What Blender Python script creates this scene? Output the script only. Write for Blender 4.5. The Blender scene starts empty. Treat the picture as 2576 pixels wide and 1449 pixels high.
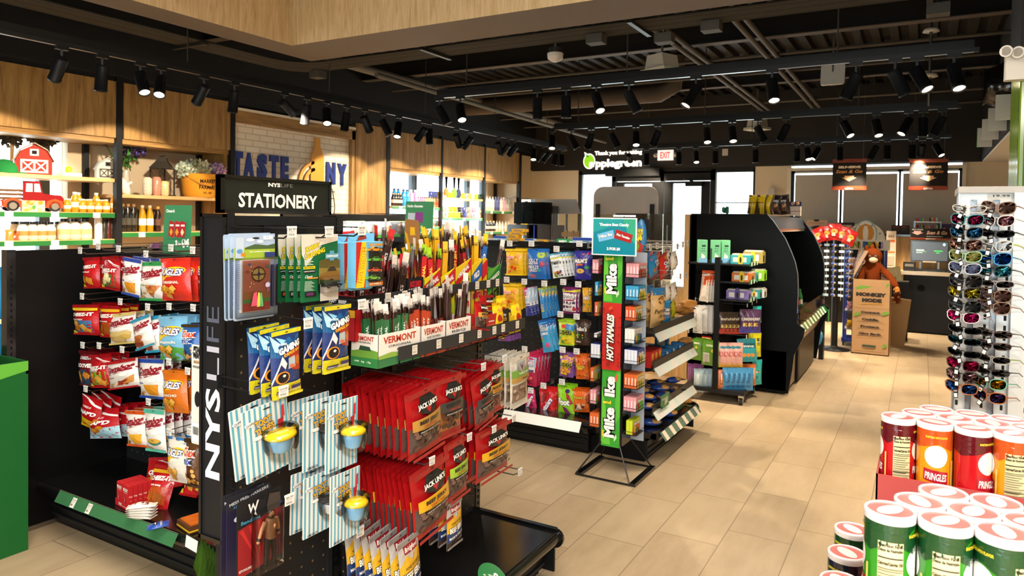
import bpy, math, random
from math import pi, sin, cos, radians as R
from mathutils import Vector as V, Matrix as MX
import mathutils
SC = bpy.context.scene
COL = SC.collection
rnd = random.Random(7)
# ------------------------------------------------------------------ camera
FPX, H0 = 1790.485, 1.58           # focal length in pixels of the 2576 x 1449 frame, eye height
PCX, PCY = 1288.0, 592.05          # principal point (lens shifted up)
_p, _r, _y = .02386572, .01604402, .52332092
_Ry = MX(((cos(_y), 0, sin(_y)), (0, 1, 0), (-sin(_y), 0, cos(_y))))
_Rp = MX(((1, 0, 0), (0, cos(_p), -sin(_p)), (0, sin(_p), cos(_p))))
_Rr = MX(((cos(_r), -sin(_r), 0), (sin(_r), cos(_r), 0), (0, 0, 1)))
_M = _Rr @ _Rp @ _Ry               # (x, down, forward) -> camera
cam_d = bpy.data.cameras.new('camera'); cam = bpy.data.objects.new('camera', cam_d); COL.objects.link(cam)
_rt = V((_M[0][0], _M[0][2], -_M[0][1])); _up = -V((_M[1][0], _M[1][2], -_M[1][1])); _bk = -V((_M[2][0], _M[2][2], -_M[2][1]))
cam.matrix_world = MX(((_rt.x, _up.x, _bk.x, 0), (_rt.y, _up.y, _bk.y, 0), (_rt.z, _up.z, _bk.z, H0), (0, 0, 0, 1)))
cam_d.sensor_width = 36; cam_d.lens = FPX / 2576 * 36; cam_d.shift_y = (PCY - 724.5) / 2576
cam_d.clip_start = .02; cam_d.clip_end = 200
cam_d.dof.use_dof = True; cam_d.dof.focus_distance = 2.4; cam_d.dof.aperture_fstop = 7.0
SC.camera = cam
SC.view_settings.view_transform = 'Standard'; SC.view_settings.look = 'None'
SC.view_settings.exposure = 1.25; SC.view_settings.gamma = 1; SC.view_settings.use_curve_mapping = False
cy = SC.cycles
cy.use_denoising = True; cy.max_bounces = 7; cy.diffuse_bounces = 3; cy.glossy_bounces = 3; cy.transmission_bounces = 4
cy.transparent_max_bounces = 10; cy.caustics_reflective = False; cy.caustics_refractive = False
cy.sample_clamp_indirect = 5.0; cy.use_adaptive_sampling = True; cy.adaptive_threshold = .03
def ray(px, py):
    d = _M.transposed() @ V(((px - PCX) / FPX, (py - PCY) / FPX, 1.0))
    return V((d.x, d.z, -d.y))
def onX(px, py, X): r = ray(px, py); return V((0, 0, H0)) + r * (X / r.x)
def onY(px, py, Y): r = ray(px, py); return V((0, 0, H0)) + r * (Y / r.y)
def onZ(px, py, Z): r = ray(px, py); return V((0, 0, H0)) + r * ((Z - H0) / r.z)
# ------------------------------------------------------------------ daylight
world = bpy.data.worlds.new('daylight'); SC.world = world; world.use_nodes = True
_bg = world.node_tree.nodes['Background']; _bg.inputs[0].default_value = (.86, .94, 1.0, 1); _bg.inputs[1].default_value = 3.6
def lin(h):
    h = h.lstrip('#')
    if len(h) == 3: h = ''.join(c * 2 for c in h)
    o = []
    for i in (0, 2, 4):
        c = int(h[i:i + 2], 16) / 255
        o.append(c / 12.92 if c <= .04045 else ((c + .055) / 1.055) ** 2.4)
    return (*o, 1.0)
def area_light(name, loc, size, power, col, rot=(0, 0, 0), size_y=None):
    d = bpy.data.lights.new(name, 'AREA'); d.energy = power; d.color = col[:3]; d.size = size
    if size_y: d.shape = 'RECTANGLE'; d.size_y = size_y
    o = bpy.data.objects.new(name, d); o.location = loc; o.rotation_euler = rot; COL.objects.link(o); return o
WARM = (1.0, .83, .61)
# panel lamp inside the timber drum; unseen fill light added behind the camera
area_light('drum_ceiling_lamp', (-1.4, 1.6, 3.80), 2.4, 80, (1, .92, .80), size_y=2.6)
area_light('rear_fill_light', (1.2, -1.6, 3.0), 1.6, 190, (1, .93, .84), size_y=1.6)
# ------------------------------------------------------------------ materials
MATS = {}
def mat_nodes(name):
    m = bpy.data.materials.new(name); m.use_nodes = True; nt = m.node_tree
    return m, nt, nt.nodes['Principled BSDF']
def N(nt, t, **k):
    n = nt.nodes.new(t)
    for a, b in k.items(): setattr(n, a, b)
    return n
def attr_mat(name, rough=.6, metallic=0, coat=0, bump=0, bscale=60, spec=.5, trans=0, mottle=.06, mscale=9):
    m, nt, b = mat_nodes(name)
    a = N(nt, 'ShaderNodeAttribute', attribute_name='Col')
    tc = N(nt, 'ShaderNodeTexCoord'); no = N(nt, 'ShaderNodeTexNoise'); no.inputs['Scale'].default_value = mscale
    nt.links.new(tc.outputs['Object'], no.inputs['Vector'])
    mr = N(nt, 'ShaderNodeMapRange'); mr.inputs[3].default_value = 1 - mottle; mr.inputs[4].default_value = 1 + mottle * .4
    nt.links.new(no.outputs[0], mr.inputs[0])
    mx = N(nt, 'ShaderNodeVectorMath', operation='SCALE')
    nt.links.new(a.outputs['Color'], mx.inputs[0]); nt.links.new(mr.outputs[0], mx.inputs['Scale'])
    nt.links.new(mx.outputs[0], b.inputs['Base Color'])
    b.inputs['Roughness'].default_value = rough; b.inputs['Metallic'].default_value = metallic
    b.inputs['Coat Weight'].default_value = coat; b.inputs['Coat Roughness'].default_value = .12
    b.inputs['Specular IOR Level'].default_value = spec
    if bump:
        n2 = N(nt, 'ShaderNodeTexNoise'); n2.inputs['Scale'].default_value = bscale; n2.inputs['Detail'].default_value = 3
        nt.links.new(tc.outputs['Object'], n2.inputs['Vector'])
        bp = N(nt, 'ShaderNodeBump'); bp.inputs['Strength'].default_value = bump; bp.inputs['Distance'].default_value = .01
        nt.links.new(n2.outputs[0], bp.inputs['Height']); nt.links.new(bp.outputs[0], b.inputs['Normal'])
    MATS[name] = m; return m
attr_mat('paper', .75); attr_mat('card', .55, spec=.35); attr_mat('foil', .34, bump=.55, bscale=26, coat=.25)
attr_mat('plastic', .38); attr_mat('gloss', .16, coat=.3); attr_mat('metal', .32, metallic=1); attr_mat('chrome', .12, metallic=1)
attr_mat('matte', .85, spec=.2); attr_mat('blackmetal', .42, spec=.25); attr_mat('fur', .95, bump=1, bscale=120, spec=.1)
attr_mat('leaf', .6, mottle=.3, mscale=30); attr_mat('stone', .9, bump=.4, bscale=30); attr_mat('paint', .7, mottle=.03, mscale=3, spec=.3)
attr_mat('wire', .3, metallic=.6)
def clear_mat(name, tint, fac, rough=.05):
    m, nt, b = mat_nodes(name); nt.nodes.remove(b)
    out = nt.nodes['Material Output']
    t = N(nt, 'ShaderNodeBsdfTransparent'); t.inputs[0].default_value = tint
    g = N(nt, 'ShaderNodeBsdfGlossy'); g.inputs['Roughness'].default_value = rough
    lw = N(nt, 'ShaderNodeLayerWeight'); lw.inputs[0].default_value = fac
    mx = N(nt, 'ShaderNodeMixShader'); nt.links.new(lw.outputs['Fresnel'], mx.inputs[0])
    nt.links.new(t.outputs[0], mx.inputs[1]); nt.links.new(g.outputs[0], mx.inputs[2]); nt.links.new(mx.outputs[0], out.inputs[0])
    MATS[name] = m; return m
clear_mat('glass', (.93, .97, .96, 1), .06); clear_mat('clear', (.93, .93, .95, 1), .3, .12); clear_mat('tint', (.10, .08, .07, 1), .12, .15)
clear_mat('frost', (.86, .83, .74, 1), .35, .3); clear_mat('amber', (.85, .48, .08, 1), .3, .08); clear_mat('greenglass', (.08, .12, .04, 1), .4)
def emit_mat(name, col, s):
    m, nt, b = mat_nodes(name)
    b.inputs['Base Color'].default_value = col; b.inputs['Emission Color'].default_value = col; b.inputs['Emission Strength'].default_value = s
    MATS[name] = m; return m
emit_mat('bulb', (1, .80, .52, 1), 14); emit_mat('tube', (.92, .98, 1, 1), 5); emit_mat('exitred', lin('ff2018'), .9)
emit_mat('signface', lin('fff6e6'), .62); emit_mat('signgreen', lin('8ac81c'), .40); emit_mat('signleaf', lin('1e6a3c'), .6)
emit_mat('exitface', lin('fff2ee'), .3)
m_ = attr_mat('screen', .2, mottle=0); _e = m_.node_tree.nodes['Attribute'] if 'Attribute' in m_.node_tree.nodes else [n for n in m_.node_tree.nodes if n.type == 'ATTRIBUTE'][0]
_b = m_.node_tree.nodes['Principled BSDF']; m_.node_tree.links.new(_e.outputs['Color'], _b.inputs['Emission Color']); _b.inputs['Emission Strength'].default_value = .55
attr_mat('panel', .30, spec=.10)
def wood_mat(name, c1, c2, c3, axis='Z', scale=1.0, rough=.5):
    m, nt, b = mat_nodes(name)
    tc = N(nt, 'ShaderNodeTexCoord'); mp = N(nt, 'ShaderNodeMapping')
    s = {'Z': (9, 9, .7), 'Y': (9, .7, 9), 'X': (.7, 9, 9)}[axis]
    mp.inputs['Scale'].default_value = [q * scale for q in s]
    nt.links.new(tc.outputs['Object'], mp.inputs[0])
    n1 = N(nt, 'ShaderNodeTexNoise'); n1.inputs['Scale'].default_value = 1.6; n1.inputs['Detail'].default_value = 6; n1.inputs['Distortion'].default_value = 1.1
    nt.links.new(mp.outputs[0], n1.inputs['Vector'])
    n2 = N(nt, 'ShaderNodeTexNoise'); n2.inputs['Scale'].default_value = 11; n2.inputs['Detail'].default_value = 4
    nt.links.new(mp.outputs[0], n2.inputs['Vector'])
    ad = N(nt, 'ShaderNodeMath', operation='MULTIPLY_ADD'); ad.inputs[1].default_value = .45
    nt.links.new(n2.outputs[0], ad.inputs[0]); nt.links.new(n1.outputs[0], ad.inputs[2])
    cr = N(nt, 'ShaderNodeValToRGB'); e = cr.color_ramp.elements
    e[0].position = .48; e[0].color = lin(c1); e[1].position = .95; e[1].color = lin(c3); q = e.new(.70); q.color = lin(c2)
    nt.links.new(ad.outputs[0], cr.inputs[0]); nt.links.new(cr.outputs[0], b.inputs['Base Color'])
    b.inputs['Roughness'].default_value = rough; b.inputs['Specular IOR Level'].default_value = .3
    MATS[name] = m; return m
wood_mat('oak', '74532c', '93703f', 'ab8650'); wood_mat('oakY', '74532c', '93703f', 'ab8650', 'Y')
wood_mat('lightwood', 'b98a55', 'd0a46c', 'dfb985', 'Y', 1); wood_mat('lightwoodX', 'b98a55', 'd0a46c', 'dfb985', 'X', 1); wood_mat('lightwoodZ', 'b08850', 'c59c66', 'd6b07c')
wood_mat('redwood', '4a1c10', '7c3018', 'a04a22', 'X'); wood_mat('drumwood', 'b8996a', 'cdb186', 'dcc39c', 'Z', 2.2, .6)
def math_node(nt, op, a, b=None, c=None):
    n = N(nt, 'ShaderNodeMath', operation=op)
    for i, q in enumerate((a, b, c)):
        if q is None: continue
        if isinstance(q, (int, float)): n.inputs[i].default_value = q
        else: nt.links.new(q, n.inputs[i])
    return n.outputs[0]
def tile_floor():
    m, nt, b = mat_nodes('floor_tile')
    tc = N(nt, 'ShaderNodeTexCoord'); sp = N(nt, 'ShaderNodeSeparateXYZ'); nt.links.new(tc.outputs['Object'], sp.inputs[0])
    W, L = .30530, .61780
    mm = lambda *a: math_node(nt, *a)
    sx = mm('DIVIDE', mm('ADD', sp.outputs[0], 1.1305 + W), W); n = mm('FLOOR', sx); fx = mm('FRACT', sx)
    sy = mm('DIVIDE', mm('SUBTRACT', sp.outputs[1], mm('MULTIPLY_ADD', n, .2066, 3.282)), L); k = mm('FLOOR', sy); fy = mm('FRACT', sy)
    dx = mm('MULTIPLY', mm('MINIMUM', fx, mm('SUBTRACT', 1, fx)), W); dy = mm('MULTIPLY', mm('MINIMUM', fy, mm('SUBTRACT', 1, fy)), L)
    g = mm('LESS_THAN', mm('MINIMUM', dx, dy), .0022)
    cv = N(nt, 'ShaderNodeCombineXYZ'); nt.links.new(n, cv.inputs[0]); nt.links.new(k, cv.inputs[1])
    wn = N(nt, 'ShaderNodeTexWhiteNoise', noise_dimensions='3D'); nt.links.new(cv.outputs[0], wn.inputs['Vector'])
    mp = N(nt, 'ShaderNodeMapping'); mp.inputs['Scale'].default_value = (9, 2.2, 1); nt.links.new(tc.outputs['Object'], mp.inputs[0])
    va = N(nt, 'ShaderNodeVectorMath', operation='ADD'); vs = N(nt, 'ShaderNodeVectorMath', operation='SCALE'); vs.inputs['Scale'].default_value = 7.3
    nt.links.new(cv.outputs[0], vs.inputs[0]); nt.links.new(mp.outputs[0], va.inputs[0]); nt.links.new(vs.outputs[0], va.inputs[1])
    no = N(nt, 'ShaderNodeTexNoise'); no.inputs['Scale'].default_value = 1.3; no.inputs['Detail'].default_value = 7; no.inputs['Roughness'].default_value = .6
    nt.links.new(va.outputs[0], no.inputs['Vector'])
    t = mm('ADD', mm('MULTIPLY', no.outputs[0], .75), mm('MULTIPLY', wn.outputs['Value'], .28))
    cr = N(nt, 'ShaderNodeValToRGB'); e = cr.color_ramp.elements
    e[0].position = .25; e[0].color = lin('a68f70'); e[1].position = .8; e[1].color = lin('c2ac8c'); nt.links.new(t, cr.inputs[0])
    mx = N(nt, 'ShaderNodeMixRGB'); mx.inputs[2].default_value = lin('84705a'); nt.links.new(g, mx.inputs[0]); nt.links.new(cr.outputs[0], mx.inputs[1])
    nt.links.new(mx.outputs[0], b.inputs['Base Color']); b.inputs['Roughness'].default_value = .38; b.inputs['Specular IOR Level'].default_value = .4
    bp = N(nt, 'ShaderNodeBump', invert=True); bp.inputs['Distance'].default_value = .002; bp.inputs['Strength'].default_value = .5
    nt.links.new(g, bp.inputs['Height']); nt.links.new(bp.outputs[0], b.inputs['Normal'])
    MATS['floor_tile'] = m
tile_floor()
def brick_mat():
    m, nt, b = mat_nodes('white_brick')
    tc = N(nt, 'ShaderNodeTexCoord'); sp = N(nt, 'ShaderNodeSeparateXYZ'); nt.links.new(tc.outputs['Object'], sp.inputs[0])
    cv = N(nt, 'ShaderNodeCombineXYZ'); nt.links.new(sp.outputs[1], cv.inputs[0]); nt.links.new(sp.outputs[2], cv.inputs[1])
    br = N(nt, 'ShaderNodeTexBrick'); nt.links.new(cv.outputs[0], br.inputs['Vector'])
    for k, v in (('Color1', lin('e8ddcb')), ('Color2', lin('dccfbb')), ('Mortar', lin('c9b9a2'))): br.inputs[k].default_value = v
    for k, v in (('Scale', 1), ('Mortar Size', .008), ('Brick Width', .215), ('Row Height', .075)): br.inputs[k].default_value = v
    nt.links.new(br.outputs[0], b.inputs['Base Color']); b.inputs['Roughness'].default_value = .7
    bp = N(nt, 'ShaderNodeBump', invert=True); bp.inputs['Distance'].default_value = .006; nt.links.new(br.outputs['Fac'], bp.inputs['Height']); nt.links.new(bp.outputs[0], b.inputs['Normal'])
    MATS['white_brick'] = m
brick_mat()
def pegboard_mat():
    m, nt, b = mat_nodes('pegboard')
    tc = N(nt, 'ShaderNodeTexCoord'); sp = N(nt, 'ShaderNodeSeparateXYZ'); nt.links.new(tc.outputs['Object'], sp.inputs[0])
    mm = lambda *a: math_node(nt, *a); P = .0508
    h = mm('ADD', sp.outputs[0], sp.outputs[1])
    fx = mm('MULTIPLY', mm('SUBTRACT', mm('FRACT', mm('DIVIDE', h, P)), .5), P); fz = mm('MULTIPLY', mm('SUBTRACT', mm('FRACT', mm('DIVIDE', sp.outputs[2], P)), .5), P)
    d = mm('SQRT', mm('ADD', mm('POWER', mm('ABSOLUTE', fx), 2), mm('POWER', mm('ABSOLUTE', fz), 2)))
    g = mm('LESS_THAN', d, .0042)
    mx = N(nt, 'ShaderNodeMixRGB'); mx.inputs[1].default_value = lin('17181a'); mx.inputs[2].default_value = lin('6e5a3c'); nt.links.new(g, mx.inputs[0])
    nt.links.new(mx.outputs[0], b.inputs['Base Color']); b.inputs['Roughness'].default_value = .5
    bp = N(nt, 'ShaderNodeBump', invert=True); bp.inputs['Distance'].default_value = .004; nt.links.new(g, bp.inputs['Height']); nt.links.new(bp.outputs[0], b.inputs['Normal'])
    MATS['pegboard'] = m
pegboard_mat()
# ------------------------------------------------------------------ mesh builder
BLACK, DARK = '101113', '1c1d20'
_txt = {}
def text_geo(s, bold=0.0):
    k = (s, bold)
    if k in _txt: return _txt[k]
    c = bpy.data.curves.new('t', 'FONT'); c.body = s; c.resolution_u = 2; c.offset = bold; c.fill_mode = 'FRONT' if hasattr(c, 'fill_mode') else c.fill_mode
    o = bpy.data.objects.new('t', c); COL.objects.link(o)
    dg = bpy.context.evaluated_depsgraph_get(); me = bpy.data.meshes.new_from_object(o.evaluated_get(dg))
    vs = [(v.co.x, v.co.y) for v in me.vertices]; fs = [tuple(p.vertices) for p in me.polygons]
    bpy.data.objects.remove(o); bpy.data.curves.remove(c); bpy.data.meshes.remove(me)
    if not vs: vs = [(0, 0)]
    x0 = min(v[0] for v in vs); x1 = max(v[0] for v in vs)
    vs = [((x - (x0 + x1) / 2) / .7, (y - .35) / .7) for x, y in vs]      # capital height = 1
    _txt[k] = (vs, fs, (x1 - x0) / .7); return _txt[k]
class MB:
    def __init__(s): s.v = []; s.f = []; s.c = []; s.m = []; s.s = []; s.T = MX.Identity(4)
    def add(s, vs, fs, col, mat='plastic', smooth=False):
        b = len(s.v); T = s.T
        s.v += [T @ V(p) for p in vs]
        c = lin(col) if isinstance(col, str) else None
        for i, f in enumerate(fs):
            s.f.append(tuple(b + q for q in f)); s.c.append(c or lin(col[i])); s.m.append(mat); s.s.append(smooth)
        return s
    def box(s, x0, x1, y0, y1, z0, z1, col=BLACK, mat='plastic'):
        return s.add([(x0, y0, z0), (x1, y0, z0), (x1, y1, z0), (x0, y1, z0), (x0, y0, z1), (x1, y0, z1), (x1, y1, z1), (x0, y1, z1)],
              [(0, 3, 2, 1), (4, 5, 6, 7), (0, 1, 5, 4), (1, 2, 6, 5), (2, 3, 7, 6), (3, 0, 4, 7)], col, mat)
    def rbox(s, x0, x1, y0, y1, z0, z1, r, col, mat='plastic', n=3):      # box with rounded vertical edges
        pts = []
        for cx, cy_, a in ((x1 - r, y0 + r, -90), (x1 - r, y1 - r, 0), (x0 + r, y1 - r, 90), (x0 + r, y0 + r, 180)):
            for k in range(n + 1): t = R(a + 90 * k / n); pts.append((cx + r * cos(t), cy_ + r * sin(t)))
        return s.prism(pts, z0, z1, col, mat)
    def prism(s, pts, z0, z1, col, mat='plastic', axis='z', smooth=False):
        n = len(pts)
        f = {'z': lambda a, b, c: (a, b, c), 'y': lambda a, b, c: (a, c, b), 'x': lambda a, b, c: (c, a, b)}[axis]
        vs = [f(a, b, z0) for a, b in pts] + [f(a, b, z1) for a, b in pts]
        tri = mathutils.geometry.tessellate_polygon([[V((a, b, 0)) for a, b in pts]])
        s.add(vs, [tuple(t) for t in tri] + [tuple(n + q for q in reversed(t)) for t in tri], col, mat)
        return s.add(vs, [(i, (i + 1) % n, n + (i + 1) % n, n + i) for i in range(n)], col, mat, smooth)
    def tube(s, pts, r, n=6, col='888', mat='wire', caps=True):
        pts = [V(p) for p in pts]; rs = r if isinstance(r, (list, tuple)) else [r] * len(pts)
        vs = []; up = V((0, 0, 1)); prev = None
        for i, p in enumerate(pts):
            d = (pts[min(i + 1, len(pts) - 1)] - pts[max(i - 1, 0)]).normalized()
            a = prev if prev is not None else (up if abs(d.z) < .9 else V((1, 0, 0)))
            x = d.cross(a).normalized(); y = x.cross(d).normalized(); prev = y
            for k in range(n): t = 2 * pi * k / n; vs.append(p + (x * cos(t) + y * sin(t)) * rs[i])
        fs = [(i * n + k, i * n + (k + 1) % n, (i + 1) * n + (k + 1) % n, (i + 1) * n + k) for i in range(len(pts) - 1) for k in range(n)]
        s.add(vs, fs, col, mat, True)
        if caps: s.add(vs, [tuple(range(n))[::-1], tuple(range(len(vs) - n, len(vs)))], col, mat)
        return s
    def lathe(s, prof, n=20, col='888', mat='plastic', c=(0, 0, 0), smooth=True, cap=True):
        vs = [(c[0] + r * cos(2 * pi * k / n), c[1] + r * sin(2 * pi * k / n), c[2] + z) for r, z in prof for k in range(n)]
        fs = []; cc = []
        for i in range(len(prof) - 1):
            for k in range(n): fs.append((i * n + k, i * n + (k + 1) % n, (i + 1) * n + (k + 1) % n, (i + 1) * n + k)); cc.append(col if isinstance(col, str) else col[i])
        s.add(vs, fs, cc, mat, smooth)
        if cap: s.add(vs, [tuple(range(n))[::-1], tuple(range(len(vs) - n, len(vs)))], [cc[0], cc[-1]], mat)
        return s
    def ball(s, c, r, n=10, col='888', mat='plastic', sc=(1, 1, 1)):
        vs = []; m_ = max(4, n // 2)
        for i in range(m_ + 1):
            a = -pi / 2 + pi * i / m_
            for k in range(n): t = 2 * pi * k / n; vs.append((c[0] + r * sc[0] * cos(a) * cos(t), c[1] + r * sc[1] * cos(a) * sin(t), c[2] + r * sc[2] * sin(a)))
        return s.add(vs, [(i * n + k, i * n + (k + 1) % n, (i + 1) * n + (k + 1) % n, (i + 1) * n + k) for i in range(m_) for k in range(n)], col, mat, True)
    def art(s, items, F, mat='card', W=1, Hh=1, step=9, lay=.0005):
        """flat print: items in a W x Hh frame (metres, origin bottom left) laid on the surface F(x, y, lift)"""
        for L, it in enumerate(items):
            k = it[0]; lift = lay * (L + 1)
            if k == 'e' and step < .01: a0 = R(it[6]) if len(it) > 6 else 0; it = ('p', [(it[1] + it[3] * cos(q) * cos(a0) - it[4] * sin(q) * sin(a0) * Hh / W, it[2] + it[3] * cos(q) * sin(a0) * W / Hh + it[4] * sin(q) * cos(a0)) for q in [pi * t / 11 for t in range(22)]], it[5]); k = 'p'
            if k == 'r':
                _, x0, y0, x1, y1, col = it
                nx = max(1, min(36, int((x1 - x0) * W / step + .99))); ny = max(1, min(14, int((y1 - y0) * Hh / step + .99)))
                vs = [F((x0 + (x1 - x0) * i / nx) * W, (y0 + (y1 - y0) * j / ny) * Hh, lift) for j in range(ny + 1) for i in range(nx + 1)]
                s.add(vs, [(j * (nx + 1) + i, j * (nx + 1) + i + 1, (j + 1) * (nx + 1) + i + 1, (j + 1) * (nx + 1) + i) for j in range(ny) for i in range(nx)], col, mat, True)
            elif k == 'e':
                _, cx, cy_, rx, ry, col = it[:6]; a0 = R(it[6]) if len(it) > 6 else 0
                rx *= W; ry *= W; n = 16; vs = []
                for q in (1, .5):
                    for t in range(n):
                        u = q * rx * cos(2 * pi * t / n); v = q * ry * sin(2 * pi * t / n)
                        vs.append(F(cx * W + u * cos(a0) - v * sin(a0), cy_ * Hh + u * sin(a0) + v * cos(a0), lift))
                s.add(vs, [(t, (t + 1) % n, n + (t + 1) % n, n + t) for t in range(n)] + [tuple(range(n, 2 * n))], col, mat, True)
            elif k == 'p':
                _, pts, col = it
                P = [V((a * W, b * Hh, 0)) for a, b in pts]
                tris = [[P[i] for i in t] if not isinstance(t[0], V) else t for t in mathutils.geometry.tessellate_polygon([P])]
                st = list(tris); out = []
                while st:
                    a, b, c = st.pop(); l = [(b - a).length, (c - b).length, (a - c).length]; j = l.index(max(l))
                    if l[j] > step * 1.5 and len(out) + len(st) < 900:
                        if j == 1: a, b, c = b, c, a
                        elif j == 2: a, b, c = c, a, b
                        m_ = (a + b) / 2; st += [(a, m_, c), (m_, b, c)]
                    else: out.append((a, b, c))
                vs = []; fs = []
                for t in out:
                    if (t[1] - t[0]).cross(t[2] - t[0]).z < 0: t = t[::-1]
                    fs.append((len(vs), len(vs) + 1, len(vs) + 2)); vs += [F(q.x, q.y, lift) for q in t]
                s.add(vs, fs, col, mat, True)
            elif k == 't':
                _, st_, cx, cy_, hgt, col = it[:6]; o = it[6] if len(it) > 6 else {}
                vs, fs, w = text_geo(st_, o.get('b', .02)); h = hgt * Hh
                sx = h
                if 'w' in o: sx = o['w'] * W / w
                a = R(o.get('a', 0)); sh = o.get('sh', 0)
                q = []
                for x, y in vs:
                    X = x * sx + y * h * sh; Y = y * h + o.get('arc', 0) * h * (1 - (2 * x / w) ** 2)
                    q.append(F(cx * W + X * cos(a) - Y * sin(a), cy_ * Hh + X * sin(a) + Y * cos(a), lift))
                s.add(q, fs, col, mat)
        return s
    def mesh(s, name):
        me = bpy.data.meshes.new(name); me.from_pydata([tuple(v) for v in s.v], [], s.f)
        names = []
        for m in s.m:
            if m not in names: names.append(m)
        for m in names: me.materials.append(MATS[m])
        me.polygons.foreach_set('material_index', [names.index(m) for m in s.m]); me.polygons.foreach_set('use_smooth', s.s)
        ca = me.color_attributes.new('Col', 'FLOAT_COLOR', 'CORNER'); buf = []
        for f, c in zip(s.f, s.c): buf += list(c) * len(f)
        ca.data.foreach_set('color', buf); me.update(); return me
    def obj(s, name, parent=None, loc=(0, 0, 0), rot=(0, 0, 0), sc=(1, 1, 1)):
        o = bpy.data.objects.new(name, s.mesh(name)); COL.objects.link(o)
        o.location = loc; o.rotation_euler = rot; o.scale = sc
        if parent: o.parent = parent
        return o
def tag(o, label, cat, group=None, kind=None):
    o['label'] = label; o['category'] = cat
    if group: o['group'] = group
    if kind: o['kind'] = kind
    return o
def thing(name, label, cat, loc=(0, 0, 0), rz=0, group=None, rot=None):
    o = bpy.data.objects.new(name, None); COL.objects.link(o); o.empty_display_size = .05
    o.location = loc; o.rotation_euler = rot or (0, 0, rz); return tag(o, label, cat, group)
def struct(o): o['kind'] = 'structure'; return o
def dup(o, loc=None, rot=None, label=None, group=None, sc=None):
    r = o.copy(); COL.objects.link(r)
    if loc is not None: r.location = loc
    if rot is not None: r.rotation_euler = rot
    if sc is not None: r.scale = sc
    if label: r['label'] = label
    if group: r['group'] = group
    for ch in list(o.children):
        c = ch.copy(); COL.objects.link(c); c.parent = r
        for g in list(ch.children):
            d = g.copy(); COL.objects.link(d); d.parent = c
    return r
ORD = ['first', 'second', 'third', 'fourth', 'fifth', 'sixth', 'seventh', 'eighth', 'ninth', 'tenth', 'eleventh', 'twelfth', 'thirteenth', 'fourteenth', 'fifteenth', 'sixteenth', 'seventeenth', 'eighteenth', 'nineteenth', 'twentieth',
       'twenty-first', 'twenty-second', 'twenty-third', 'twenty-fourth']
def flat(o_, ux, uy, n):        # a flat frame: origin, unit x, unit y, normal
    o_, ux, uy, n = V(o_), V(ux), V(uy), V(n)
    return lambda x, y, l: o_ + ux * x + uy * y + n * l
# ================================================================== the room
_tn = [0]
def trim(mb,**k):
    _tn[0] += 1; return struct(mb.obj('trim_%d' % _tn[0],**k))
XW,YB,ZC = -7.5,13.0,3.86
BEIGE = 'cbb99c'
m = MB(); m.add([(-9,-4.2,0),(4.2,-4.2,0),(4.2,15,0),(-9,15,0)],[(0,1,2,3)],'b8a286','floor_tile'); struct(m.obj('floor'))
m = MB(); x = -8.0; vs = []; fs = []          # corrugated deck, ribs along Y
prof = []
while x < 3.9:
    prof += [(x,ZC),(x + .09,ZC),(x + .11,ZC + .06),(x + .18,ZC + .06)]; x += .2
n = len(prof)
for yy in (-4.1,YB + .1):
    vs += [(a,yy,b) for a,b in prof]
m.add(vs,[(i,i + 1,n + i + 1,n + i) for i in range(n - 1)],'191715','paint')
m.box(-8.1,4,-4.1,YB + .1,ZC + .07,ZC + .2,'141312','paint'); struct(m.obj('ceiling'))
# left wall with window openings
wy = [(1.2,onX(170,400,XW).y),(8.55,onX(1226,450,XW).y)]
m = MB(); zt = 2.36; zb = .55
ys = [-4.1,wy[0][0],wy[0][1],wy[1][0],wy[1][1],YB]
for i in range(0,6,2): m.box(XW - .2,XW,ys[i],ys[i + 1],0,4,BEIGE,'paint')
for a,b in wy: m.box(XW - .2,XW,a,b,0,zb,BEIGE,'paint'); m.box(XW - .2,XW,a,b,zt,4,BEIGE,'paint')
struct(m.obj('wall_left'))
def window(n_,frame_boxes,glass_box,fcol='2b2f33'):
    m = MB()
    for b in frame_boxes: m.box(*b,fcol,'blackmetal')
    w = struct(m.obj('window_%d' % n_)); g = MB(); g.box(*glass_box,'ffffff','glass'); g.obj('pane',w); return w
for i,(a,b) in enumerate(wy):
    fr = [(XW - .14,XW - .06,a,b,zb,zb + .05),(XW - .14,XW - .06,a,b,zt - .05,zt)]
    k = a
    mull = [a + .02,onX(118,400,XW).y] if i == 0 else [a + .03,onX(1047,450,XW).y,onX(1185,450,XW).y,b - .04]
    for q in mull: fr.append((XW - .14,XW - .06,q - .04,q + .06,zb,zt))
    window(i + 1,fr,(XW - .105,XW - .095,a,b,zb,zt),'5a646c')
# header panels, soffit and posts of the wall bays
XF = -7.0
def PY(px,py=340,X=XF): return onX(px,py,X).y
yA,yB_,yC,yD,yE,yF,yG,yH = PY(299),PY(585),PY(894,340),PY(979,340),PY(1112,400),PY(1220,400),PY(1309,400),13.0
for a,b in ((1.6,yA),(yA + .02,yB_),(yD,yE),(yE + .01,yF),(yF + .01,yG)):
    m = MB(); m.box(XF - .03,XF,a + .03,b - .02,2.32,2.88,'aaa','oak'); trim(m)
    m = MB(); m.box(XW,XF - .03,a,b,2.27,2.33,'aaa','oakY'); trim(m)
m = MB(); m.box(XW,XF + .06,-4,YB,2.93,ZC,'141416','paint'); m.box(XW,XF - .02,1.6,YB,2.86,2.94,'141416','paint'); trim(m)     # black soffit over the panels
for q,w in ((yA,.03),(yB_,.03),(yD - .02,.04),(yE,.02),(yF,.02),(yG,.04)):
    m = MB(); m.box(XF - .05,XF + .012,q - w,q + w,0,2.93,'17181a','blackmetal'); trim(m)
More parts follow.
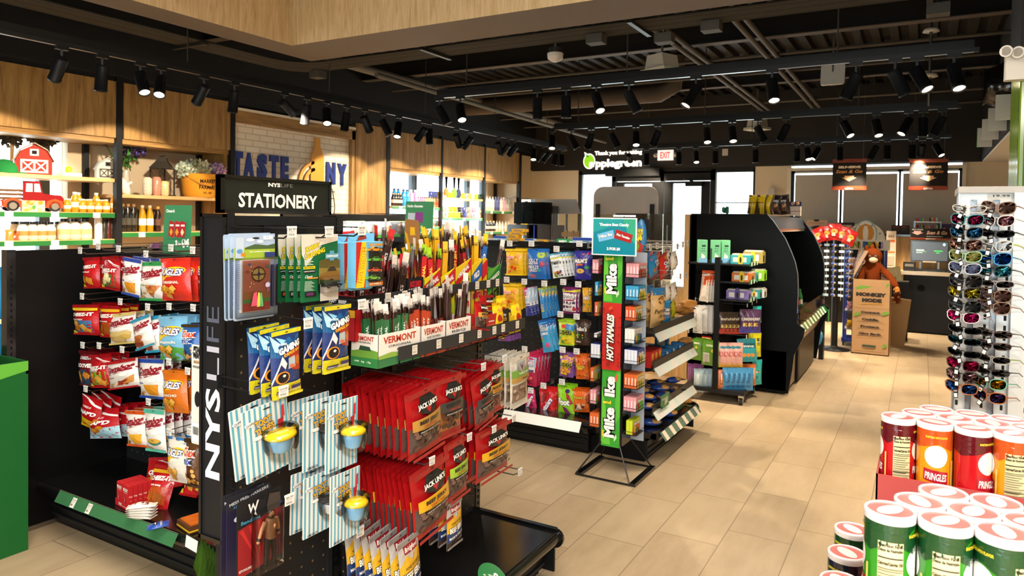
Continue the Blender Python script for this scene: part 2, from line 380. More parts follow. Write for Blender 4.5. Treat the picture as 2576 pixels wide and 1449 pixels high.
for q in (onX(440/2,380,XW + .06).y,onX(505,440,XW + .06).y,onX(1048,450,XW + .06).y,onX(1250,450,XW + .06).y):
    m = MB(); m.box(XW,XW + .05,q - .025,q + .025,.3,2.3,'1d1f22','blackmetal'); trim(m)
# timber frame and brick panel of the sign wall
m = MB(); m.box(XW,XF - .1,yB_,yC,0,2.78,'aaa','oak'); m.box(XF - .1,XF,yB_,PY(590),0,2.78,'aaa','oak'); m.box(XF - .1,XF,PY(886),yC,0,2.78,'aaa','oak')
m.box(XF - .1,XF,yB_,yC,2.655,2.80,'aaa','oakY'); trim(m)
m = MB(); m.box(XW,XF + .01,yB_,yC,2.80,2.83,'ded6c8','paint'); trim(m)
m = MB(); m.box(XF - .1,XF - .06,PY(590),PY(886),0,2.655,'eee','white_brick'); trim(m)
m = MB(); m.box(XF - .45,XF,yC + .015,yD - .05,0,2.90,'aaa','oak'); trim(m)
m = MB(); m.box(XW,XF - .05,yB_ - .07,yB_ - .01,0,2.32,'aaa','oak'); m.box(XW,XF - .05,yG - .05,yG - .01,0,2.32,'cbb99c','paint'); trim(m)
# back wall, header band, door unit, shaded window
xs = [onY(q,440,YB).x for q in (1455,1900,1990,2421)]
m = MB(); m.box(-7.6,xs[0],YB,YB + .2,0,2.56,BEIGE,'paint'); m.box(xs[1],xs[2],YB,YB + .2,0,2.56,BEIGE,'paint'); m.box(xs[3],4,YB,YB + .2,0,2.56,BEIGE,'paint')
m.box(xs[2],xs[3],YB,YB + .2,0,1.0,BEIGE,'paint'); m.box(-7.6,4,YB,YB + .2,2.56,4,'1d1a18','paint'); struct(m.obj('wall_back'))
m = MB(); m.box(-7.5,.95,YB - .06,YB,2.575,ZC,'26221f','paint'); trim(m)
m = MB(); m.box(XW,XW + .45,yG + .05,YB,0,2.93,BEIGE,'paint'); trim(m)
def bx(px,py=440,Y=YB): return onY(px,py,Y).x
fz = 2.53
m = MB(); f0 = YB + .02; f1 = YB + .12
for a,b in ((1455,1464),(1538,1548),(1661,1670),(1787,1800),(1894,1900)): m.box(bx(a),bx(b),f0,f1,0,fz,'141414','blackmetal')
m.box(xs[0],xs[1],f0,f1,2.47,fz + .03,'141414','blackmetal'); m.box(bx(1538),bx(1800),f0,f1,2.33,2.5,'161514','blackmetal')
for a,b in ((1464,1538),(1800,1894)): m.box(bx(a),bx(b),f0,f1,0,.25,'141414','blackmetal')
m.box(bx(1464),bx(1468),f0 - .01,f1,.25,2.47,'b9c4c8','metal'); m.box(bx(1800),bx(1804),f0 - .01,f1,.25,2.47,'b9c4c8','metal')
dw = struct(m.obj('window_3')); g = MB()
g.box(bx(1468),bx(1538),f0 + .04,f0 + .05,.25,2.47,'fff','glass'); g.box(bx(1804),bx(1894),f0 + .04,f0 + .05,.25,2.47,'fff','glass'); g.obj('pane',dw)
for n_,(a,b) in enumerate(((1548,1661),(1670,1787))):
    m = MB(); A,B = bx(a) + .01,bx(b) - .01; s_ = .16
    for q in ((A,A + s_,.02,2.32),(B - s_,B,.02,2.32),(A + s_,B - s_,.02,.3),(A + s_,B - s_,2.28,2.32)): m.box(q[0],q[1],f0 + .01,f1 - .02,q[2],q[3],'131313','blackmetal')
    d = struct(m.obj('door_%d' % (n_ + 1))); g = MB(); g.box(A + s_,B - s_,f0 + .04,f0 + .05,.3,2.28,'fff','glass'); g.obj('pane',d)
    g = MB(); g.tube([(B - s_/2 if n_ == 0 else A + s_/2,f0 - .04,1.5),(B - s_/2 if n_ == 0 else A + s_/2,f0 - .04,.8)],.015,8,'777','metal'); g.obj('door_handle',d)
m = MB(); m.box(bx(1530),bx(1665),YB - .16,YB + .01,2.42,2.56,'0e0e0e','blackmetal'); tag(m.obj('door_closer'),'long black door operator box above the left entrance door','door closer')
m = MB(); m.box(bx(1728),bx(1770),YB - .10,YB + .02,2.22,2.30,'0e0e0e','blackmetal'); m.tube([(bx(1750),YB - .05,2.3),(bx(1725),YB - .15,2.36)],.012,6,'222','blackmetal'); tag(m.obj('door_closer'),'short black arm closer on the right entrance door','door closer')
# shaded window
m = MB(); z1 = 2.47
for a,b in ((1988,1998),(2113,2119),(2261,2267),(2414,2421)): m.box(bx(a),bx(b),YB + .03,YB + .1,1.0,z1,'1b1d20','blackmetal')
m.box(xs[2],xs[3],YB + .03,YB + .1,z1 - .04,z1,'1b1d20','blackmetal'); m.box(xs[2],xs[3],YB + .03,YB + .1,1.0,1.05,'1b1d20','blackmetal')
w4 = struct(m.obj('window_4')); g = MB(); g.box(xs[2],xs[3],YB + .06,YB + .07,1.05,z1 - .04,'fff','glass'); g.obj('pane',w4)
m = MB(); m.box(xs[2] - .06,xs[3] + .06,YB - .02,YB + .03,z1,z1 + .05,'d8cbb4','paint'); m.box(xs[2] - .06,xs[2],YB - .02,YB + .03,1,z1,'d8cbb4','paint'); m.box(xs[3],xs[3] + .05,YB - .02,YB + .03,1,z1,'d8cbb4','paint'); trim(m)
for (a,b,l) in ((2001,2111,'left'),(2123,2258,'middle'),(2272,2411,'right')):
    m = MB(); m.box(bx(a),bx(b),YB - .005,YB + .01,1.02,2.40,'b8aea0','matte'); t = tag(m.obj('roller_shade'),'%s of the three grey roller shades drawn over the back window' % l,'roller shade')
    g = MB(); g.tube([(bx(a),YB + .0,2.44),(bx(b),YB + .0,2.44)],.018,8,'cfd2d4','plastic'); g.obj('roller',t)
# right side: bulkhead, white ceiling, green column, side wall, rear wall with an added opening
m = MB(); m.box(.74,4,4.2,YB,2.58,ZC,'191817','paint'); trim(m)
m = MB(); m.box(.76,4,4.2,YB,2.55,2.578,'ded7cb','paint'); trim(m)
m = MB(); m.box(3.8,4.0,-4.1,YB,0,4,BEIGE,'paint'); struct(m.obj('wall_right'))
m = MB(); m.box(-7.6,-2.5,-4.2,-4,0,4,BEIGE,'paint'); m.box(1.5,4,-4.2,-4,0,4,BEIGE,'paint'); m.box(-2.5,1.5,-4.2,-4,2.5,4,'1c1a18','paint'); struct(m.obj('wall_front'))
m = MB()
for q in (-2.5,-1.2,.1,1.42): m.box(q,q + .08,-4.15,-4.05,0,2.5,'1b1d20','blackmetal')
w5 = struct(m.obj('window_5')); g = MB(); g.box(-2.5,1.5,-4.11,-4.1,0,2.5,'fff','glass'); g.obj('pane',w5)  # unseen glazing added in the rear wall to let in fill daylight
def fluted(x0,x1,y0,y1,z0,z1,col,mat,pitch=.03):
    pts = []; q = x0
    while q < x1 - pitch/2: pts += [(q,y0 + .008),(q + pitch*.25,y0),(q + pitch*.75,y0)]; q += pitch
    pts += [(x1,y0 + .008),(x1,y1)]; q = y1
    pts2 = []
    while q > y0 + pitch: pts2 += [(x0 + .008,q),(x0,q - pitch*.25),(x0,q - pitch*.75)]; q -= pitch
    m = MB(); m.prism(pts + [(x0 + .008,y1)] + pts2[1:],z0,z1,col,mat); return m
trim(fluted(.415,.85,4.5,4.95,0,2.44,'6d8a2a','gloss'))
m = MB(); m.box(.41,.9,4.48,5,2.44,ZC,'0f0f0f','paint'); trim(m)
# joists under the deck
for q in (0.1,2.65,5.2,7.75,10.3):
    m = MB(); m.box(-7.0,.74 if q > 4 else 3.8,q - .006,q + .006,3.5,ZC,'161412','paint'); m.box(-7.0,.74 if q > 4 else 3.8,q - .06,q + .06,3.49,3.5,'4a4138','paint'); trim(m)  # lower flange coloured lighter than the web, as if lit from below
# timber drum hanging over the near aisle
DZ = 3.1; ox,oy,ix,iy = -5.28,5.12,-4.95,4.57; ox2,ix2,oy2,iy2 = 1.9,1.55,-1.6,-1.2
m = MB()
m.add([(ox,oy2,DZ),(ox2,oy2,DZ),(ox2,oy,DZ),(ox,oy,DZ),(ix,iy2,DZ),(ix2,iy2,DZ),(ix2,iy,DZ),(ix,iy,DZ)],[(0,4,5,1),(1,5,6,2),(2,6,7,3),(3,7,4,0)],'64574b','paint')
o_ = [(ox,oy2),(ox2,oy2),(ox2,oy),(ox,oy)]; i_ = [(ix,iy2),(ix2,iy2),(ix2,iy),(ix,iy)]
m.add([(a,b,z) for z in (DZ,ZC) for a,b in o_],[(k,(k + 1) % 4,4 + (k + 1) % 4,4 + k) for k in range(4)],'2a2521','paint')
m.add([(a,b,z) for z in (DZ,ZC) for a,b in i_],[(k,4 + k,4 + (k + 1) % 4,(k + 1) % 4) for k in range(4)],'ccc','drumwood'); trim(m)
m = MB(); m.box(ix,ix2,iy2,iy,ZC - .03,ZC - .02,'e8dccb','paint'); trim(m)
# outside the left windows: a low brick wall and paving seen blown out
# ================================================================== track lighting
TZ = 2.80
def track(name,a,b,label):
    a,b = V(a),V(b); t = thing('track_rail',label,'light track',a)
    d = b - a; L = d.length; rz = math.atan2(d.y,d.x)
    m = MB(); m.box(0,L,-.02,.02,.03,.085,'131415','blackmetal'); m.obj('beam',t,rot=(0,0,rz))
    m = MB(); m.box(-.03,L + .03,-.017,.017,0,.03,'1c1d1f','blackmetal'); m.box(0,L,-.012,.012,-.003,0,'9a9a98','metal'); m.obj('conductor_rail',t,rot=(0,0,rz))
    k = .35
    while k < L:
        m = MB(); m.tube([(0,0,.08),(0,0,ZC - TZ + .05)],.006,6,'3a3733','blackmetal'); m.obj('suspension_rod',t,loc=(d.normalized()*k)); k += 1.7
    return t
tl_a,tl_b = (-5.55,1.9,TZ),(-5.55,11.5,TZ)
track('t',tl_a,tl_b,'long black light track running beside the wooden wall on the left')
TR = [(5.97,-4.35,.28,'nearest'),(8.75,-4.4,.28,'middle'),(11.63,-4.42,.28,'farthest')]
for Y_,a,b,w in TR: track('t',(a,Y_,TZ),(b,Y_,TZ),'%s of the three black light tracks crossing the shop' % w)
_head = {}
def head_parts(t,lit):
    m = MB(); m.box(-.018,.018,-.045,.045,-.028,0,'151617','blackmetal'); m.tube([(0,0,-.028),(0,0,-.075)],.011,8,'2a2b2c','blackmetal'); m.box(-.012,.012,-.012,.012,-.10,-.07,'1a1b1c','blackmetal'); m.obj('adapter',t)
HD = {'d': (.02,.03,-1),'c': (.2,-.42,-.88),'l': (-.42,.22,-.86),'r': (.42,.25,-.86),'cl': (-.38,-.40,-.83),'cr': (.42,-.38,-.82),'w': (-.70,.05,-.71),'v': (-.3,.1,-.95),'cw': (.5,-.1,-.8),'b': (-.1,.65,-.75),'bk': (-.2,1,-.5)}
def spot(loc,code,label,power,rz,group=None):
    d = V(HD[code]).normalized(); t = thing('spotlight',label,'spotlight',loc,group=group)
    key = (code,rz)
    if key not in _head:
        ms = []
        m = MB(); m.box(-.018,.018,-.045,.045,-.028,0,'151617','blackmetal'); m.tube([(0,0,-.028),(0,0,-.10)],.010,8,'3a3b3c','blackmetal'); m.box(-.014,.014,-.014,.014,-.115,-.085,'1a1b1c','blackmetal'); ms.append(m.mesh('adapter'))
        q = V((0,0,-1)).rotation_difference(d).to_matrix().to_4x4(); T = MX.Translation((0,0,-.115)) @ q
        m = MB(); m.T = T; m.lathe([(.0,.035),(.038,.035),(.045,.028),(.045,-.155),(.047,-.155),(.047,-.17),(.040,-.17),(.038,-.155)],20,'16171a','blackmetal',cap=False); ms.append(m.mesh('housing'))
        m = MB(); m.T = T; m.lathe([(.038,-.156),(.0,-.156)][::-1],20,'fff','bulb',cap=False); ms.append(m.mesh('lens'))
        _head[key] = ms
    for nm,me in zip(('adapter','housing','lens'),_head[key]):
        o = bpy.data.objects.new(nm,me); COL.objects.link(o); o.parent = t
        if nm == 'adapter': o.rotation_euler = (0,0,rz)
    ld = bpy.data.lights.new('spot','SPOT'); ld.energy = power; ld.color = WARM; ld.spot_size = R(82 if code in 'wv' else 56); ld.spot_blend = .12 if code in 'wv' else .6; ld.shadow_soft_size = .035
    lo = bpy.data.objects.new('lamp',ld); COL.objects.link(lo); lo.parent = t
    lo.location = V((0,0,-.115)) + d*.18; lo.rotation_euler = V((0,0,-1)).rotation_difference(d).to_euler()
    return t
LH = [(155,'w'),(257,'v'),(353,'cw'),(405,'cr'),(513,'w'),(590,'v'),(715,'bk'),(772,'v'),(822,'cr'),(872,'v'),(917,'b'),(963,'r'),(1003,'c'),(1066,'w'),(1080,'d'),(1148,'b'),(1183,'w'),(1254,'b'),(1277,'w'),(1296,'w'),(1343,'c'),(1366,'w'),(1381,'w'),(1400,'v'),(1413,'d')]
for i,(px,c) in enumerate(LH):
    Y_ = onX(px,150 + px*.165,-5.55).y
    wh = 'black spotlight %s on the track beside the wooden wall, %s' % ('glowing toward the room' if c[0] == 'c' else 'tilted','%s from the near end' % (ORD[i] if i < 24 else 'the far end one'))
    if i == 24: wh = 'black spotlight hanging at the very far end of the track beside the wooden wall'
    spot((-5.55,Y_,TZ),c,wh,80 if c in 'wvb' else 80,R(0))
BH = [[(1106,'r'),(1158,'cr'),(1352,'d'),(1424,'d'),(1500,'cr'),(1582,'r'),(1750,'cl'),(1941,'c'),(2152,'l'),(2250,'r'),(2305,'cr'),(2398,'c')],
      [(1390,'c'),(1437,'r'),(1488,'l'),(1540,'r'),(1600,'c'),(1655,'l'),(1778,'c'),(1842,'c'),(1907,'r'),(1978,'l'),(2125,'cr'),(2204,'c'),(2285,'cl'),(2322,'d'),(2370,'l')],
      [(1583,'bk'),(1627,'d'),(1708,'d'),(1751,'c'),(1800,'d'),(1901,'d'),(2005,'d'),(2031,'c'),(2058,'cl'),(2113,'d'),(2203,'l'),(2232,'d'),(2294,'d'),(2320,'b'),(2355,'cr')]]
for (Y_,a,b,w),hs in zip(TR,BH):
    for i,(px,c) in enumerate(hs):
        X_ = onY(px,{5.97: 240,8.75: 310,11.63: 365}[Y_],Y_).x
        spot((X_,Y_,TZ),c,'black cylinder spotlight on the %s cross track, %s from the left' % (w,ORD[i]),100,R(90))
# three more cross tracks hang over the part of the shop the photo does not show: their beams only
for q in ((.6,.4),(-1.2,.2),(2.0,.9)):
    pass
# ================================================================== package library
KIND = {}
def T2(s,x,y,h,fill,out,w=None,b1=.07,b2=.01,**o):
    a = dict(o,b=b1); c = dict(o,b=b2)
    if w: a['w'] = w*1.03; c['w'] = w
    return [('t',s,x,y,h,out,a),('t',s,x,y,h,fill,c)]
def Tx(s,x,y,h,c,w=None,**o):
    if w: o['w'] = w
    return [('t',s,x,y,h,c,o)]
def bag_front(W,Hh,T,seed,flatten=1.0):
    rr = random.Random(seed); p = [rr.uniform(-1,1) for _ in range(8)]
    def F(x,y,l):
        u = min(max(x/W,0),1); v = min(max(y/Hh,0),1)
        e = 1 - abs(2*u - 1) ** 2.6; t = sin(pi*min(max((v - .06)/.84,0),1)) ** .55 if .06 < v < .9 else 0
        d = T*e*t*(1 + .12*p[0]*sin(5*u + p[1]*3) + .10*p[2]*sin(7*v + p[3]*3)) + .05*T*sin(9*v + 4*u + p[4]*3)*e
        nar = 1 - .05*t*flatten
        return V(((u - .5)*W*nar,-d - l - .001,y - Hh))
    return F
def bag(kind,W,Hh,T,base,art,back=None,mat='foil',crimp=None,seal=.05,hole=True,seed=None,hdr=None):
    F = bag_front(W,Hh,T,seed if seed is not None else sum(map(ord,kind)))
    m = MB(); nx,ny = 12,16
    for sgn in (1,-1):
        vs = []
        for j in range(ny + 1):
            for i in range(nx + 1):
                p = F(W*i/nx,Hh*j/ny,0)
                vs.append((p.x,p.y if sgn == 1 else -p.y*.8,p.z))
        fs = []; cs = []
        for j in range(ny):
            for i in range(nx):
                q = (j*(nx + 1) + i,j*(nx + 1) + i + 1,(j + 1)*(nx + 1) + i + 1,(j + 1)*(nx + 1) + i)
                fs.append(q if sgn == 1 else q[::-1]); cs.append(base if sgn == 1 else (back or base))
        m.add(vs,fs,cs,mat,True)
    a = list(art)
    if crimp: a += [('r',0,1 - seal*1.6,1,1,crimp),('r',0,0,1,seal,crimp)]
    if hole: a.append(('e',.5,.965,.05,.012,'0a0a0a'))
    m.art(a,F,mat,W,Hh,.024,.0006); KIND[kind] = (m.mesh(kind),W,Hh,T)
def card(kind,W,Hh,base,art,mat='card',th=.002,back='b9b2a6',extra=None,hole=True,r=.008):
    m = MB(); m.T = MX.Identity(4); pts = []
    for cx,cz,a in ((W/2 - r,-Hh + r,-90),(W/2 - r,-r,0),(-W/2 + r,-r,90),(-W/2 + r,-Hh + r,180)):
        for k in range(4): t = R(a + 30*k); pts.append((cx + r*cos(t),cz + r*sin(t)))
    m.prism(pts,-th,0,base,mat,axis='y')
    F = lambda x,y,l: V((x - W/2,-th - l,y - Hh))
    a = list(art)
    if hole: a.append(('e',.5,.95,.09,.015,'101010'))
    m.art(a,F,mat,W,Hh,9,.0004)
    if extra: extra(m,F)
    KIND[kind] = (m.mesh(kind),W,Hh,th)
def carton(kind,W,D,Hh,cols,art=(),side=(),top=(),mat='card',sideR=()):      # box, origin bottom centre, front -y; art on front, side = -x face
    m = MB(); c = cols if isinstance(cols,(list,tuple)) else [cols]*6
    m.add([(-W/2,-D/2,0),(W/2,-D/2,0),(W/2,D/2,0),(-W/2,D/2,0),(-W/2,-D/2,Hh),(W/2,-D/2,Hh),(W/2,D/2,Hh),(-W/2,D/2,Hh)],
          [(0,3,2,1),(4,5,6,7),(0,1,5,4),(1,2,6,5),(2,3,7,6),(3,0,4,7)],list(c),mat)
    m.art(art,lambda x,y,l: V((x - W/2,-D/2 - l,y)),mat,W,Hh,9,.0004)
    m.art(side,lambda x,y,l: V((-W/2 - l,D/2 - x,y)),mat,D,Hh,9,.0004)
    m.art(sideR,lambda x,y,l: V((W/2 + l,x - D/2,y)),mat,D,Hh,9,.0004)
    m.art(top,lambda x,y,l: V((x - W/2,y - D/2,Hh + l)),mat,W,D,9,.0004)
    KIND[kind] = (m.mesh(kind),W,Hh,D)
def blobs(n,x0,y0,x1,y1,r,cols,seed=1,sq=False):
    rr = random.Random(seed); o = []
    for i in range(n):
        x,y,q = rr.uniform(x0,x1),rr.uniform(y0,y1),r*rr.uniform(.7,1.2)
        if sq:
            a = rr.uniform(0,1.57); o.append(('p',[(x + q*cos(a + k*pi/2),y + q*.8*sin(a + k*pi/2)) for k in range(4)],rr.choice(cols)))
        else: o.append(('e',x,y,q,q*.75,rr.choice(cols)))
    return o
OR = ['d98a22','e29a35','c9741a','e8ac4a']
def cheez(kind,band=None,sub=None,base='b3121c',cr=OR,name='CHEEZ-IT',stripe=False,y=.70,ex=()):
    a = [('r',0,0,1,.93,'c0151f')] if not stripe else []
    if band: a += [('r',.06,.10,.86,.50,band)]
    a += blobs(6,.18,.16,.68,.42,.17,cr,3 + len(kind),True) + Tx(name,.5,y,.095,'f7f2ee',.84,a=3,b=.06)
    if sub: a += Tx(sub,.42,.54,.045,'f4efe8',.5,b=.04)
    if stripe: a += [('p',[(0,1),(.15,1),(1,.78),(1,.72)],'f1ece8'),('p',[(0,.97),(.05,.98),(1,.76),(1,.74)],'c0151f')]
    a += [('r',.02,.05,.2,.15,'e5d23a')] + list(ex); bag(kind,.14,.20,.03,base,a,crimp='a30f18')
cheez('cracker_red',sub='original'); cheez('cracker_green','2d7a3e','white cheddar',cr=['e8dca0','f2e8b4','dccb86'],stripe=True,y=.62)
cheez('cracker_blue','2f7fb5','EXTRA CHEESY',ex=[('r',.0,.82,1,.90,'e8c420')]); cheez('cracker_hot','b84a18','extra toasty',cr=['a85a18','c06a20'],ex=[('r',.0,.82,1,.90,'e8b020')])
bag('cracker_groove',.14,.20,.03,'7a0f1a',[('r',0,0,1,.5,'2a4a66')] + blobs(6,.15,.1,.8,.4,.15,OR,5,True) + Tx('CHEEZ-IT',.55,.82,.07,'eee',.6,b=.05) + Tx('GROOVES',.5,.62,.1,'f4f0e8',.9,b=.06),crimp='5e0c14')
cheez('cracker_duoz','7ab82e','DUOZ',stripe=True,y=.62)
bag('snapd_yellow',.15,.20,.03,'b01018',[('p',[(0,0),(1,0),(1,.25),(0,.42)],'e0b818')] + blobs(4,.5,.15,.9,.35,.13,OR,2) + [('p',[(0,1),(.15,1),(1,.78),(1,.72)],'eee')] + Tx('CHEEZ-IT',.5,.72,.05,'fff',.42,a=-3) + Tx("SNAP'D",.5,.55,.11,'fff',.8,a=-3,sh=.2,b=.05))
bag('snapd_blue',.15,.20,.03,'b81420',[('p',[(0,0),(1,0),(1,.42),(0,.40)],'a9d3e6')] + blobs(3,.3,.3,.6,.42,.15,OR,2) + [('p',[(0,1),(.15,1),(1,.78),(1,.72)],'eee')] + Tx('CHEEZ-IT',.5,.72,.05,'fff',.42) + Tx("SNAP'D",.48,.58,.11,'fff',.76,sh=.2,b=.05))
def combos(kind,edge,sub,subc,food,ex=()):
    bag(kind,.15,.225,.032,'ece6e2',[('p',[(.0,.58),(1,.72),(1,.66),(.45,.55),(.1,.5)],'8c1a2a')] + Tx('Combos',.5,.74,.15,'8f1526',.92,a=10,sh=.2,b=.06) + Tx('STUFFED SNACKS',.52,.595,.028,'f1e6e6',.62,a=7)
        + Tx(sub,.26,.42,.045,subc,.34,b=.02) + food + [('e',.76,.5,.11,.075,'f2eeea')] + list(ex),crimp=edge,seal=.06)
cup = lambda c,y=.22: [('p',[(.42,.38),(.88,.38),(.82,.1),(.5,.1)],c)] + blobs(4,.1,.1,.4,.2,.08,['b9742c','cf8c3e'],4)
combos('combos_blue','2346a8','Cheddar','2346a8',cup('d98d1c')); combos('combos_green','1f9a4c','Pizzeria','1f9a4c',[('p',[(.45,.42),(.95,.40),(.55,.06)],'c8783a')] + blobs(5,.5,.2,.8,.4,.06,['e0a050','b04a28'],8) + blobs(3,.08,.08,.35,.2,.08,['b89248','cfae6a'],2))
combos('combos_cream','d8c070','Garlic','7a8a3a',blobs(7,.35,.12,.85,.4,.18,['e4cf9a','d8bb78','c7a450'],6)); combos('combos_sky','2a95bd','Buffalo','2a95bd',blobs(8,.15,.08,.85,.38,.16,['8a3a20','a34a28','c06a3a'],9))
combos('combos_pizza','b01a22','Pepperoni','b01a22',[('p',[(.3,.1),(.95,.46),(.9,.2)],'d09048')] + blobs(6,.45,.14,.85,.36,.07,['9c2a1c','b43a24'],3) + blobs(3,.08,.1,.3,.2,.08,['b89248'],2))
combos('combos_orange','d8521a','Cheddar','d8521a',cup('e0a428')); combos('combos_mint','58b8a0','Jalape','58b8a0',[('e',.62,.26,.27,.12,'2c7a72'),('e',.62,.29,.25,.09,'e0a83a')] + blobs(4,.1,.08,.4,.16,.07,['c9a05a'],7))
def bugles(kind,base,sub,ex=(),edge=None):
    bag(kind,.165,.24,.035,base,list(ex) + [('e',.5,.68,.42,.16,'f0c616',8),('p',[(.22,.6),(.4,.56),(.24,.46)],'f0c616')] + T2('BUGLES',.5,.68,.14,'f6f2fa','2c2f74',.70,b1=.1,b2=.04,a=-4,sh=.15) + Tx(sub,.52,.44,.055,'f4ece0',.5,b=.05)
        + blobs(7,.2,.12,.75,.32,.10,['e2a63a','f0bc56','d19028'],3,True),crimp=edge)
bugles('bugles_red','d3291c','ORIGINAL'); bugles('bugles_sky','79b7dd','Ranch',[('p',[(0,0),(1,0),(1,.28),(.5,.36),(0,.24)],'4d9a3e')]); bugles('bugles_orange','d8701a','NACHO')
bugles('bugles_white','e9e1d3','Crunch',[('p',[(0,1),(1,1),(1,.86),(0,.93)],'3f7fc4')])
for k,c in (('mix_blue','2a5fa8'),('mix_brown','5c3418')):
    bag(k,.15,.23,.035,c,blobs(16,.1,.08,.9,.45,.11,['c88a3a','7a4a1e','e0b060','4a2c14'],4) + T2('Chex',.5,.75,.16,'e0401c','f4efe8',.8,b1=.11,b2=.03) + T2('mix',.5,.58,.13,'1f4aa0','f4efe8',.6,b1=.11,b2=.03),crimp='3a2414')
# meat snacks
def jerky(kind,band,sub,head='ab1218',win='5a4a46',t1='BEEF JERKY',wcol=('4a2e26','6a4236','7a5a50','3c2620')):
    bag(kind,.175,.235,.016,head,[('r',.04,.10,.96,.46,win)] + blobs(26,.1,.14,.9,.42,.07,wcol,5) + [('p',[(.04,.44),(.96,.40),(.96,.62),(.04,.60)],band)]
        + [('p',[(.5,.62),(.74,.66),(.78,.82),(.66,.9),(.34,.9),(.24,.82),(.26,.68)],'1d1a18'),('p',[(.5,.65),(.58,.72),(.64,.8),(.5,.74),(.36,.8),(.42,.72)],'b0141a')]
        + T2("JACK LINK'S",.5,.775,.062,'f3efe8','151515',.62,b1=.12,b2=.04) + Tx(t1,.5,.545,.05,'1a1614',.62,b=.05) + Tx(sub,.5,.475,.036,'b0241a',.42,b=.02) + [('r',.15,.385,.85,.425,'141414')]
        + Tx('MADE WITH 100% BEEF  11g PROTEIN',.5,.405,.016,'eee',.6),crimp='9c1016',seal=.05)
jerky('jerky_original','b98a3e','ORIGINAL'); jerky('jerky_teriyaki','e3a91c','TERIYAKI'); jerky('jerky_sweet_hot','dba520','SWEET & HOT'); jerky('jerky_jalapeno','9cc03a','JALAPENO')
jerky('jerky_steak','3a3735','ORIGINAL',t1='STEAK STRIPS',win='b0703a',wcol=('3a2018','5a3222','4a281c')); jerky('jerky_tender','d09a30','ORIGINAL',t1='TENDER BITES',win='8a2a20',wcol=('4a1a14','6a2a1c','3c1410')); jerky('jerky_peppered','3a3a3c','PEPPERED')
bag('turkey_jerky',.16,.30,.014,'ddd8cc',[('r',.08,.10,.92,.44,'8a7466')] + blobs(16,.12,.14,.88,.40,.07,['a88a74','c0a68c','6a5040'],3) + [('r',.0,.60,1,.74,'6f9a3c'),('r',0,.50,1,.60,'b08a44')]
    + [('p',[(.5,.66),(.68,.76),(.72,.88),(.28,.88),(.32,.76)],'9a9a9c'),('p',[(.42,.86),(.5,.70),(.58,.86),(.5,.80)],'6a2a22')] + Tx('TURKEY JERKY',.62,.66,.035,'eef0e4',.62,b=.03) + Tx('ORIGINAL',.66,.55,.03,'2c2010',.4,b=.04),crimp='d2cdc2')
bag('brothers_jerky',.17,.25,.02,'b8b2ae',[('r',0,.0,1,.34,'3b2a24'),('p',[(0,.60),(.3,.76),(.55,.64),(.8,.84),(1,.7),(1,.3),(0,.3)],'d8a41e'),('p',[(.0,.36),(1,.46),(1,.24),(0,.14)],'20396e'),('r',.22,.78,.85,.92,'8a1c24')]
    + Tx('Bridgford',.54,.85,.07,'f3ece4',.55,sh=.3) + T2('BEEF JERKY',.52,.44,.11,'f4efe4','2a2018',.86,b1=.10,b2=.04,a=5) + Tx('MADE IN THE USA',.5,.27,.055,'f2eee6',.84,a=6,b=.03) + Tx('HONEY BOURBON',.5,.58,.045,'2a2018',.66,a=5),crimp='8a8684')
# candy
def kb(kind,base,items,W=.15,Hh=.20,T=.03,crimp=None,**k): bag(kind,W,Hh,T,base,items,crimp=crimp,**k)
kb('candy_red_yellow','f0c41e',[('r',.05,.06,.95,.84,'f2b21c')] + blobs(22,.1,.1,.9,.75,.07,['e0301c','f08a1c','f7d440'],4) + T2('MINI',.42,.68,.09,'e2231c','fff',.4) + T2('RIDICULOUS',.48,.52,.10,'d8201c','f8dc60',.72),crimp='f2cc28')
kb('jolly_blue','1f6ac0',[('e',.76,.80,.20,.16,'a9c83a'),('e',.82,.5,.12,.13,'b02a5a'),('e',.3,.1,.18,.09,'b86a78'),('e',.68,.3,.12,.08,'3f9ab0')] + T2('JOLLY',.36,.62,.12,'fff','123a8a',.6) + T2('RANCHER',.36,.52,.07,'fff','123a8a',.6) + T2('FREEZE',.38,.40,.10,'fff','123a8a',.62) + T2('DRIED',.38,.29,.08,'fff','123a8a',.44),W=.16,Hh=.225)
kb('welchs_white','e8eef2',[('r',0,.82,1,1,'58b0dc'),('r',0,.76,1,.82,'d6c838')] + blobs(14,.1,.06,.9,.24,.09,['c0301c','4a2a5a','e0812c','8ab02c'],3) + Tx("Welch's",.5,.62,.13,'26221f',.84,b=.04) + Tx('Fruit Snacks',.5,.45,.05,'5a90b8',.5),Hh=.22)
kb('mms_blue','2a2a90',[('e',.42,.30,.24,.12,'e2b54e'),('e',.82,.42,.15,.08,'3f9a4a'),('e',.6,.88,.06,.05,'e07030'),('e',.84,.9,.07,.06,'d83a24')] + T2("M&M'S",.46,.65,.14,'f3ece6','3a1e14',.78,b1=.1,b2=.03) + Tx('POPPED',.4,.52,.06,'e8722c',.44,b=.06),W=.16,Hh=.225)
kb('sweettarts_pink','b9cfe6',[('p',[(0,1),(.55,1),(.2,.55),(0,.3)],'e0287a'),('r',0,0,1,.36,'27328a'),('r',0,.36,1,.48,'eef0f6')] + T2('Sweet',.42,.70,.12,'fff','c8204c',.6,sh=.2) + T2('TARTS',.56,.58,.12,'4a90c8','fff',.66) + Tx('MEGA CHEWS',.5,.42,.06,'27328a',.74,b=.04),Hh=.24)
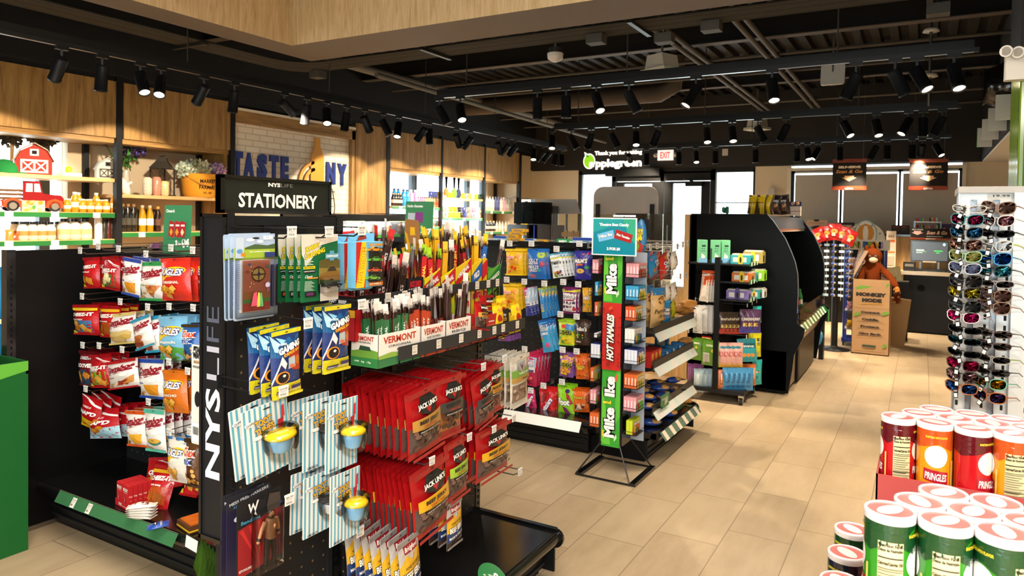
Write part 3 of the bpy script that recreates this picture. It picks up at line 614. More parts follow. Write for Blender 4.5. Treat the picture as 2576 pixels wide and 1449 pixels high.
kb('jolly_gummies','2a86d0',[('p',[(0,1),(1,1),(1,.66),(0,.9)],'b7c83a'),('e',.2,.8,.15,.1,'e05a3a'),('e',.8,.76,.12,.12,'e8b23a')] + T2('JOLLY',.42,.42,.10,'fff','14306a',.6) + T2('RANCHER',.42,.33,.06,'fff','14306a',.6) + Tx('GUMMIES',.42,.25,.06,'f0d83c',.56,b=.05),Hh=.24)
kb('welchs_purple','6e1a5c',[('p',[(.05,.1),(.05,.78),(.95,.76),(.9,.08)],'ece7ea'),('r',0,.82,1,.92,'d8cc32'),('e',.82,.18,.12,.10,'c0202c'),('e',.12,.26,.12,.08,'4a2a5a'),('e',.8,.42,.1,.06,'2a2a5a')] + T2("Welch's",.48,.66,.13,'26221f','f4f0ee',.84) + Tx('Fruit',.5,.40,.08,'2a2420',.34,sh=.2) + Tx('Snacks',.5,.29,.08,'2a2420',.42,sh=.2) + [('r',.1,.50,.85,.545,'9a2034')],Hh=.225)
kb('mms_yellow','dba01e',T2("m&m's",.56,.60,.15,'f4ece2','3a1e14',.7,b1=.1,b2=.03) + blobs(8,.15,.3,.9,.36,.05,['d02a1c','2a6ac0','3a9a3a','e07a20'],4) + Tx('Peanut',.36,.14,.05,'f4e8d0',.4))
kb('mms_brown','3a241a',T2("m&m's",.5,.66,.15,'f4ece2','1e100a',.7,b1=.1,b2=.03) + blobs(9,.15,.3,.7,.45,.055,['d02a1c','2a6ac0','3a9a3a','e07a20','e8c020'],4) + Tx('MINIS',.3,.14,.05,'f4e8d0',.36,b=.05))
kb('jolly_lollies','3aa0d8',[('r',0,.78,1,1,'1f5aa8'),('e',.62,.22,.2,.12,'d85a8a'),('e',.3,.38,.13,.08,'5ab04a'),('e',.2,.46,.12,.06,'e0622c')] + T2('JOLLY',.5,.80,.11,'fff','101c40',.7) + T2('RANCHER',.5,.70,.07,'fff','101c40',.7) + T2('GUMMIES',.5,.58,.08,'fff','2a70b8',.7),Hh=.23)
kb('gushers_green','b7cf2e',[('p',[(0,0),(1,0),(1,.5),(.6,.3),(.2,.45),(0,.3)],'e8d82a'),('p',[(.5,.86),(1,.8),(1,.55),(.5,.6)],'3f8fd0'),('e',.4,.75,.2,.1,'d84a2c')] + blobs(8,.1,.1,.9,.35,.09,['e05a2c','58b04a','f0d020'],3) + T2('GUSHERS',.5,.52,.16,'16160f','d8e43a',.86,b1=.10,b2=.05) ,crimp='9cc832')
kb('gushers_purple','7a4a9a',[('p',[(0,.2),(.3,.95),(1,.9),(.8,.2)],'e0a02c')] + blobs(8,.1,.6,.9,.9,.10,['f0d020','e8c82a','b06ab0'],3) + blobs(5,.2,.12,.8,.3,.1,['f0d020','e06a3a'],8) + T2('GUSHERS',.5,.55,.16,'16160f','d8e43a',.86,b1=.10,b2=.05))
kb('reeses_pieces','e0641a',blobs(26,.1,.1,.9,.85,.045,['f0c02a','4a2a14','e88a2a'],6) + T2('Reeses',.5,.56,.13,'f7dc3a','5a2a10',.66,sh=.2) + Tx('PIECES',.5,.46,.05,'f7dc3a',.4,b=.05))
kb('reeses_minis','e0641a',blobs(8,.2,.14,.85,.38,.10,['7a4a2a','c9a070','4a2a18'],6) + T2("Reese's",.5,.66,.12,'f7dc3a','5a2a10',.7,sh=.2) + [('p',[(.1,.06),(.5,.42),(.62,.1)],'e8c8b0')],crimp='d0560f')
kb('sweettarts_ropes','b81c4a',[('r',.25,.60,.85,.88,'8fc4e0'),('r',.1,.44,.85,.60,'ece4ea')] + T2('SweeT',.42,.74,.10,'fff','c8204c',.62,a=6) + T2('TARTS',.55,.63,.11,'4a90c8','fff',.66,a=6) + Tx('Ropes',.48,.50,.10,'2a2a6a',.62,sh=.2,b=.04) + blobs(6,.1,.08,.8,.36,.12,['d8302c','5a1428','e8849a'],3),Hh=.24)
kb('twizzlers_red','c8181c',[('p',[(.1,.1),(.5,.5),(.85,.3),(.6,.05)],'8a1418'),('p',[(.05,.5),(.3,.82),(.8,.9),(.4,.55)],'8a1418')] + T2('Twizzlers',.50,.42,.16,'f6f0f2','3a3c8a',.98,b1=.12,b2=.05,a=52),Hh=.22)
kb('twizzlers_pink','d81c6a',blobs(12,.3,.1,.9,.6,.09,['5a1428','e86a9a','8a1430'],5) + T2('Twizzlers',.50,.5,.15,'f6f0f2','3a3c8a',.96,b1=.12,b2=.05,a=52),Hh=.22)
kb('foot_green','8fcf1e',[('e',.62,.82,.14,.10,'3a2a6a'),('p',[(.55,.78),(.75,.7),(.95,.45),(.8,.4),(.6,.6)],'a82a3a'),('p',[(.35,.35),(.6,.3),(.9,.05),(.55,.05)],'7a2a6a')] + T2('Foot',.42,.48,.18,'f6f6ee','2a4a1a',.7,b1=.12,b2=.06),crimp='7cc018',W=.155,Hh=.24)
kb('yellow_jerky_nuggets','e8bc18',blobs(3,.3,.4,.7,.6,.16,['d8401c','b02a14'],3) + T2('BUC',.5,.75,.1,'c8201c','f8e060',.4),crimp='e0b010')
kb('chips_ahoy_blue','1f86c8',[('e',.35,.35,.2,.15,'b87a3a'),('e',.38,.35,.03,.03,'4a2a14'),('e',.3,.4,.03,.03,'4a2a14'),('p',[(.1,.85),(.25,.95),(.2,.78)],'d8302c')] + T2('Chips',.62,.68,.12,'f6f4f0','1a3a8a',.6,b1=.14,b2=.04) + T2('Ahoy!',.62,.54,.12,'f6f4f0','1a3a8a',.56,b1=.14,b2=.04),crimp='2a90d0')
kb('chips_ahoy_red','c8281e',[('e',.6,.84,.18,.10,'c88a4a')] + T2('Chips',.5,.66,.12,'f6f4f0','1a3a8a',.6,b1=.14,b2=.04) + T2('Ahoy!',.5,.52,.12,'f6f4f0','1a3a8a',.56,b1=.14,b2=.04) + Tx('MINI',.5,.36,.08,'f4e4d4',.36,b=.05),crimp='b81e18')
kb('oreo_blue','1c4aa8',[('e',.6,.4,.2,.16,'2a1a14'),('e',.6,.4,.16,.04,'eee8dc')] + T2('MINI OREO',.55,.66,.09,'f0f4fa','102a6a',.7))
kb('famous_amos','dcb274',[('r',0,.82,1,1,'2a7ab8')] + blobs(16,.2,.62,.85,.8,.05,['6a3e1c','8a5226'],3) + Tx('Famous',.45,.45,.10,'2a1c12',.7,sh=.3,a=12) + Tx('Amos',.55,.32,.11,'2a1c12',.5,sh=.3,a=8) + [('e',.6,.16,.12,.06,'6a4a2a')],W=.14,Hh=.27,T=.04,hole=False)
kb('white_pouch','e4dfd6',[('r',.2,.5,.8,.75,'8a3a2a'),('e',.5,.3,.25,.1,'a8703a')] + Tx('cookies',.5,.62,.06,'fff',.5),W=.10,Hh=.24)
kb('pack_orange','e8e0d4',[('r',0,.55,1,1,'d8521c')],W=.10,Hh=.26,T=.02); kb('pack_white','dcdad6',[('r',.12,.1,.5,.7,'c4c2be')] + [('r',.15,.14 + k*.05,.45,.155 + k*.05,'55534f') for k in range(10)],W=.11,Hh=.24,T=.02)
kb('pack_brown','3a2822',[('r',0,.0,1,.25,'b8302c')] + blobs(6,.2,.3,.8,.5,.1,['8a6a3a','c8b06a'],3) + Tx('trail',.5,.7,.12,'d8c8b0',.6),W=.11,Hh=.22); kb('pack_plum','4a2a4e',[('r',0,0,1,.3,'3a3a9a')] + T2('SUNNY',.5,.6,.12,'f0e8dc','2a1a2a',.8) + blobs(5,.2,.3,.8,.5,.1,['c8a03a','e0c06a'],3),W=.12,Hh=.24)
kb('pack_green','5f8f2e',[('r',.1,.06,.5,.5,'e0ddd2')] + [('r',.14,.1 + k*.05,.46,.115 + k*.05,'45433f') for k in range(7)] + Tx('tomater',.6,.8,.10,'e8f0d0',.6) + [('p',[(.6,.6),(.7,.68),(.8,.6),(.7,.52)],'d8c03a')],W=.13,Hh=.22)
kb('pack_pink','e2a9a0',[('r',0,0,1,.18,'e0a83a')] + Tx('RIND',.5,.55,.2,'b83a3a',.8) + [('e',.5,.82,.3,.1,'2a7a8a')],W=.11,Hh=.20); kb('pack_teal','2a98a4',[('e',.5,.3,.28,.14,'e89a3a'),('r',.1,.6,.9,.8,'1f6a78')] + Tx('mango',.5,.7,.08,'e8f4f0',.6),W=.12,Hh=.20)
kb('pack_skyblue','3f8fc4',Tx('fatso',.5,.55,.18,'14406a',.8,a=80) + [('e',.5,.2,.25,.12,'2a6aa0')],W=.11,Hh=.20); kb('pack_cinder','d0703a',[('r',.1,.3,.9,.8,'ece6dc')] + blobs(5,.2,.3,.8,.7,.1,['6a4a2a','8a6a4a'],3),W=.10,Hh=.20)
kb('pack_aqua','2ab0b0',blobs(5,.2,.2,.8,.8,.12,['e07a3a','1a7a7a','f0e8d8'],3),W=.09,Hh=.22); kb('pack_yellow','d8cf1e',[('r',.2,.5,.8,.8,'4a4a2a')] + Tx('chips',.5,.65,.06,'eee',.4),W=.09,Hh=.22)
kb('pack_lightblue','a8c4d4',[('r',.15,.3,.85,.8,'e4e8ea'),('e',.5,.15,.2,.08,'7a4a2a')],W=.10,Hh=.20); kb('pack_violet','6a3a6a',[('r',.15,.3,.85,.8,'8a5a8a')],W=.10,Hh=.20)
# toys and cards of the pegboard
def blue_toy(m,lidc,cupc,W):
    T = m.T; m.T = T @ MX.Translation((W*.15,-.03,-.155))
    m.lathe([(.022,0),(.026,.004),(.034,.042),(.038,.046)],20,cupc,'gloss'); m.lathe([(.041,.046),(.044,.05),(.042,.057),(.030,.064),(.001,.066)],20,lidc,'gloss'); m.box(.035,.062,-.008,.008,.052,.058,lidc,'gloss')
    m.T = T @ MX.Translation((W*.15,-.03,-.165)); m.lathe([(.038,0),(.048,.03),(.050,.085),(.030,.09)],16,'dde6ea','clear',cap=False); m.T = T
for k,lidc,cupc in (('toot_card_yellow','f0c81c','7fb9df'),('toot_card_black','33302e','e4e0da')):
    W,Hh = .15,.225
    a = [('r',i/9 + .028,0,i/9 + .075,1,'5fa8c4') for i in range(9)] + [('e',.15,.80,.12,.055,'f5f2ec')] + Tx('OOPS!',.15,.80,.035,'2a2c58',.17,a=10) + T2('TOOT',.42,.78,.085,'d8a72a','2f3266',.36,b1=.10,b2=.05,a=8) + T2('TUNES',.44,.67,.085,'d8a72a','2f3266',.42,b1=.10,b2=.05,a=8)
    a += [('e',.28,.58,.12,.04,'f0eeea'),('p',[(.72,.72),(.86,.74),(.82,.58),(.74,.56)],'a82430'),('p',[(.80,.74),(.88,.75),(.88,.92),(.82,.9)],'c03038')] + Tx('GM30529',.2,.05,.035,'2a2c38',.26)
    card(k,W,Hh,'ece8e2',a,extra=lambda m,F,l=lidc,c=cupc,W=W: blue_toy(m,l,c,W),r=.003)
def nb(m,F):
    for i in range(24): z = -.09 - i*.0062; m.tube([(-.070,-.012,z),(-.078,-.008,z - .001),(-.070,.004,z)],.0009,5,'c9c4ee','plastic')
    m.box(-.066,.058,-.013,.004,-.245,-.082,'e8e2da','paper')
    G = lambda x,y,l: V((x - .062,-.0135 - l,y - .243))
    m.art([('r',0,0,1,1,'e08a78'),('r',0,0,1,.16,'d9605a'),('r',0,.16,1,.24,'6fae62'),('r',0,.24,1,.38,'c98a5a'),('e',.55,.72,.27,.20,'7a4a2a'),('e',.55,.72,.22,.16,'e6d98a'),('r',.53,.56,.57,.88,'7a4a2a'),('r',.33,.70,.77,.73,'7a4a2a'),('e',.55,.72,.05,.06,'3a3a8a'),('e',.2,.92,.05,.035,'5a8ac8'),('e',.42,.95,.04,.03,'e8b04a'),('e',.88,.86,.06,.045,'6fb0a0'),('e',.14,.78,.05,.035,'d87a4a'),
           ('p',[(.25,.1),(.34,.36),(.46,.38),(.5,.1)],'c8506a'),('p',[(.46,.08),(.5,.36),(.56,.36),(.6,.08)],'e8c84a'),('p',[(.56,.08),(.58,.36),(.64,.34),(.7,.08)],'5aa86a'),('e',.85,.5,.09,.07,'b8b0d0'),('r',.83,.36,.87,.46,'6a4a7a')] + blobs(16,.1,.02,.9,.13,.012,['4a2428'],3) + blobs(10,.08,.5,.28,.9,.012,['f0d890'],5),G,'gloss',.12,.16)
    m.box(-.085,.088,-.02,.006,-.262,-.075,'dfe6ee','clear'); m.tube([(.074,-.008,-.10),(.074,-.008,-.235)],.006,8,'3a4a9a','plastic')
card('notebook_pack',.18,.27,'a8c0dc',[('r',0,.70,1,1,'a9bfdc'),('r',0,.70,1,.84,'9db83a'),('p',[(.25,.84),(.5,.88),(.8,.86),(1,.88),(1,.82),(.25,.82)],'47603a'),('e',.38,.93,.1,.03,'eef2f6'),('e',.62,.91,.08,.025,'eef2f6'),('r',.02,.72,.22,.96,'b8cadf'),('e',.12,.8,.07,.04,'5f96c8'),('e',.2,.76,.06,.035,'d8842c')]
    + Tx('BLUEY',.82,.955,.04,'f4f6fa',.26,b=.08) + Tx('SPIRAL NOTEBOOK WITH PEN',.6,.79,.014,'f4f4ea',.5) + [('r',.72,.72,.98,.78,'2f3f7e')],extra=nb,back='aaa')
def car(m,body,L=.075,z=-.215,x=.03,y=-.028):
    T = m.T; m.T = T @ MX.Translation((x,y,z)) @ MX.Scale(L/.075,4,V((1,1,1)))
    P = [(-.037,.004),(-.036,.012),(-.018,.015),(-.008,.023),(.010,.023),(.016,.015),(.037,.013),(.037,.004)]
    m.prism(P,-.015,.015,body,'gloss',axis='y')
    m.prism([(-.015,.0155),(-.007,.0218),(.008,.0218),(.013,.0155)],-.0155,.0155,'15181c','gloss',axis='y')
    for a in (-.024,.022):
        for b in (-.016,.012): m.tube([(a,b,.004),(a,b + .004,.004)],.0068,12,'161616','plastic'); m.tube([(a,b - .0005,.004),(a,b + .0045,.004)],.0035,10,'b8b8b8','metal')
    m.T = T
def diecast(kind,body,sw):
    def ex(m,F):
        car(m,body); m.rbox(-.012,.078,-.052,-.001,-.235,-.17,.01,'e8eef0','clear')
    a = [('r',0,0,1,.84,'12663c'),('p',[(0,.88),(0,1),(1,1),(1,.9),(.55,.84),(.1,.62),(.02,.7)],'d8d2c6'),('p',[(.06,.70),(.55,.82),(.5,.80),(.12,.52)],'e8e2d8')]
    a += T2('JOHNNY',.30,.81,.065,'e6cf1e','2a2a1a',.42,b1=.08,b2=.05,a=18,sh=.2) + T2('LIGHTNING',.36,.72,.065,'e6cf1e','2a2a1a',.56,b1=.08,b2=.05,a=18,sh=.2)
    a += [('r',.05,.49,.36,.53,'e2cf1c')] + Tx('NEW CASTING!',.2,.51,.02,'14462a',.26) + [('r',.05,.43,.36,.47,'15181a')] + Tx('LIMITED EDITION',.2,.455,.015,'eee',.28)
    a += [('r',.06,.55 + k*.022,.30 - (k % 2)*.06,.56 + k*.022,'cfe0d4') for k in range(4)] + [('r',.06,.17 + k*.017,.32 - (k % 3)*.04,.177 + k*.017,'bfd4c4') for k in range(9)] + Tx('Classic',.16,.38,.04,'eee',.2,sh=.3) + [('r',.12,.345,.40,.365,'d88a2a'),('r',.06,.08,.36,.155,'151515'),('r',.09,.10,.28,.145,sw)]
    a += [('r',.42,.26,1,.60,'8a7a3a'),('p',[(.42,.6),(.7,.66),(1,.6),(1,.48),(.42,.5)],'5a5228'),('p',[(.44,.30),(.44,.40),(.62,.43),(.70,.52),(.86,.53),(.92,.44),(1,.43),(1,.28)],'8a6428'),('p',[(.64,.44),(.71,.51),(.85,.52),(.90,.44)],'3a3426'),('e',.76,.30,.06,.04,'1c1a18'),('p',[(.44,.26),(1,.26),(1,.29),(.44,.32)],'3a4a1e')]
    a += [('p',[(.58,.63),(.58,.71),(.70,.71),(.70,.75),(.82,.75),(.82,.71),(.96,.71),(.96,.63),(.82,.63),(.82,.60),(.70,.60),(.70,.63)],'5a9ab4')] + Tx('CHEVROLET',.77,.67,.028,'eef4f4',.34,b=.05) + [('r',.44,.0,.95,.25,'d4d0c8')]
    card(kind,.165,.27,'12663c',a,extra=ex)
diecast('diecast_card_plum','1a201e','5a2a5a'); diecast('diecast_card_maroon','4a1c24','5a1c2c'); diecast('diecast_card_grey','9a9690','9a9690'); diecast('diecast_card_orange','b03a1c','c84a1c')
def hw(m,F):
    m.box(-.075,.075,-.045,-.001,-.225,-.035,'6db7e0','card')
    G = lambda x,y,l: V((x - .075,-.0455 - l,y - .225))
    m.art([('r',0,0,.36,1,'c8281c'),('p',[(.0,0),(.3,.0),(.40,.5),(.36,1),(.2,1),(.1,.5)],'f0c81c')] + T2('HOT WHEELS',.21,.5,.115,'f2cf28','c4201a',.95,b1=.10,b2=.06,a=78) + [('r',.45,.86,1,1,'6db7e0')] + T2('HOT WHEELS',.74,.93,.05,'f2cf28','c4201a',.5) +
          [('r',.45,.12,.96,.85,'4f4c38'),('r',.45,.60,.96,.61,'7a765a'),('r',.45,.36,.96,.37,'7a765a'),('r',.45,.02,1,.11,'d87a1c')] + Tx('HOT WHEELS 5',.7,.065,.035,'f8f0e0',.44,b=.04),G,'card',.15,.19)
    for z,c,x in ((-.078,'d88a1c',.022),(-.120,'5aa82c',.026),(-.165,'c8501c',.022),(-.197,'6aa82a',.012)): car(m,c,.062,z,x,-.045)
    m.box(-.004,.07,-.058,-.045,-.205,-.06,'fff','clear')
card('toy_car_box',.15,.24,'6db7e0',[('r',0,.8,1,1,'7cc0e6'),('p',[(.3,.86),(.7,.9),(.66,.97),(.4,.95)],'a83a24')],extra=hw,r=.02)
bag('gaming_bag',.15,.25,.02,'1e3a7a',[('p',[(0,1),(1,1),(1,.55),(0,.62)],'1b5d94'),('p',[(0,.95),(.3,.8),(.2,.75),(.5,.62),(.1,.7)],'b0dcf2'),('p',[(.2,.9),(.5,.84),(.4,.8),(.8,.74),(.35,.78)],'8fcbe8'),('p',[(.0,.25),(.3,.62),(.45,.5),(.15,.1),(0,.05)],'e8e2e6'),('p',[(0,.2),(.25,.5),(.38,.42),(.12,.06)],'242a5c'),('p',[(.5,.64),(1,.75),(1,.35),(.6,.4)],'c03a20'),('e',.85,.52,.12,.12,'d8782a'),
    ('r',0,0,1,.20,'d6cb22'),('e',.30,.30,.22,.16,'e0902a'),('e',.31,.30,.17,.13,'17151c'),('e',.33,.33,.05,.035,'e8e4dc'),('p',[(.45,.42),(.70,.44),(.70,.60),(.47,.58)],'a8b4b8'),('e',.58,.46,.09,.04,'d86a3a'),('r',.12,.06,.55,.11,'3a3274'),('r',.6,.10,.95,.15,'3a3274')]
    + T2('GAMING',.55,.74,.085,'f3f3f0','141414',.78,b1=.12,b2=.06,a=12,sh=.2) + T2('SURPRISE BAG',.6,.665,.042,'f2cf3a','c02a1c',.6,a=12) + Tx('POWERTEK',.28,.80,.03,'e8f0f4',.36) + Tx('TRADING CARD SNACKS',.5,.085,.02,'eeeef0',.8),crimp='d6cb22',seal=.04)
def wwe(m,F):      # bendable figure on its card
    sk,bl = 'c08a5e','1b1a1c'
    def limb(pts,r,c): m.tube([(a,-.022,b) for a,b in pts],r,8,c,'plastic')
    limb([(.012,-.150),(.010,-.195),(.006,-.238)],[.010,.0075,.006],bl); limb([(.032,-.150),(.036,-.195),(.038,-.238)],[.010,.0075,.006],bl)
    limb([(.022,-.152),(.022,-.135),(.023,-.105),(.023,-.085)],[.016,.014,.020,.013],sk); limb([(.004,-.092),(-.010,-.115),(-.020,-.145)],[.008,.006,.005],sk); limb([(.042,-.092),(.050,-.118),(.052,-.142)],[.008,.006,.005],sk)
    m.ball((-.022,-.022,-.150),.006,8,sk); m.ball((.052,-.022,-.147),.006,8,sk); m.ball((.023,-.024,-.070),.011,10,sk,sc=(.85,.9,1.1)); m.ball((.024,-.020,-.066),.0125,10,'2a1c16',sc=(.95,.9,1.1)); m.ball((.023,-.029,-.078),.0065,8,'3a261c')
    m.box(0,.012,-.032,-.016,-.246,-.238,bl); m.box(.034,.046,-.032,-.016,-.246,-.238,bl); m.tube([(-.018,-.022,-.138),(-.021,-.022,-.146)],.0065,8,bl,'plastic'); m.tube([(.0515,-.022,-.133),(.052,-.022,-.141)],.0065,8,bl,'plastic')
    m.rbox(-.035,.065,-.04,-.001,-.252,-.05,.012,'e8eef0','clear')
card('figure_card',.16,.26,'17171a',[('p',[(.02,.02),(.02,.64),(.98,.74),(.98,.1)],'8a1c20')] + [('p',[(.5,.1),(.05 + .2*k,.62 + .02*k),(.13 + .2*k,.63 + .02*k)],'b42a26') for k in range(5)] + [('p',[(.62,.76),(.7,.96),(.95,.93),(.97,.76)],'4a4038'),('r',.93,.05,1,.8,'2f3f8e')]
    + [('p',[(.22,.93),(.28,.80),(.33,.88),(.38,.80),(.46,.94),(.42,.94),(.375,.86),(.33,.93),(.28,.86),(.26,.93)],'ece8e6')] + Tx('BendEms',.28,.72,.045,'3f8fb4',.42) + Tx('SETH ROLLINS',.16,.12,.03,'ddd',.26),extra=wwe)
card('marker_card',.16,.26,'241f3a',[('r',0,.82,1,1,'2a2a30')] + Tx('MESS FREE MARKERS',.5,.93,.035,'d8d8dc',.9,a=6) + Tx('LIGHTYEAR',.4,.86,.03,'4a9ac0',.5) + [('e',.25,.7,.1,.06,'d8d8e0'),('e',.28,.7,.05,.035,'3a2a8a')])
card('fingerboard_card',.10,.25,'dedad4',[('r',0,.80,1,1,'e4e0da')] + Tx('STAR',.5,.955,.05,'15151a',.7,b=.1) + Tx('WARS',.5,.895,.05,'15151a',.8,b=.1) + Tx('MANDA',.5,.83,.03,'a8844a',.6,b=.05) + Tx('FINGERB',.5,.78,.022,'15151a',.7) + [('e',.55,.46,.24,.2,'14161c'),('r',.12,.03,.9,.22,'f0eeea')] + [('r',.2 + .06*k,.1,.23 + .06*k,.18,'222') for k in range(9)],hole=False)
def price_art(price): return [('t','$' + price,.5,.78,.2,'2a2a2c',{'b': .0,'w': .72})] + [('r',.12,.56,.86,.59,'9a9896'),('r',.12,.48,.7,.50,'a8a6a4')] + [('r',.14 + .065*k,.18,.14 + .065*k + (.02 if k % 3 else .045),.38,'4a4846') for k in range(9)]
_tag = {}
def tag_mesh(price,w=.036,h=.03):
    k = (price,w,h)
    if k not in _tag:
        m = MB(); m.box(-w/2,w/2,0,.001,-h,0,'eceae8','gloss'); m.art(price_art(price),lambda x,y,l: V((x - w/2,-l,y - h)),'paper',w,h,9,.0003); m.box(-w/2,w/2,-.001,.003,-.003,.003,'e8eef0','gloss'); _tag[k] = m.mesh('price_tag')
    return _tag[k]
# ------------------------------------------------------------------ placing
def rotz(axis): return {'Y': 0,'X': pi/2,'X-': -pi/2}[axis]
def fdir(axis): return {'Y': V((0,-1,0)),'X': V((1,0,0)),'X-': V((-1,0,0))}[axis]
def pt(axis,px,py,d): return onY(px,py,d) if axis == 'Y' else onX(px,py,d)
def inst(kind,name,loc,rot,sc): o = bpy.data.objects.new(name,KIND[kind][0]); COL.objects.link(o); o.location = loc; o.rotation_euler = rot; o.scale = sc; return o
def hang(kind,name,axis,d,box,n,label,cat,group=None,gap=.022,roll=0,blabel=None,yaw=0,ksc=1.0):
    """front package of a row: box in picture pixels on the plane axis = d; n more behind it"""
    x0,y0,x1,y1 = box; me,W,Hh,T = KIND[kind]
    cx = (x0 + x1)/2; a,b = pt(axis,x0,(y0 + y1)/2,d),pt(axis,x1,(y0 + y1)/2,d)
    w = abs((b - a).y if axis[0] == 'X' else (b - a).x)
    top = pt(axis,cx,y0,d); bot = pt(axis,cx,y1,d); h = top.z - bot.z
    if roll:
        c,s_ = abs(cos(R(roll))),abs(sin(R(roll))); dt = c*c - s_*s_
        w,h = max((w*c - h*s_)/dt,w*.7),max((h*c - w*s_)/dt,h*.7)
    sc = (w/W,max(.6,(w/W + h/Hh)/2),h/Hh); s2 = (sc[0],min(sc[1],gap/(2.1*T)) if T > .004 else sc[1],sc[2]); f = fdir(axis)
    cen = (a + b)/2; cen.z = (top.z + bot.z)/2
    out = []
    for k in range(n + 1):
        rl = R(roll) + (rnd.uniform(-.03,.03) if k else 0); yw = rotz(axis) + R(yaw) + (rnd.uniform(-.04,.04) if k else 0)
        q = MX.Rotation(yw,3,'Z') @ MX.Rotation(rl,3,'Y')
        loc = cen + q @ V((0,0,h/2)) - f*gap*k + (V((0,0,rnd.uniform(-.004,.004))) if k else V((0,0,0)))
        o = inst(kind,name,loc,q.to_euler(),s2 if k else sc)
        sh = label.split(',')[0]
        tag(o,label if k == 0 else (blabel or 'hanging in the row behind the front ' + sh),cat,group if k == 0 else 'row behind the ' + sh); out.append(o)
    return out
def hook(axis,d0,d1,px,py,price,label,col='8a8886',mat='wire',tagw=.036,group=None,loop=True):
    """peg hook from the board plane d0 to its tip d1, tip tag centred at pixel px, py"""
    tip = pt(axis,px,py,d1); f = fdir(axis); L = abs(d1 - d0); base = tip - f*(L - .007); L -= .007
    t = thing('peg_hook',label,'hook',base,rotz(axis),group)
    m = MB(); m.tube([(0,0,0),(0,-L,0)],.0022,6,col,mat); m.tube([(0,0,-.028),(0,-L + .03,-.028),(0,-L + .012,-.018)],.0026,6,col,mat); m.box(-.014,.014,-.004,.0,-.035,.006,col,mat); m.obj('wire',t)
    if price: o = bpy.data.objects.new('price_tag',tag_mesh(price,tagw,tagw*.84)); COL.objects.link(o); o.parent = t; o.location = (0,-L - .003,.004)
    return t
# ================================================================== near gondola (stationery wing, meat snacks, crackers)
PX = -1.80
def slots(m,x0,x1,y,z0,z1,axis='Y',s=-1):
    z = z0 + .03
    while z < z1 - .04:
        if axis == 'Y': m.box(x0,x1,y - .0006,y + .0006,z,z + .014,'020202','matte')
        else: m.box(y - .0006,y + .0006,x0,x1,z,z + .014,'020202','matte')
        z += .03
G1 = thing('gondola','near black pegboard gondola carrying meat snacks, toys and crackers','shelving',(-2.8,2.3,0)); g1 = lambda m,n_: m.obj(n_,G1,loc=(2.8,-2.3,0))
m = MB(); m.box(PX - .012,PX,1.93,2.82,.20,1.33,DARK,'pegboard'); g1(m,'meat_snack_pegboard')
m = MB(); m.box(PX - .04,PX - .012,1.415,1.87,.05,1.575,'1a1b1d','blackmetal'); m.box(PX - .012,PX - .004,1.45,1.85,.10,1.545,DARK,'pegboard')
for q in ((1.415,1.45,.05,1.575),(1.845,1.87,.05,1.575),(1.45,1.845,1.545,1.575),(1.45,1.845,.05,.10)): m.box(PX - .013,PX + .004,*q,'1d1e20','blackmetal')
g1(m,'stationery_pegboard')
for q in (1.885,2.83):
    zu_ = 1.58 if q < 2 else 1.33
    m = MB(); m.box(PX - .06,PX + .004,q - .018,q + .018,0,zu_,'0c0d0e','gloss'); slots(m,q - .006,q - .002,PX + .0045,.1,zu_ - .03,'X'); slots(m,q + .003,q + .007,PX + .0045,.1,zu_ - .03,'X'); g1(m,'upright')
m = MB(); m.box(-3.75,PX - .02,2.33,2.80,0,1.34,'0d0e0f','blackmetal'); g1(m,'core')
m = MB(); m.box(-3.76,-1.86,2.315,2.33,.22,1.35,'111','pegboard'); g1(m,'cracker_pegboard')
m = MB(); m.box(-3.78,-1.85,2.18,2.82,1.345,1.375,'17181a','blackmetal'); g1(m,'top_shelf')
# left wing panel
m = MB(); m.box(-3.83,-3.79,1.77,2.45,.09,1.385,'0d0d0e','blackmetal'); m.box(-3.835,-3.785,1.735,1.775,.02,1.39,'131416','gloss'); slots(m,1.752,1.758,-3.784,.1,1.37,'X'); m.box(-3.84,-3.782,1.74,2.45,0.02,.30,'0b0b0c','blackmetal'); m.box(-3.80,-3.775,1.74,1.99,0,.022,'a9a6a2','metal'); g1(m,'left_wing')
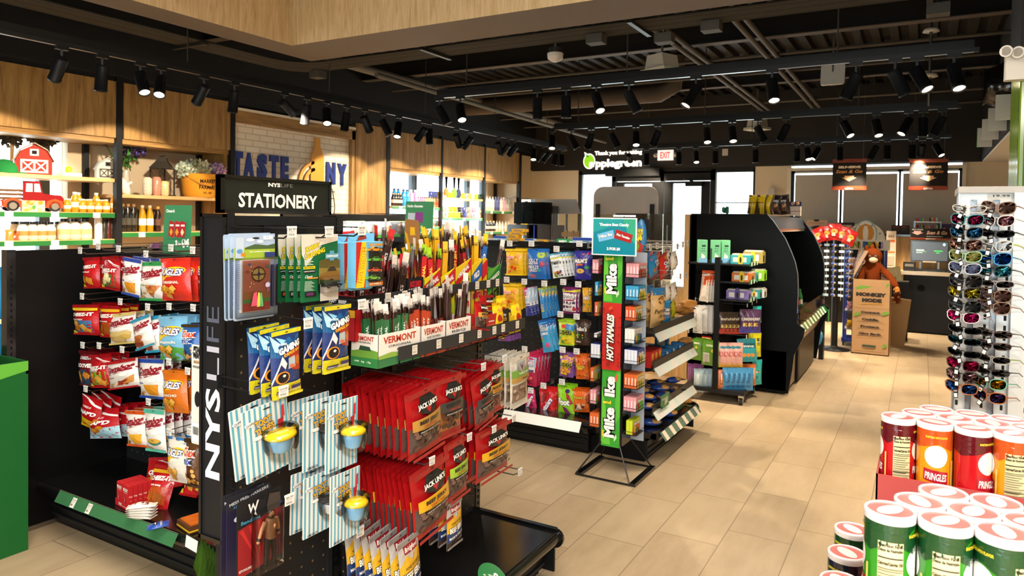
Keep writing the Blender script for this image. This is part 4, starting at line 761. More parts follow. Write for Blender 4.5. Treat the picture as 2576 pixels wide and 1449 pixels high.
# bases
def base_shelf(parent,off,x0,x1,y0,y1,front,zt,name='base_shelf',kick=.10):
    """front: 'Y-' or 'X+' """
    m = MB()
    if front == 'Y-':
        m.box(x0,x1,y0 + .02,y1,zt - .04,zt,'131314','gloss'); m.tube([(x0,y0 + .03,zt - .03),(x1,y0 + .03,zt - .03)],.03,12,'101011','gloss')
        m.box(x0 + .01,x1 - .01,y0 + kick,y1,0,zt - .04,'0c0c0d','blackmetal'); m.box(x0 + .005,x1 - .005,y0 + kick - .02,y0 + kick,.03,zt - .06,'141415','blackmetal')
        for q in (.06,.10): m.tube([(x0 + .01,y0 + kick - .025,q),(x1 - .01,y0 + kick - .025,q)],.006,6,'1c1c1e','blackmetal')
    else:
        m.box(x0,x1 - .02,y0,y1,zt - .04,zt,'131314','gloss'); m.tube([(x1 - .03,y0,zt - .03),(x1 - .03,y1,zt - .03)],.03,12,'101011','gloss')
        m.box(x0,x1 - kick,y0 + .01,y1 - .01,0,zt - .04,'0c0c0d','blackmetal'); m.box(x1 - kick,x1 - kick + .02,y0 + .005,y1 - .005,.03,zt - .06,'141415','blackmetal')
        for q in (.05,.09): m.tube([(x1 - kick + .025,y0 + .01,q),(x1 - kick + .025,y1 - .01,q)],.006,6,'2a2a2c','blackmetal')
        m.tube([(x1 - .03,y1,zt - .035),(x1 - .03,y1 + .015,zt - .035)],.042,16,'0c0c0d','gloss'); m.box(x0,x1 - .03,y1,y1 + .012,.02,zt + .004,'0c0c0d','blackmetal'); m.box(x0,x1 - .02,y1 - .012,y1 + .012,zt,zt + .012,'0c0c0d','gloss')
    return m.obj(name,parent,loc=off)
base_shelf(G1,(2.8,-2.3,0),-3.78,-1.86,1.86,2.33,'Y-',.235)
base_shelf(G1,(2.8,-2.3,0),PX - .1,-1.345,1.93,2.80,'X+',.205)
m = MB(); a,b = onY(150,1243,1.86),onY(447,1342,1.86); m.add([(a.x,1.862,.238),(b.x,1.862,.238),(b.x,1.835,.192),(a.x,1.835,.192)],[(0,3,2,1)],'3c7048','gloss'); m.add([(a.x,1.864,.238),(b.x,1.864,.238),(b.x,1.862,.242),(a.x,1.862,.242)],[(0,1,2,3)],'9a8a74','plastic'); r_ = g1(m,'label_rail')
def rail_label(parent,off,p,ux,uz,n_,price,w=.034,h=.028,cols='e9e1d6'):
    m = MB(); F = flat(p,ux,uz,n_); m.add([F(-w/2,-h/2,.0015),F(w/2,-h/2,.0015),F(w/2,h/2,.0015),F(-w/2,h/2,.0015)],[(0,1,2,3)],cols,'paper')
    m.art(price_art(price),lambda x,y,l: F(x - w/2,y - h/2,.0015 + l),'paper',w,h,9,.0003); return m.obj('price_label',parent,loc=off)
nz = V((0,-.86,.5)); uz = V((0,.5,.86))
for px,py in ((184,1270),(223,1282)):
    p = onY(px,py,1.845); rail_label(r_,(0,0,0),(p.x,1.847,.213),V((1,0,0)),uz,nz,'3.29',.034,.044)
# vertical blade sign and header sign
m = MB(); sx0,sx1 = -1.895,-1.783
m.box(sx0,sx1,1.40,1.43,.59,1.58,'1a1b1f','blackmetal'); 
for q in ((sx0,sx0 + .010,.59,1.58),(sx1 - .010,sx1,.59,1.58),(sx0,sx1,.59,.602),(sx0,sx1,1.57,1.58)): m.box(q[0],q[1],1.394,1.402,q[2],q[3],'101114','gloss')
s_ = m.obj('vertical_sign'); tag(s_,'tall narrow black NYSLIFE sign on the near end of the gondola','sign')
m = MB(); F = flat((sx0,1.3995,.59),(1,0,0),(0,0,1),(0,-1,0)); W_,H_ = sx1 - sx0,.99
m.art([('t','NYS',.5,.33,.062,'f1f0f2',{'a': 90,'b': .03,'w': 2.45}),('t','LI',.5,.545,.058,'b9bac8',{'a': 90,'b': .0,'w': .9}),('t','FE',.5,.665,.058,'55596a',{'a': 90,'b': -.0,'w': .95})],F,'gloss',W_,H_); m.obj('lettering',s_)
m = MB(); m.box(PX - .025,PX - .003,1.395,1.845,1.582,1.695,'23251f','blackmetal')
for q in ((1.395,1.845,1.582,1.592),(1.395,1.845,1.687,1.697),(1.395,1.405,1.582,1.697),(1.835,1.845,1.582,1.697)): m.box(PX - .027,PX + .003,*q,'121312','gloss')
s_ = m.obj('header_sign'); tag(s_,'black header sign reading STATIONERY on top of the near gondola','sign')
m = MB(); F = flat((PX - .0025,1.395,1.582),(0,1,0),(0,0,1),(1,0,0))
m.art(Tx('STATIONERY',.5,.37,.37,'f3f0ea',.72,b=.03) + Tx('NYS',.445,.82,.10,'f0f0ee',.11,b=.05) + Tx('LIFE',.56,.82,.10,'8d8f88',.11,b=-.01),F,'gloss',.45,.113); m.obj('lettering',s_)
# hooks and goods on the stationery wing
Z3 = lambda x,y: (500 + x*.3934,430 + y*.3934)
Z4 = lambda x,y: (500 + x*.3788,900 + y*.3788)
def bz(Z,x0,y0,x1,y1): return (*Z(x0,y0),*Z(x1,y1))
PB = PX
for px,py,pr,l in ((733,575,'5.99','top left of the stationery board, over the notebooks'),(827,575,'10.99','top middle of the stationery board, over the green cards'),(909,572,'9.99','top right of the stationery board, over the toy car boxes'),(909,758,'10.99','right of the second row, over the gaming bags'),
                      (774,805,'10.99','left of the second row, over the front gaming bags'),(712,976,'10.99','left of the third row, over the striped cards'),(880,1000,None,'right of the third row, over the striped cards'),(727,1248,'6.99','lower left, over the figure card'),(905,1330,'6.99','lower right, under the striped cards')):
    hook('X',PX,-1.53,px,py,pr,'black peg hook ' + l,'17181a','blackmetal',.034)
hang('notebook_pack','notebook_pack','X',-1.60,bz(Z3,222,402,482,945),2,'spiral notebook in a clear pack, foremost at the top left of the stationery board','notebook',gap=.02)
hang('diecast_card_plum','toy_car_card','X',-1.585,bz(Z3,650,405,884,830),0,'green card with a dark toy car in its blister, foremost','toy')
for k,(kd,l) in enumerate((('diecast_card_maroon','maroon'),('diecast_card_grey','grey'),('diecast_card_orange','orange'))):
    hang(kd,'toy_car_card','X',-1.625 - .035*k,bz(Z3,606 - 52*k,405,828 - 50*k,828),0,'green toy car card with a %s swatch, %s behind the foremost' % (l,('directly','two','three')[k]),'toy')
hang('toy_car_box','toy_car_box','X',-1.60,bz(Z3,950,398,1118,760),1,'light blue boxed set of five toy cars, front','toy',gap=.05)
hang('gaming_bag','trading_card_bag','X',-1.57,bz(Z3,785,858,955,1280),2,'yellow and blue gaming surprise bag, front one at the right','toy bag',gap=.04)
hang('gaming_bag','trading_card_bag','X',-1.55,bz(Z3,445,1005,650,1445),2,'yellow and blue gaming surprise bag, front one at the left','toy bag',gap=.045,roll=-3)
hang('toot_card_yellow','novelty_toy_card','X',-1.56,bz(Z4,275,285,615,795),1,'striped card with a yellow lidded blue pot, upper left','toy',gap=.05,roll=-6)
hang('toot_card_yellow','novelty_toy_card','X',-1.50,bz(Z4,838,280,1050,735),0,'striped card with a yellow lidded blue pot, upper right','toy')
hang('toot_card_black','novelty_toy_card','X',-1.56,bz(Z4,688,270,945,715),1,'striped card with a black lidded white pot, upper right behind the yellow lid','toy',gap=.055)
hang('toot_card_yellow','novelty_toy_card','X',-1.49,bz(Z4,868,755,1065,1210),0,'striped card with a yellow lidded blue pot, lower right','toy')
hang('toot_card_black','novelty_toy_card','X',-1.55,bz(Z4,690,760,935,1150),1,'striped card with a black lidded white pot, lower right behind the yellow lid','toy',gap=.05)
hang('figure_card','action_figure_card','X',-1.57,bz(Z4,250,905,545,1415),0,'red and black card with a bare-chested bendable wrestler figure','toy')
hang('marker_card','marker_pack','X',-1.62,bz(Z4,182,880,470,1405),1,'dark pack of mess free markers, behind the wrestler figure card','marker pack',gap=.02)
hang('fingerboard_card','fingerboard_card','Y',1.50,(483,868,513,1118),1,'pale grey hanging card left of the tall vertical sign','toy',gap=.03)
for k in range(6):
    o = inst('pack_green','blister_pack',onY(497 + k*7,1385 + k*5,1.46 + .02*k),(R(8),R(25 - 7*k),R(-50 - 3*k)),(.9,.3,.9)); tag(o,'clear green blister pack fanned out at the foot of the vertical sign','toy pack','fanned green blister packs')
m = MB(); p = onY(482,1368,1.5); m.box(-.03,.03,0,.0015,-.028,.028,'e8eaee','clear'); m.box(-.026,.026,-.001,0,-.022,.022,'dcdcde','paper'); tag(m.obj('tag_holder',loc=p,rot=(R(6),R(14),R(8))),'empty clear price tag holder low beside the tall vertical sign','price tag')
# ------------------------------------------------------------------ the two stick trays
Z5 = lambda x,y: (840 + x*.31746,540 + y*.31746)
UX,LX = -1.645,-1.545
T1 = thing('wire_tray','upper wire tray of stick cartons with a black label rail','tray',(PX,1.92,1.15)); T2_ = thing('wire_tray','lower wire tray of stick cartons with a black label rail','tray',(PX,1.92,1.06))
def tray(t,X,zf,y0,y1,zr0,zr1,labels,py0):
    o_ = (-t.location.x,-t.location.y,-t.location.z); m = MB()
    for q in (PX + .008,(PX + X)/2,X - .012): m.tube([(q,y0,zf),(q,y1,zf)],.0022,6,'1a1a1c','blackmetal')
    k = y0
    while k < y1 + .01: m.tube([(PX + .008,k,zf),(X - .008,k,zf),(X - .008,k,zr0 + .01)],.0018,6,'1a1a1c','blackmetal'); k += (y1 - y0)/12
    for q in (y0 - .004,y1 + .004): m.tube([(PX + .008,q,zr1 + .09),(PX + .03,q,zr1 + .085),(X - .006,q,zr1 - .01),(X - .006,q,zf),(PX + .008,q,zf)],.003,6,'1a1a1c','blackmetal')
    m.obj('wire_frame',t,loc=o_)
    m = MB(); m.box(X - .006,X - .002,y0 - .01,y1 + .01,zr0,zr1,'2b2d31','plastic'); r = m.obj('label_rail',t,loc=o_)
    for (x,y),pr in labels:
        px,py = Z5(x,y); p = onX(px,py,X); rail_label(r,(0,0,0),(X - .002,p.y,(zr0 + zr1)/2 + .002),V((0,1,0)),V((0,0,1)),V((1,0,0)),pr,.030,.033,'f0e9dd')
ry = lambda X,x,y: onX(*Z5(x,y),X)
tray(T1,UX,1.15,ry(UX,332,632).y,ry(UX,1335,512).y,ry(UX,335,715).z,ry(UX,332,632).z,[((430,655),'3.29'),((563,630),'4.99'),((685,620),'3.29'),((808,608),'4.69'),((923,590),'4.69'),((1033,578),'6.79'),((1137,566),'0.59'),((1225,560),'0.59'),((1297,548),'4.69')],0)
tray(T2_,LX,1.067,ry(LX,535,1048).y,ry(LX,1510,822).y,ry(LX,535,1155).z,ry(LX,535,1048).z,[((642,1080),'3.79'),((833,1020),'3.89'),((1010,975),'3.49'),((1155,952),'4.19'),((1273,910),'4.99'),((1343,895),'4.99'),((1455,868),'3.49')],0)
def stick(kind,film,col,L=.20,W=.02,txt=None,tc='fff',clear=.45):
    m = MB(); m.tube([(0,0,.012),(0,0,L*.82)],.0062,8,'5a2a1c','foil')
    for s_ in (1,-1):
        m.box(-W/2,W/2,-.0075 if s_ == 1 else .0066,-.0068 if s_ == 1 else .0072,0,L*(1 - clear),film,'foil')
    m.add([(-W/2,-.004,L*.8),(W/2,-.004,L*.8),(W/2,0,L),(-W/2,0,L)],[(0,1,2,3)],col,'foil'); m.box(-W/2,W/2,-.007,.006,L*(1 - clear),L*.86,'f0e8e4','clear')
    if txt: m.art(Tx(txt,.5,.5,.07,tc,L*.62*(1 - clear)/W,b=.03,a=90),lambda x,y,l: V((x - W/2,-.0078 - l,y)),'foil',W,L*(1 - clear),9,.0003)
    KIND[kind] = (m.mesh(kind),W,L,.014)
stick('stick_red','8a1c20','d8b0a8',txt='100% BEEF',tc='e8ddd0',clear=.3); stick('stick_wild','2a1214','c42a30',.21,.026,"JACK LINK'S",'f0e8e8',.3); stick('stick_slim_green','c0202a','9ac82c',.21,.022,'ORIGINAL','f4e04a',.22)
stick('stick_slim_red','b8232c','f0c22c',.215,.022,'SLIM JIM','f4e04a',.28); stick('stick_slim_yellow','e2ab1c','f0c83a',.22,.026,clear=.2); stick('stick_mild','1f5fb0','f0c22c',.21,.022,'MILD','f0f4fa',.25); stick('stick_tabasco','1f7a3a','e8d8b8',.21,.022,'TABASCO','f4f0d8',.3); stick('stick_clear','d8d0cc','e4dcd6',.235,.026,clear=.75)
stick('stick_v_green','2a6a40','eae6e0',.19,.026,'ORIGINAL','eef4ee',.3); stick('stick_v_red','b8401f','eae2dc',.19,.026,'TURKEY','f6ece4',.3); stick('stick_v_brown','7a2a24','dcd6d2',.19,.024,None,'fff',.6)
def carton_open(name,t,X,z0,py0,py1,h,D,col,art,side,label,cat='carton',inner='8a6a48',back=0,sidecol=None,sl=0):
    """display carton open at the top, front against the rail of the tray at X; y range in metres"""
    W = py1 - py0; m = MB(); c = col; th = .0015
    m.prism([(-W/2,0),(W/2,0),(W/2,h + sl),(-W/2,h)],0,th,c,'card',axis='y'); m.box(-W/2,W/2,D - th,D,0,h + back,c,'card')
    for s_ in (-1,1):
        x = s_*(W/2); P = [(0,0),(D,0),(D,h + back),(0,h)]; m.prism([(a,b) for a,b in P],x - (0 if s_ == -1 else th),x + (th if s_ == -1 else 0),sidecol or c,'card',axis='x')
    m.box(-W/2,W/2,0,D,0,.002,inner,'card'); m.box(-W/2 + .002,W/2 - .002,.002,D - .002,.02,.022,inner,'card')
    m.art(art,lambda x,y,l: V((x - W/2,-l - .0002,y*(1 + sl/h*x/W))),'card',W,h,9,.0004); m.art(side,lambda x,y,l: V((-W/2 - l - .0002,D - x,y)),'card',D,h,9,.0004)
    o = m.obj(name,loc=(X - .0125,(py0 + py1)/2,z0),rot=(0,0,pi/2)); tag(o,label,cat); return o
def fill_sticks(X,z0,y0,y1,D,kinds,n,label,group,lift=0,sc=1.0,seed=1,fan=.16,rows=2):
    rr = random.Random(seed)
    for i in range(n):
        r_ = i % rows; u = (i // rows + .5)/(n/rows); y = y0 + (y1 - y0)*u; x = X - .018 - (D - .03)*(r_ + .5)/rows + rr.uniform(-.01,.01); kd = kinds[i % len(kinds)] if len(kinds) < 4 else rr.choice(kinds)
        q = MX.Rotation(pi/2 + rr.uniform(-.5,.5),3,'Z') @ MX.Rotation(rr.uniform(-fan,fan) + (u - .5)*.15,3,'Y') @ MX.Rotation(rr.uniform(-.10,.06),3,'X')
        s_ = sc*rr.uniform(.93,1.06); o = inst(kd,'meat_stick',(x,y,z0 + .024 + lift),q.to_euler(),(s_,s_,s_)); tag(o,label,'meat stick',group)
U = lambda x,y=600: ry(UX,x,y).y
L_ = lambda x,y=1000: ry(LX,x,y).y
zu = 1.155; zl = 1.072
carton_open('snack_carton',T1,UX + .012,zu,U(170,780),U(325,780) + .05,.155,.13,'b8202a',[('r',0,0,1,.45,'b3181f'),('r',0,.7,1,1,'151212')] + Tx('100% BEEF',.5,.85,.08,'eee',.6),[('r',0,.70,1,.98,'191414'),('r',0,.52,1,.68,'d8a02c'),('r',.25,.1,.75,.4,'d8342c')] + Tx('100% BEEF',.4,.86,.08,'eee',.62,b=.05) + Tx('ORIGINAL',.6,.60,.09,'2a1a10',.5,b=.05),'red carton of 100% beef sticks at the near end of the upper tray')
carton_open('snack_carton',T1,UX,zu,U(330),U(470),.14,.12,'b01c22',[('r',0,.35,1,.8,'151212')],[],'red and black carton of beef sticks, second from the near end')
carton_open('snack_carton',T1,UX,zu,U(600),U(728),.195,.12,'17161a',[('r',.0,.86,1,.97,'17161a')] + Tx("JACK LINK'S",.5,.88,.10,'b8202c',.7,b=.08) + Tx('WILD',.5,.66,.24,'eceae6',.8,b=.1,a=5),[],'black carton marked WILD in the upper tray')
for a,b in ((735,862),(866,978)):
    carton_open('snack_carton',T1,UX,zu,U(a),U(b),.185,.12,'e0d41e',[('p',[(0,.86),(1,1),(1,.78),(0,.66)],'c3202a'),('r',0,0,1,.35,'b8d42c')] + Tx('ORIGINAL',.5,.83,.09,'f6f0ec',.78,b=.05,a=8) + T2('MONSTER',.5,.55,.17,'18180f','c8e03c',.86,b1=.12,b2=.08,a=8),[],'yellow carton with a red ORIGINAL band, %s' % ('left of two' if a < 800 else 'right of two'),back=.03,sl=.035,sidecol='e0b41e')
carton_open('snack_carton',T1,UX,zu,U(980),U(1104),.215,.12,'e3c01f',[('p',[(0,.74),(1,1),(1,.82),(0,.6)],'c3202a'),('p',[(0,.58),(.4,.68),(.4,0),(0,0)],'e8b01e'),('p',[(0,0),(.95,0),(.95,.5),(0,.4)],'ece8dc')] + Tx('ORIGINAL',.5,.86,.075,'f6f0ec',.7,b=.05,a=14) + Tx('TWIN PACK',.55,.66,.075,'2a2014',.7,b=.05,a=10) + T2('slim',.42,.46,.12,'c3202a','f4f0e4',.6,b1=.1,b2=.07) + T2('jim',.6,.28,.12,'c3202a','f4f0e4',.5,b1=.1,b2=.07),[],'tall yellow TWIN PACK stick carton in the upper tray',back=.03,sl=.04)
carton_open('snack_carton',T1,UX,zu,U(1106),U(1190),.22,.12,'e3c01f',[('p',[(0,.80),(1,.98),(1,.72),(0,.56)],'1f5fb0')] + Tx('MILD',.5,.78,.10,'f6f0ec',.5,b=.05,a=10) + T2('slim',.5,.42,.13,'c3202a','f4f0e4',.8,b1=.1,b2=.07) + T2('jim',.6,.22,.13,'c3202a','f4f0e4',.6,b1=.1,b2=.07),[],'yellow carton with a blue MILD band in the upper tray',back=.03,sl=.025)
carton_open('snack_carton',T1,UX,zu,U(1192),U(1232),.245,.12,'e0b81f',[('p',[(0,.9),(1,1),(1,.74),(0,.62)],'c3202a')] + T2('jim',.5,.4,.16,'c3202a','f4f0e4',.8,b1=.1,b2=.07),[],'narrow yellow carton between the MILD and TABASCO cartons',back=.03)
carton_open('snack_carton',T1,UX,zu,U(1234),U(1335),.185,.12,'5aa03a',[('p',[(0,.80),(1,1),(1,.66),(0,.5)],'1f7a3a'),('r',0,0,1,.3,'e0c41f')] + Tx('TABASCO',.55,.80,.08,'f4f0e4',.7,b=.05,a=10) + T2('MONSTER',.5,.42,.15,'18180f','c8e03c',.86,b1=.12,b2=.08,a=8),[],'green TABASCO stick carton at the far end of the upper tray',back=.03,sl=.035)
fill_sticks(UX,zu,U(250),U(590),.12,['stick_red','stick_red','stick_clear','stick_red','stick_wild'],22,'slim red beef stick standing in the near end of the upper tray','beef sticks, near end',sc=1.2,seed=3,fan=.2)
fill_sticks(UX - .05,zu,U(320),U(560),.10,['stick_wild','stick_clear'],8,'large red-topped meat stick standing at the back of the near end','red topped sticks at the back',lift=.15,seed=4,sc=1.0,rows=1,fan=.25)
fill_sticks(UX,zu,U(640),U(1000),.12,['stick_slim_red','stick_slim_green','stick_clear','stick_slim_yellow','stick_slim_green'],30,'green and red stick packet standing in a yellow carton','sticks in the ORIGINAL cartons',lift=.075,seed=5,rows=3)
fill_sticks(UX - .03,zu,U(860),U(1230),.12,['stick_slim_yellow','stick_clear','stick_slim_yellow','stick_slim_red'],24,'yellow topped stick packet standing at the back of the upper tray','yellow topped sticks at the back',lift=.14,seed=6,rows=2)
fill_sticks(UX,zu,U(1105),U(1232),.12,['stick_mild','stick_slim_red','stick_clear','stick_mild','stick_slim_yellow'],14,'blue stick packet standing in the MILD carton','sticks in the MILD carton',lift=.11,seed=7)
fill_sticks(UX,zu,U(1234),U(1345),.12,['stick_tabasco','stick_clear','stick_tabasco','stick_tabasco'],10,'green stick packet standing in the TABASCO carton','sticks in the TABASCO carton',lift=.075,seed=8,fan=.35)
m = MB(); m.add([(-.06,0,0),(.05,.01,0),(.075,.04,.09),(-.02,.03,.095)],[(0,1,2,3)],'8a6238','card'); m.add([(-.06,.001,0),(.05,.011,0),(.075,.041,.09),(-.02,.031,.095)],[(3,2,1,0)],'c9a01c','card'); m.add([(-.07,-.005,.05),(-.05,-.006,-.02),(-.01,-.006,-.16),(.02,-.004,-.15),(-.05,-.002,.04)],[(0,1,2,3,4)],'d8a81e','card')
p = ry(UX - .06,640,230); tag(m.obj('carton_lid',loc=p,rot=(0,0,pi/2)),'torn brown cardboard lid standing open among the meat sticks','carton lid')
def vermont(a,b,sub,low,label,h=.112,ex=()):
    return carton_open('snack_carton',T2_,LX,zl,L_(a),L_(b),h,.12,'ece7e0',[('r',0,0,1,.30,low)] + Tx('VERMONT',.5,.80,.20,'b8402c',.78,b=.03) + Tx(sub,.5,.60,.07,'555',.55) + list(ex),[('p',[(0,0),(1,0),(1,.5),(.6,.56),(0,.45)],'6a9a3a'),('r',0,0,1,.28,'2f7a3e'),('p',[(.3,.5),(.75,.5),(.7,.62),(.35,.64)],'2c4a34')] + Tx('VERMONT',.45,.86,.13,'b8402c',.8,b=.03) + Tx('ORIGINAL',.5,.74,.05,'2c4a34',.5) + Tx('100  6g  -3g',.45,.16,.05,'e8f0e4',.6),label)
cow = [('p',[(.6,.36),(.78,.38),(.84,.46),(.78,.44),(.62,.46)],'2c5a38'),('p',[(0,.36),(.3,.42),(.6,.34),(1,.42),(1,.26),(0,.26)],'8ab04a')]
vermont(375,705,'ORIGINAL','3a7a4c','white carton with a green band of beef and pork sticks',ex=cow); vermont(712,905,'UNCURED TURKEY PEPPERONI','b24a2c','white carton of turkey pepperoni sticks in the lower tray'); vermont(908,1105,'BBQ','7a3a30','white BBQ stick carton in the lower tray',.115)
carton_open('snack_carton',T2_,LX,zl,L_(1112),L_(1218),.07,.12,'9a3a28',[],[],'low brown-red open carton in the lower tray')
carton_open('snack_carton',T2_,LX,zl,L_(1222),L_(1308),.105,.12,'b82a22',[('r',.05,.5,.95,.62,'d85a3a')] + Tx('PEPPERED',.5,.72,.06,'eee',.5),[],'red carton in the lower tray, between the bags and the black carton')
carton_open('snack_carton',T2_,LX,zl,L_(1312),L_(1402),.115,.12,'26221f',[('r',.2,.55,.8,.68,'b08a3a'),('p',[(.1,.2),(.5,0),(.9,.2),(.5,.4)],'c02a22')] + Tx('ORIGINAL',.5,.61,.05,'1a1410',.5) + Tx('Jerky',.5,.80,.10,'eee',.5),[],'black carton with a gold band in the lower tray')
carton_open('snack_carton',T2_,LX,zl,L_(1406),L_(1498),.08,.12,'e3bf1e',[('r',.1,.1,.9,.12,'222')],[],'yellow carton at the far end of the lower tray')
fill_sticks(LX,zl,L_(395),L_(640),.12,['stick_v_green'],12,'white and green stick packet in the lower tray','sticks in the green band carton',seed=11,fan=.06)
fill_sticks(LX,zl,L_(640),L_(810),.12,['stick_v_red'],12,'white and orange turkey stick packet in the lower tray','sticks in the turkey carton',lift=.01,seed=12,fan=.06)
fill_sticks(LX,zl,L_(815),L_(1080),.12,['stick_v_brown','stick_v_brown','stick_clear','stick_v_brown'],14,'brown stick in a clear wrapper in the lower tray','sticks in the BBQ carton',lift=.025,seed=13,fan=.07)
for i,(x,y,w,h,kd,rl) in enumerate(((1090,690,130,210,'jerky_original',10),(1180,720,110,170,'jerky_peppered',-12),(1150,640,90,120,'jerky_tender',5))):
    px,py = Z5(x,y); p = onX(px + w*.16,py,LX - .03 - .02*i); o = inst(kd,'snack_bag',p,(R(-8),R(rl),pi/2),(.5,.8,.5)); tag(o,('small red cheese and beef snack bag, front of the open carton','small dark jerky bag leaning right in the open carton','small tender bites bag behind two others in the open carton')[i],'snack bag')
for i,(x,y) in enumerate(((1290,700),(1360,690),(1430,690),(1320,640))):
    p = onX(*Z5(x,y),LX - .03 - .02*(i == 3)); o = inst('yellow_jerky_nuggets' if i != 1 else 'stick_clear','snack_bag',p + V((0,0,0 if i != 1 else -.13)),(R(-6),R(rnd.uniform(-10,10)),pi/2),(.55,.7,.6) if i != 1 else (1.6,1,.6)); tag(o,'yellow snack packet standing at the far end of the lower tray','snack bag','yellow packets in the lower tray')
# ------------------------------------------------------------------ jerky bags on hooks
Z6 = lambda x,y: (860 + x*.3927,880 + y*.3927)
JX = -1.50
for kd,bx_,n_,l,rl,gp in (('jerky_original',(392,215,628,685),9,'red jerky bag with a tan band, upper left of the jerky rows',-7,.031),('jerky_steak',(590,165,762,545),6,'red steak strips bag, upper middle of the jerky rows',0,.03),('jerky_tender',(905,90,1018,400),4,'red tender bites bag, upper right of the jerky rows',-4,.03),
        ('jerky_peppered',(818,135,975,500),5,'red jerky bag with a grey window, tilted to the right',-12,.03),('turkey_jerky',(1070,28,1190,360),4,'pale turkey jerky bag with a green band',-3,.03),('jerky_teriyaki',(425,700,680,1190),12,'red jerky bag with a yellow TERIYAKI band',-8,.024),
        ('jerky_jalapeno',(648,560,800,960),5,'red jerky bag with a lime green band',-6,.03),('jerky_sweet_hot',(850,480,1060,808),3,'red jerky bag with a yellow SWEET and HOT band',-2,.03),('brothers_jerky',(350,1180,515,1600),6,'grey and yellow honey bourbon jerky bag, bottom left',-8,.04),('brothers_jerky',(665,965,770,1260),4,'grey and yellow jerky bag, below the lime green one',-3,.04)):
    hang(kd,'jerky_bag','X',JX,bz(Z6,*bx_),n_,l,'jerky bag',gap=gp,roll=rl)
for x,y,pr,l in ((905,95,'11.99','over the tilted jerky bag'),(1040,45,'11.99','over the pale turkey jerky'),(815,545,'11.99','over the lime green banded jerky'),(575,695,'11.99','over the TERIYAKI bags'),(973,495,'11.99','over the SWEET and HOT bags'),(1100,425,'11.99','empty, beyond the upper jerky rows'),(1140,768,'11.99','empty, lowest on the right of the jerky board')):
    hook('X',PX,JX + .03,*Z6(x,y),pr,'long peg hook ' + l,'6a6866','wire',.032)
for x,y,l in ((560,190,'over the tan banded jerky'),(740,140,'over the steak strips bags'),(880,890,'empty, below the jerky rows')):
    hook('X',PX,JX + .01,*Z6(x,y),None,'bare metal peg hook ' + l,'a09c98','metal')
m = MB(); p = onZ(1180,1443,.21); m.tube([(0,0,0),(.001,0,0)],.07,24,'2f7a45','gloss'); m.art(Tx('15',.62,.5,.22,'eef4ea',.24,b=.05,a=90) + Tx('Jerky',.45,.5,.09,'e0ecd8',.4,a=90) + Tx('Sweet Baby',.3,.5,.08,'e0ecd8',.55,a=90),flat((.002,-.07,-.07),(0,1,0),(0,0,1),(1,0,0)),'gloss',.14,.14)
tag(m.obj('promotion_sign',loc=(-1.37,p.y,.215),rot=(0,R(-50),0)),'round green sign about jerky at the front of the low black shelf','sign')
# ------------------------------------------------------------------ crackers, snack mix: hooks face the left camera side
CY_ = 2.03; Z2 = lambda x,y: (x*.5996,580 + y*.5996)
rows = [
 ('cracker_red',(352,108,424,246),2,'red cracker bag, top row at the far left',4),('cracker_green',(432,112,508,250),2,'red cracker bag with a green panel, top row',-2),('combos_blue',(514,112,597,278),2,'white stuffed snack bag with blue ends, top row',-4),('combos_green',(588,128,698,298),2,'white stuffed snack bag with green ends, top row',3),('bugles_red',(675,108,808,300),0,'red corn snack bag with a yellow bubble, top row',4),
 ('cracker_blue',(312,305,422,443),2,'red cracker bag with a blue panel, second row',4),('cracker_hot',(424,312,512,452),2,'red cracker bag with a yellow top band, second row',3),('combos_cream',(455,332,582,490),2,'white stuffed snack bag with cream ends, second row',9),('combos_sky',(552,345,655,510),0,'white stuffed snack bag with blue corner, tilted in the second row',18),('combos_sky',(600,350,690,520),2,'white stuffed snack bag with sky blue ends, second row',10),('bugles_sky',(665,352,798,552),2,'light blue corn snack bag with a yellow bubble, second row',5),('mix_blue',(768,388,850,552),1,'dark snack mix bag at the right end of the second row',5),
 ('cracker_groove',(335,502,412,655),2,'dark red and blue cracker bag, third row far left',3),('cracker_duoz',(378,510,478,668),2,'red cracker bag with a lime green panel, third row',8),('combos_pizza',(450,522,592,682),3,'white stuffed snack bag with a pizza slice, third row',12),('combos_blue',(584,532,698,710),2,'white stuffed snack bag with blue ends, third row',5),('bugles_orange',(682,580,795,770),1,'orange corn snack bag, third row',5),
 ('snapd_yellow',(342,692,432,835),2,'red and yellow thin cracker bag, fourth row left',-4),('snapd_blue',(368,728,512,890),3,'red and pale blue thin cracker bag, fourth row',10),('combos_orange',(528,748,622,912),2,'white stuffed snack bag with orange ends, fourth row',7),('combos_mint',(608,745,702,932),3,'white stuffed snack bag with mint green ends, fourth row',5),('bugles_white',(704,862,798,1060),1,'white corn snack bag with a yellow bubble, bottom row',4),('mix_brown',(780,872,846,1075),2,'brown snack mix bag at the right end of the bottom row',3)]
for i,(kd,b,n_,l,rl) in enumerate(rows): hang(kd,'snack_bag','Y',CY_ - (.012*(i % 3)),bz(Z2,*b),n_,l,'snack bag',gap=.045,roll=-rl)
hang('bugles_red','snack_bag','Y',CY_ + .05,bz(Z2,762,112,835,300),1,'red corn snack bag half hidden at the right end of the top row','snack bag',gap=.045,roll=-3)
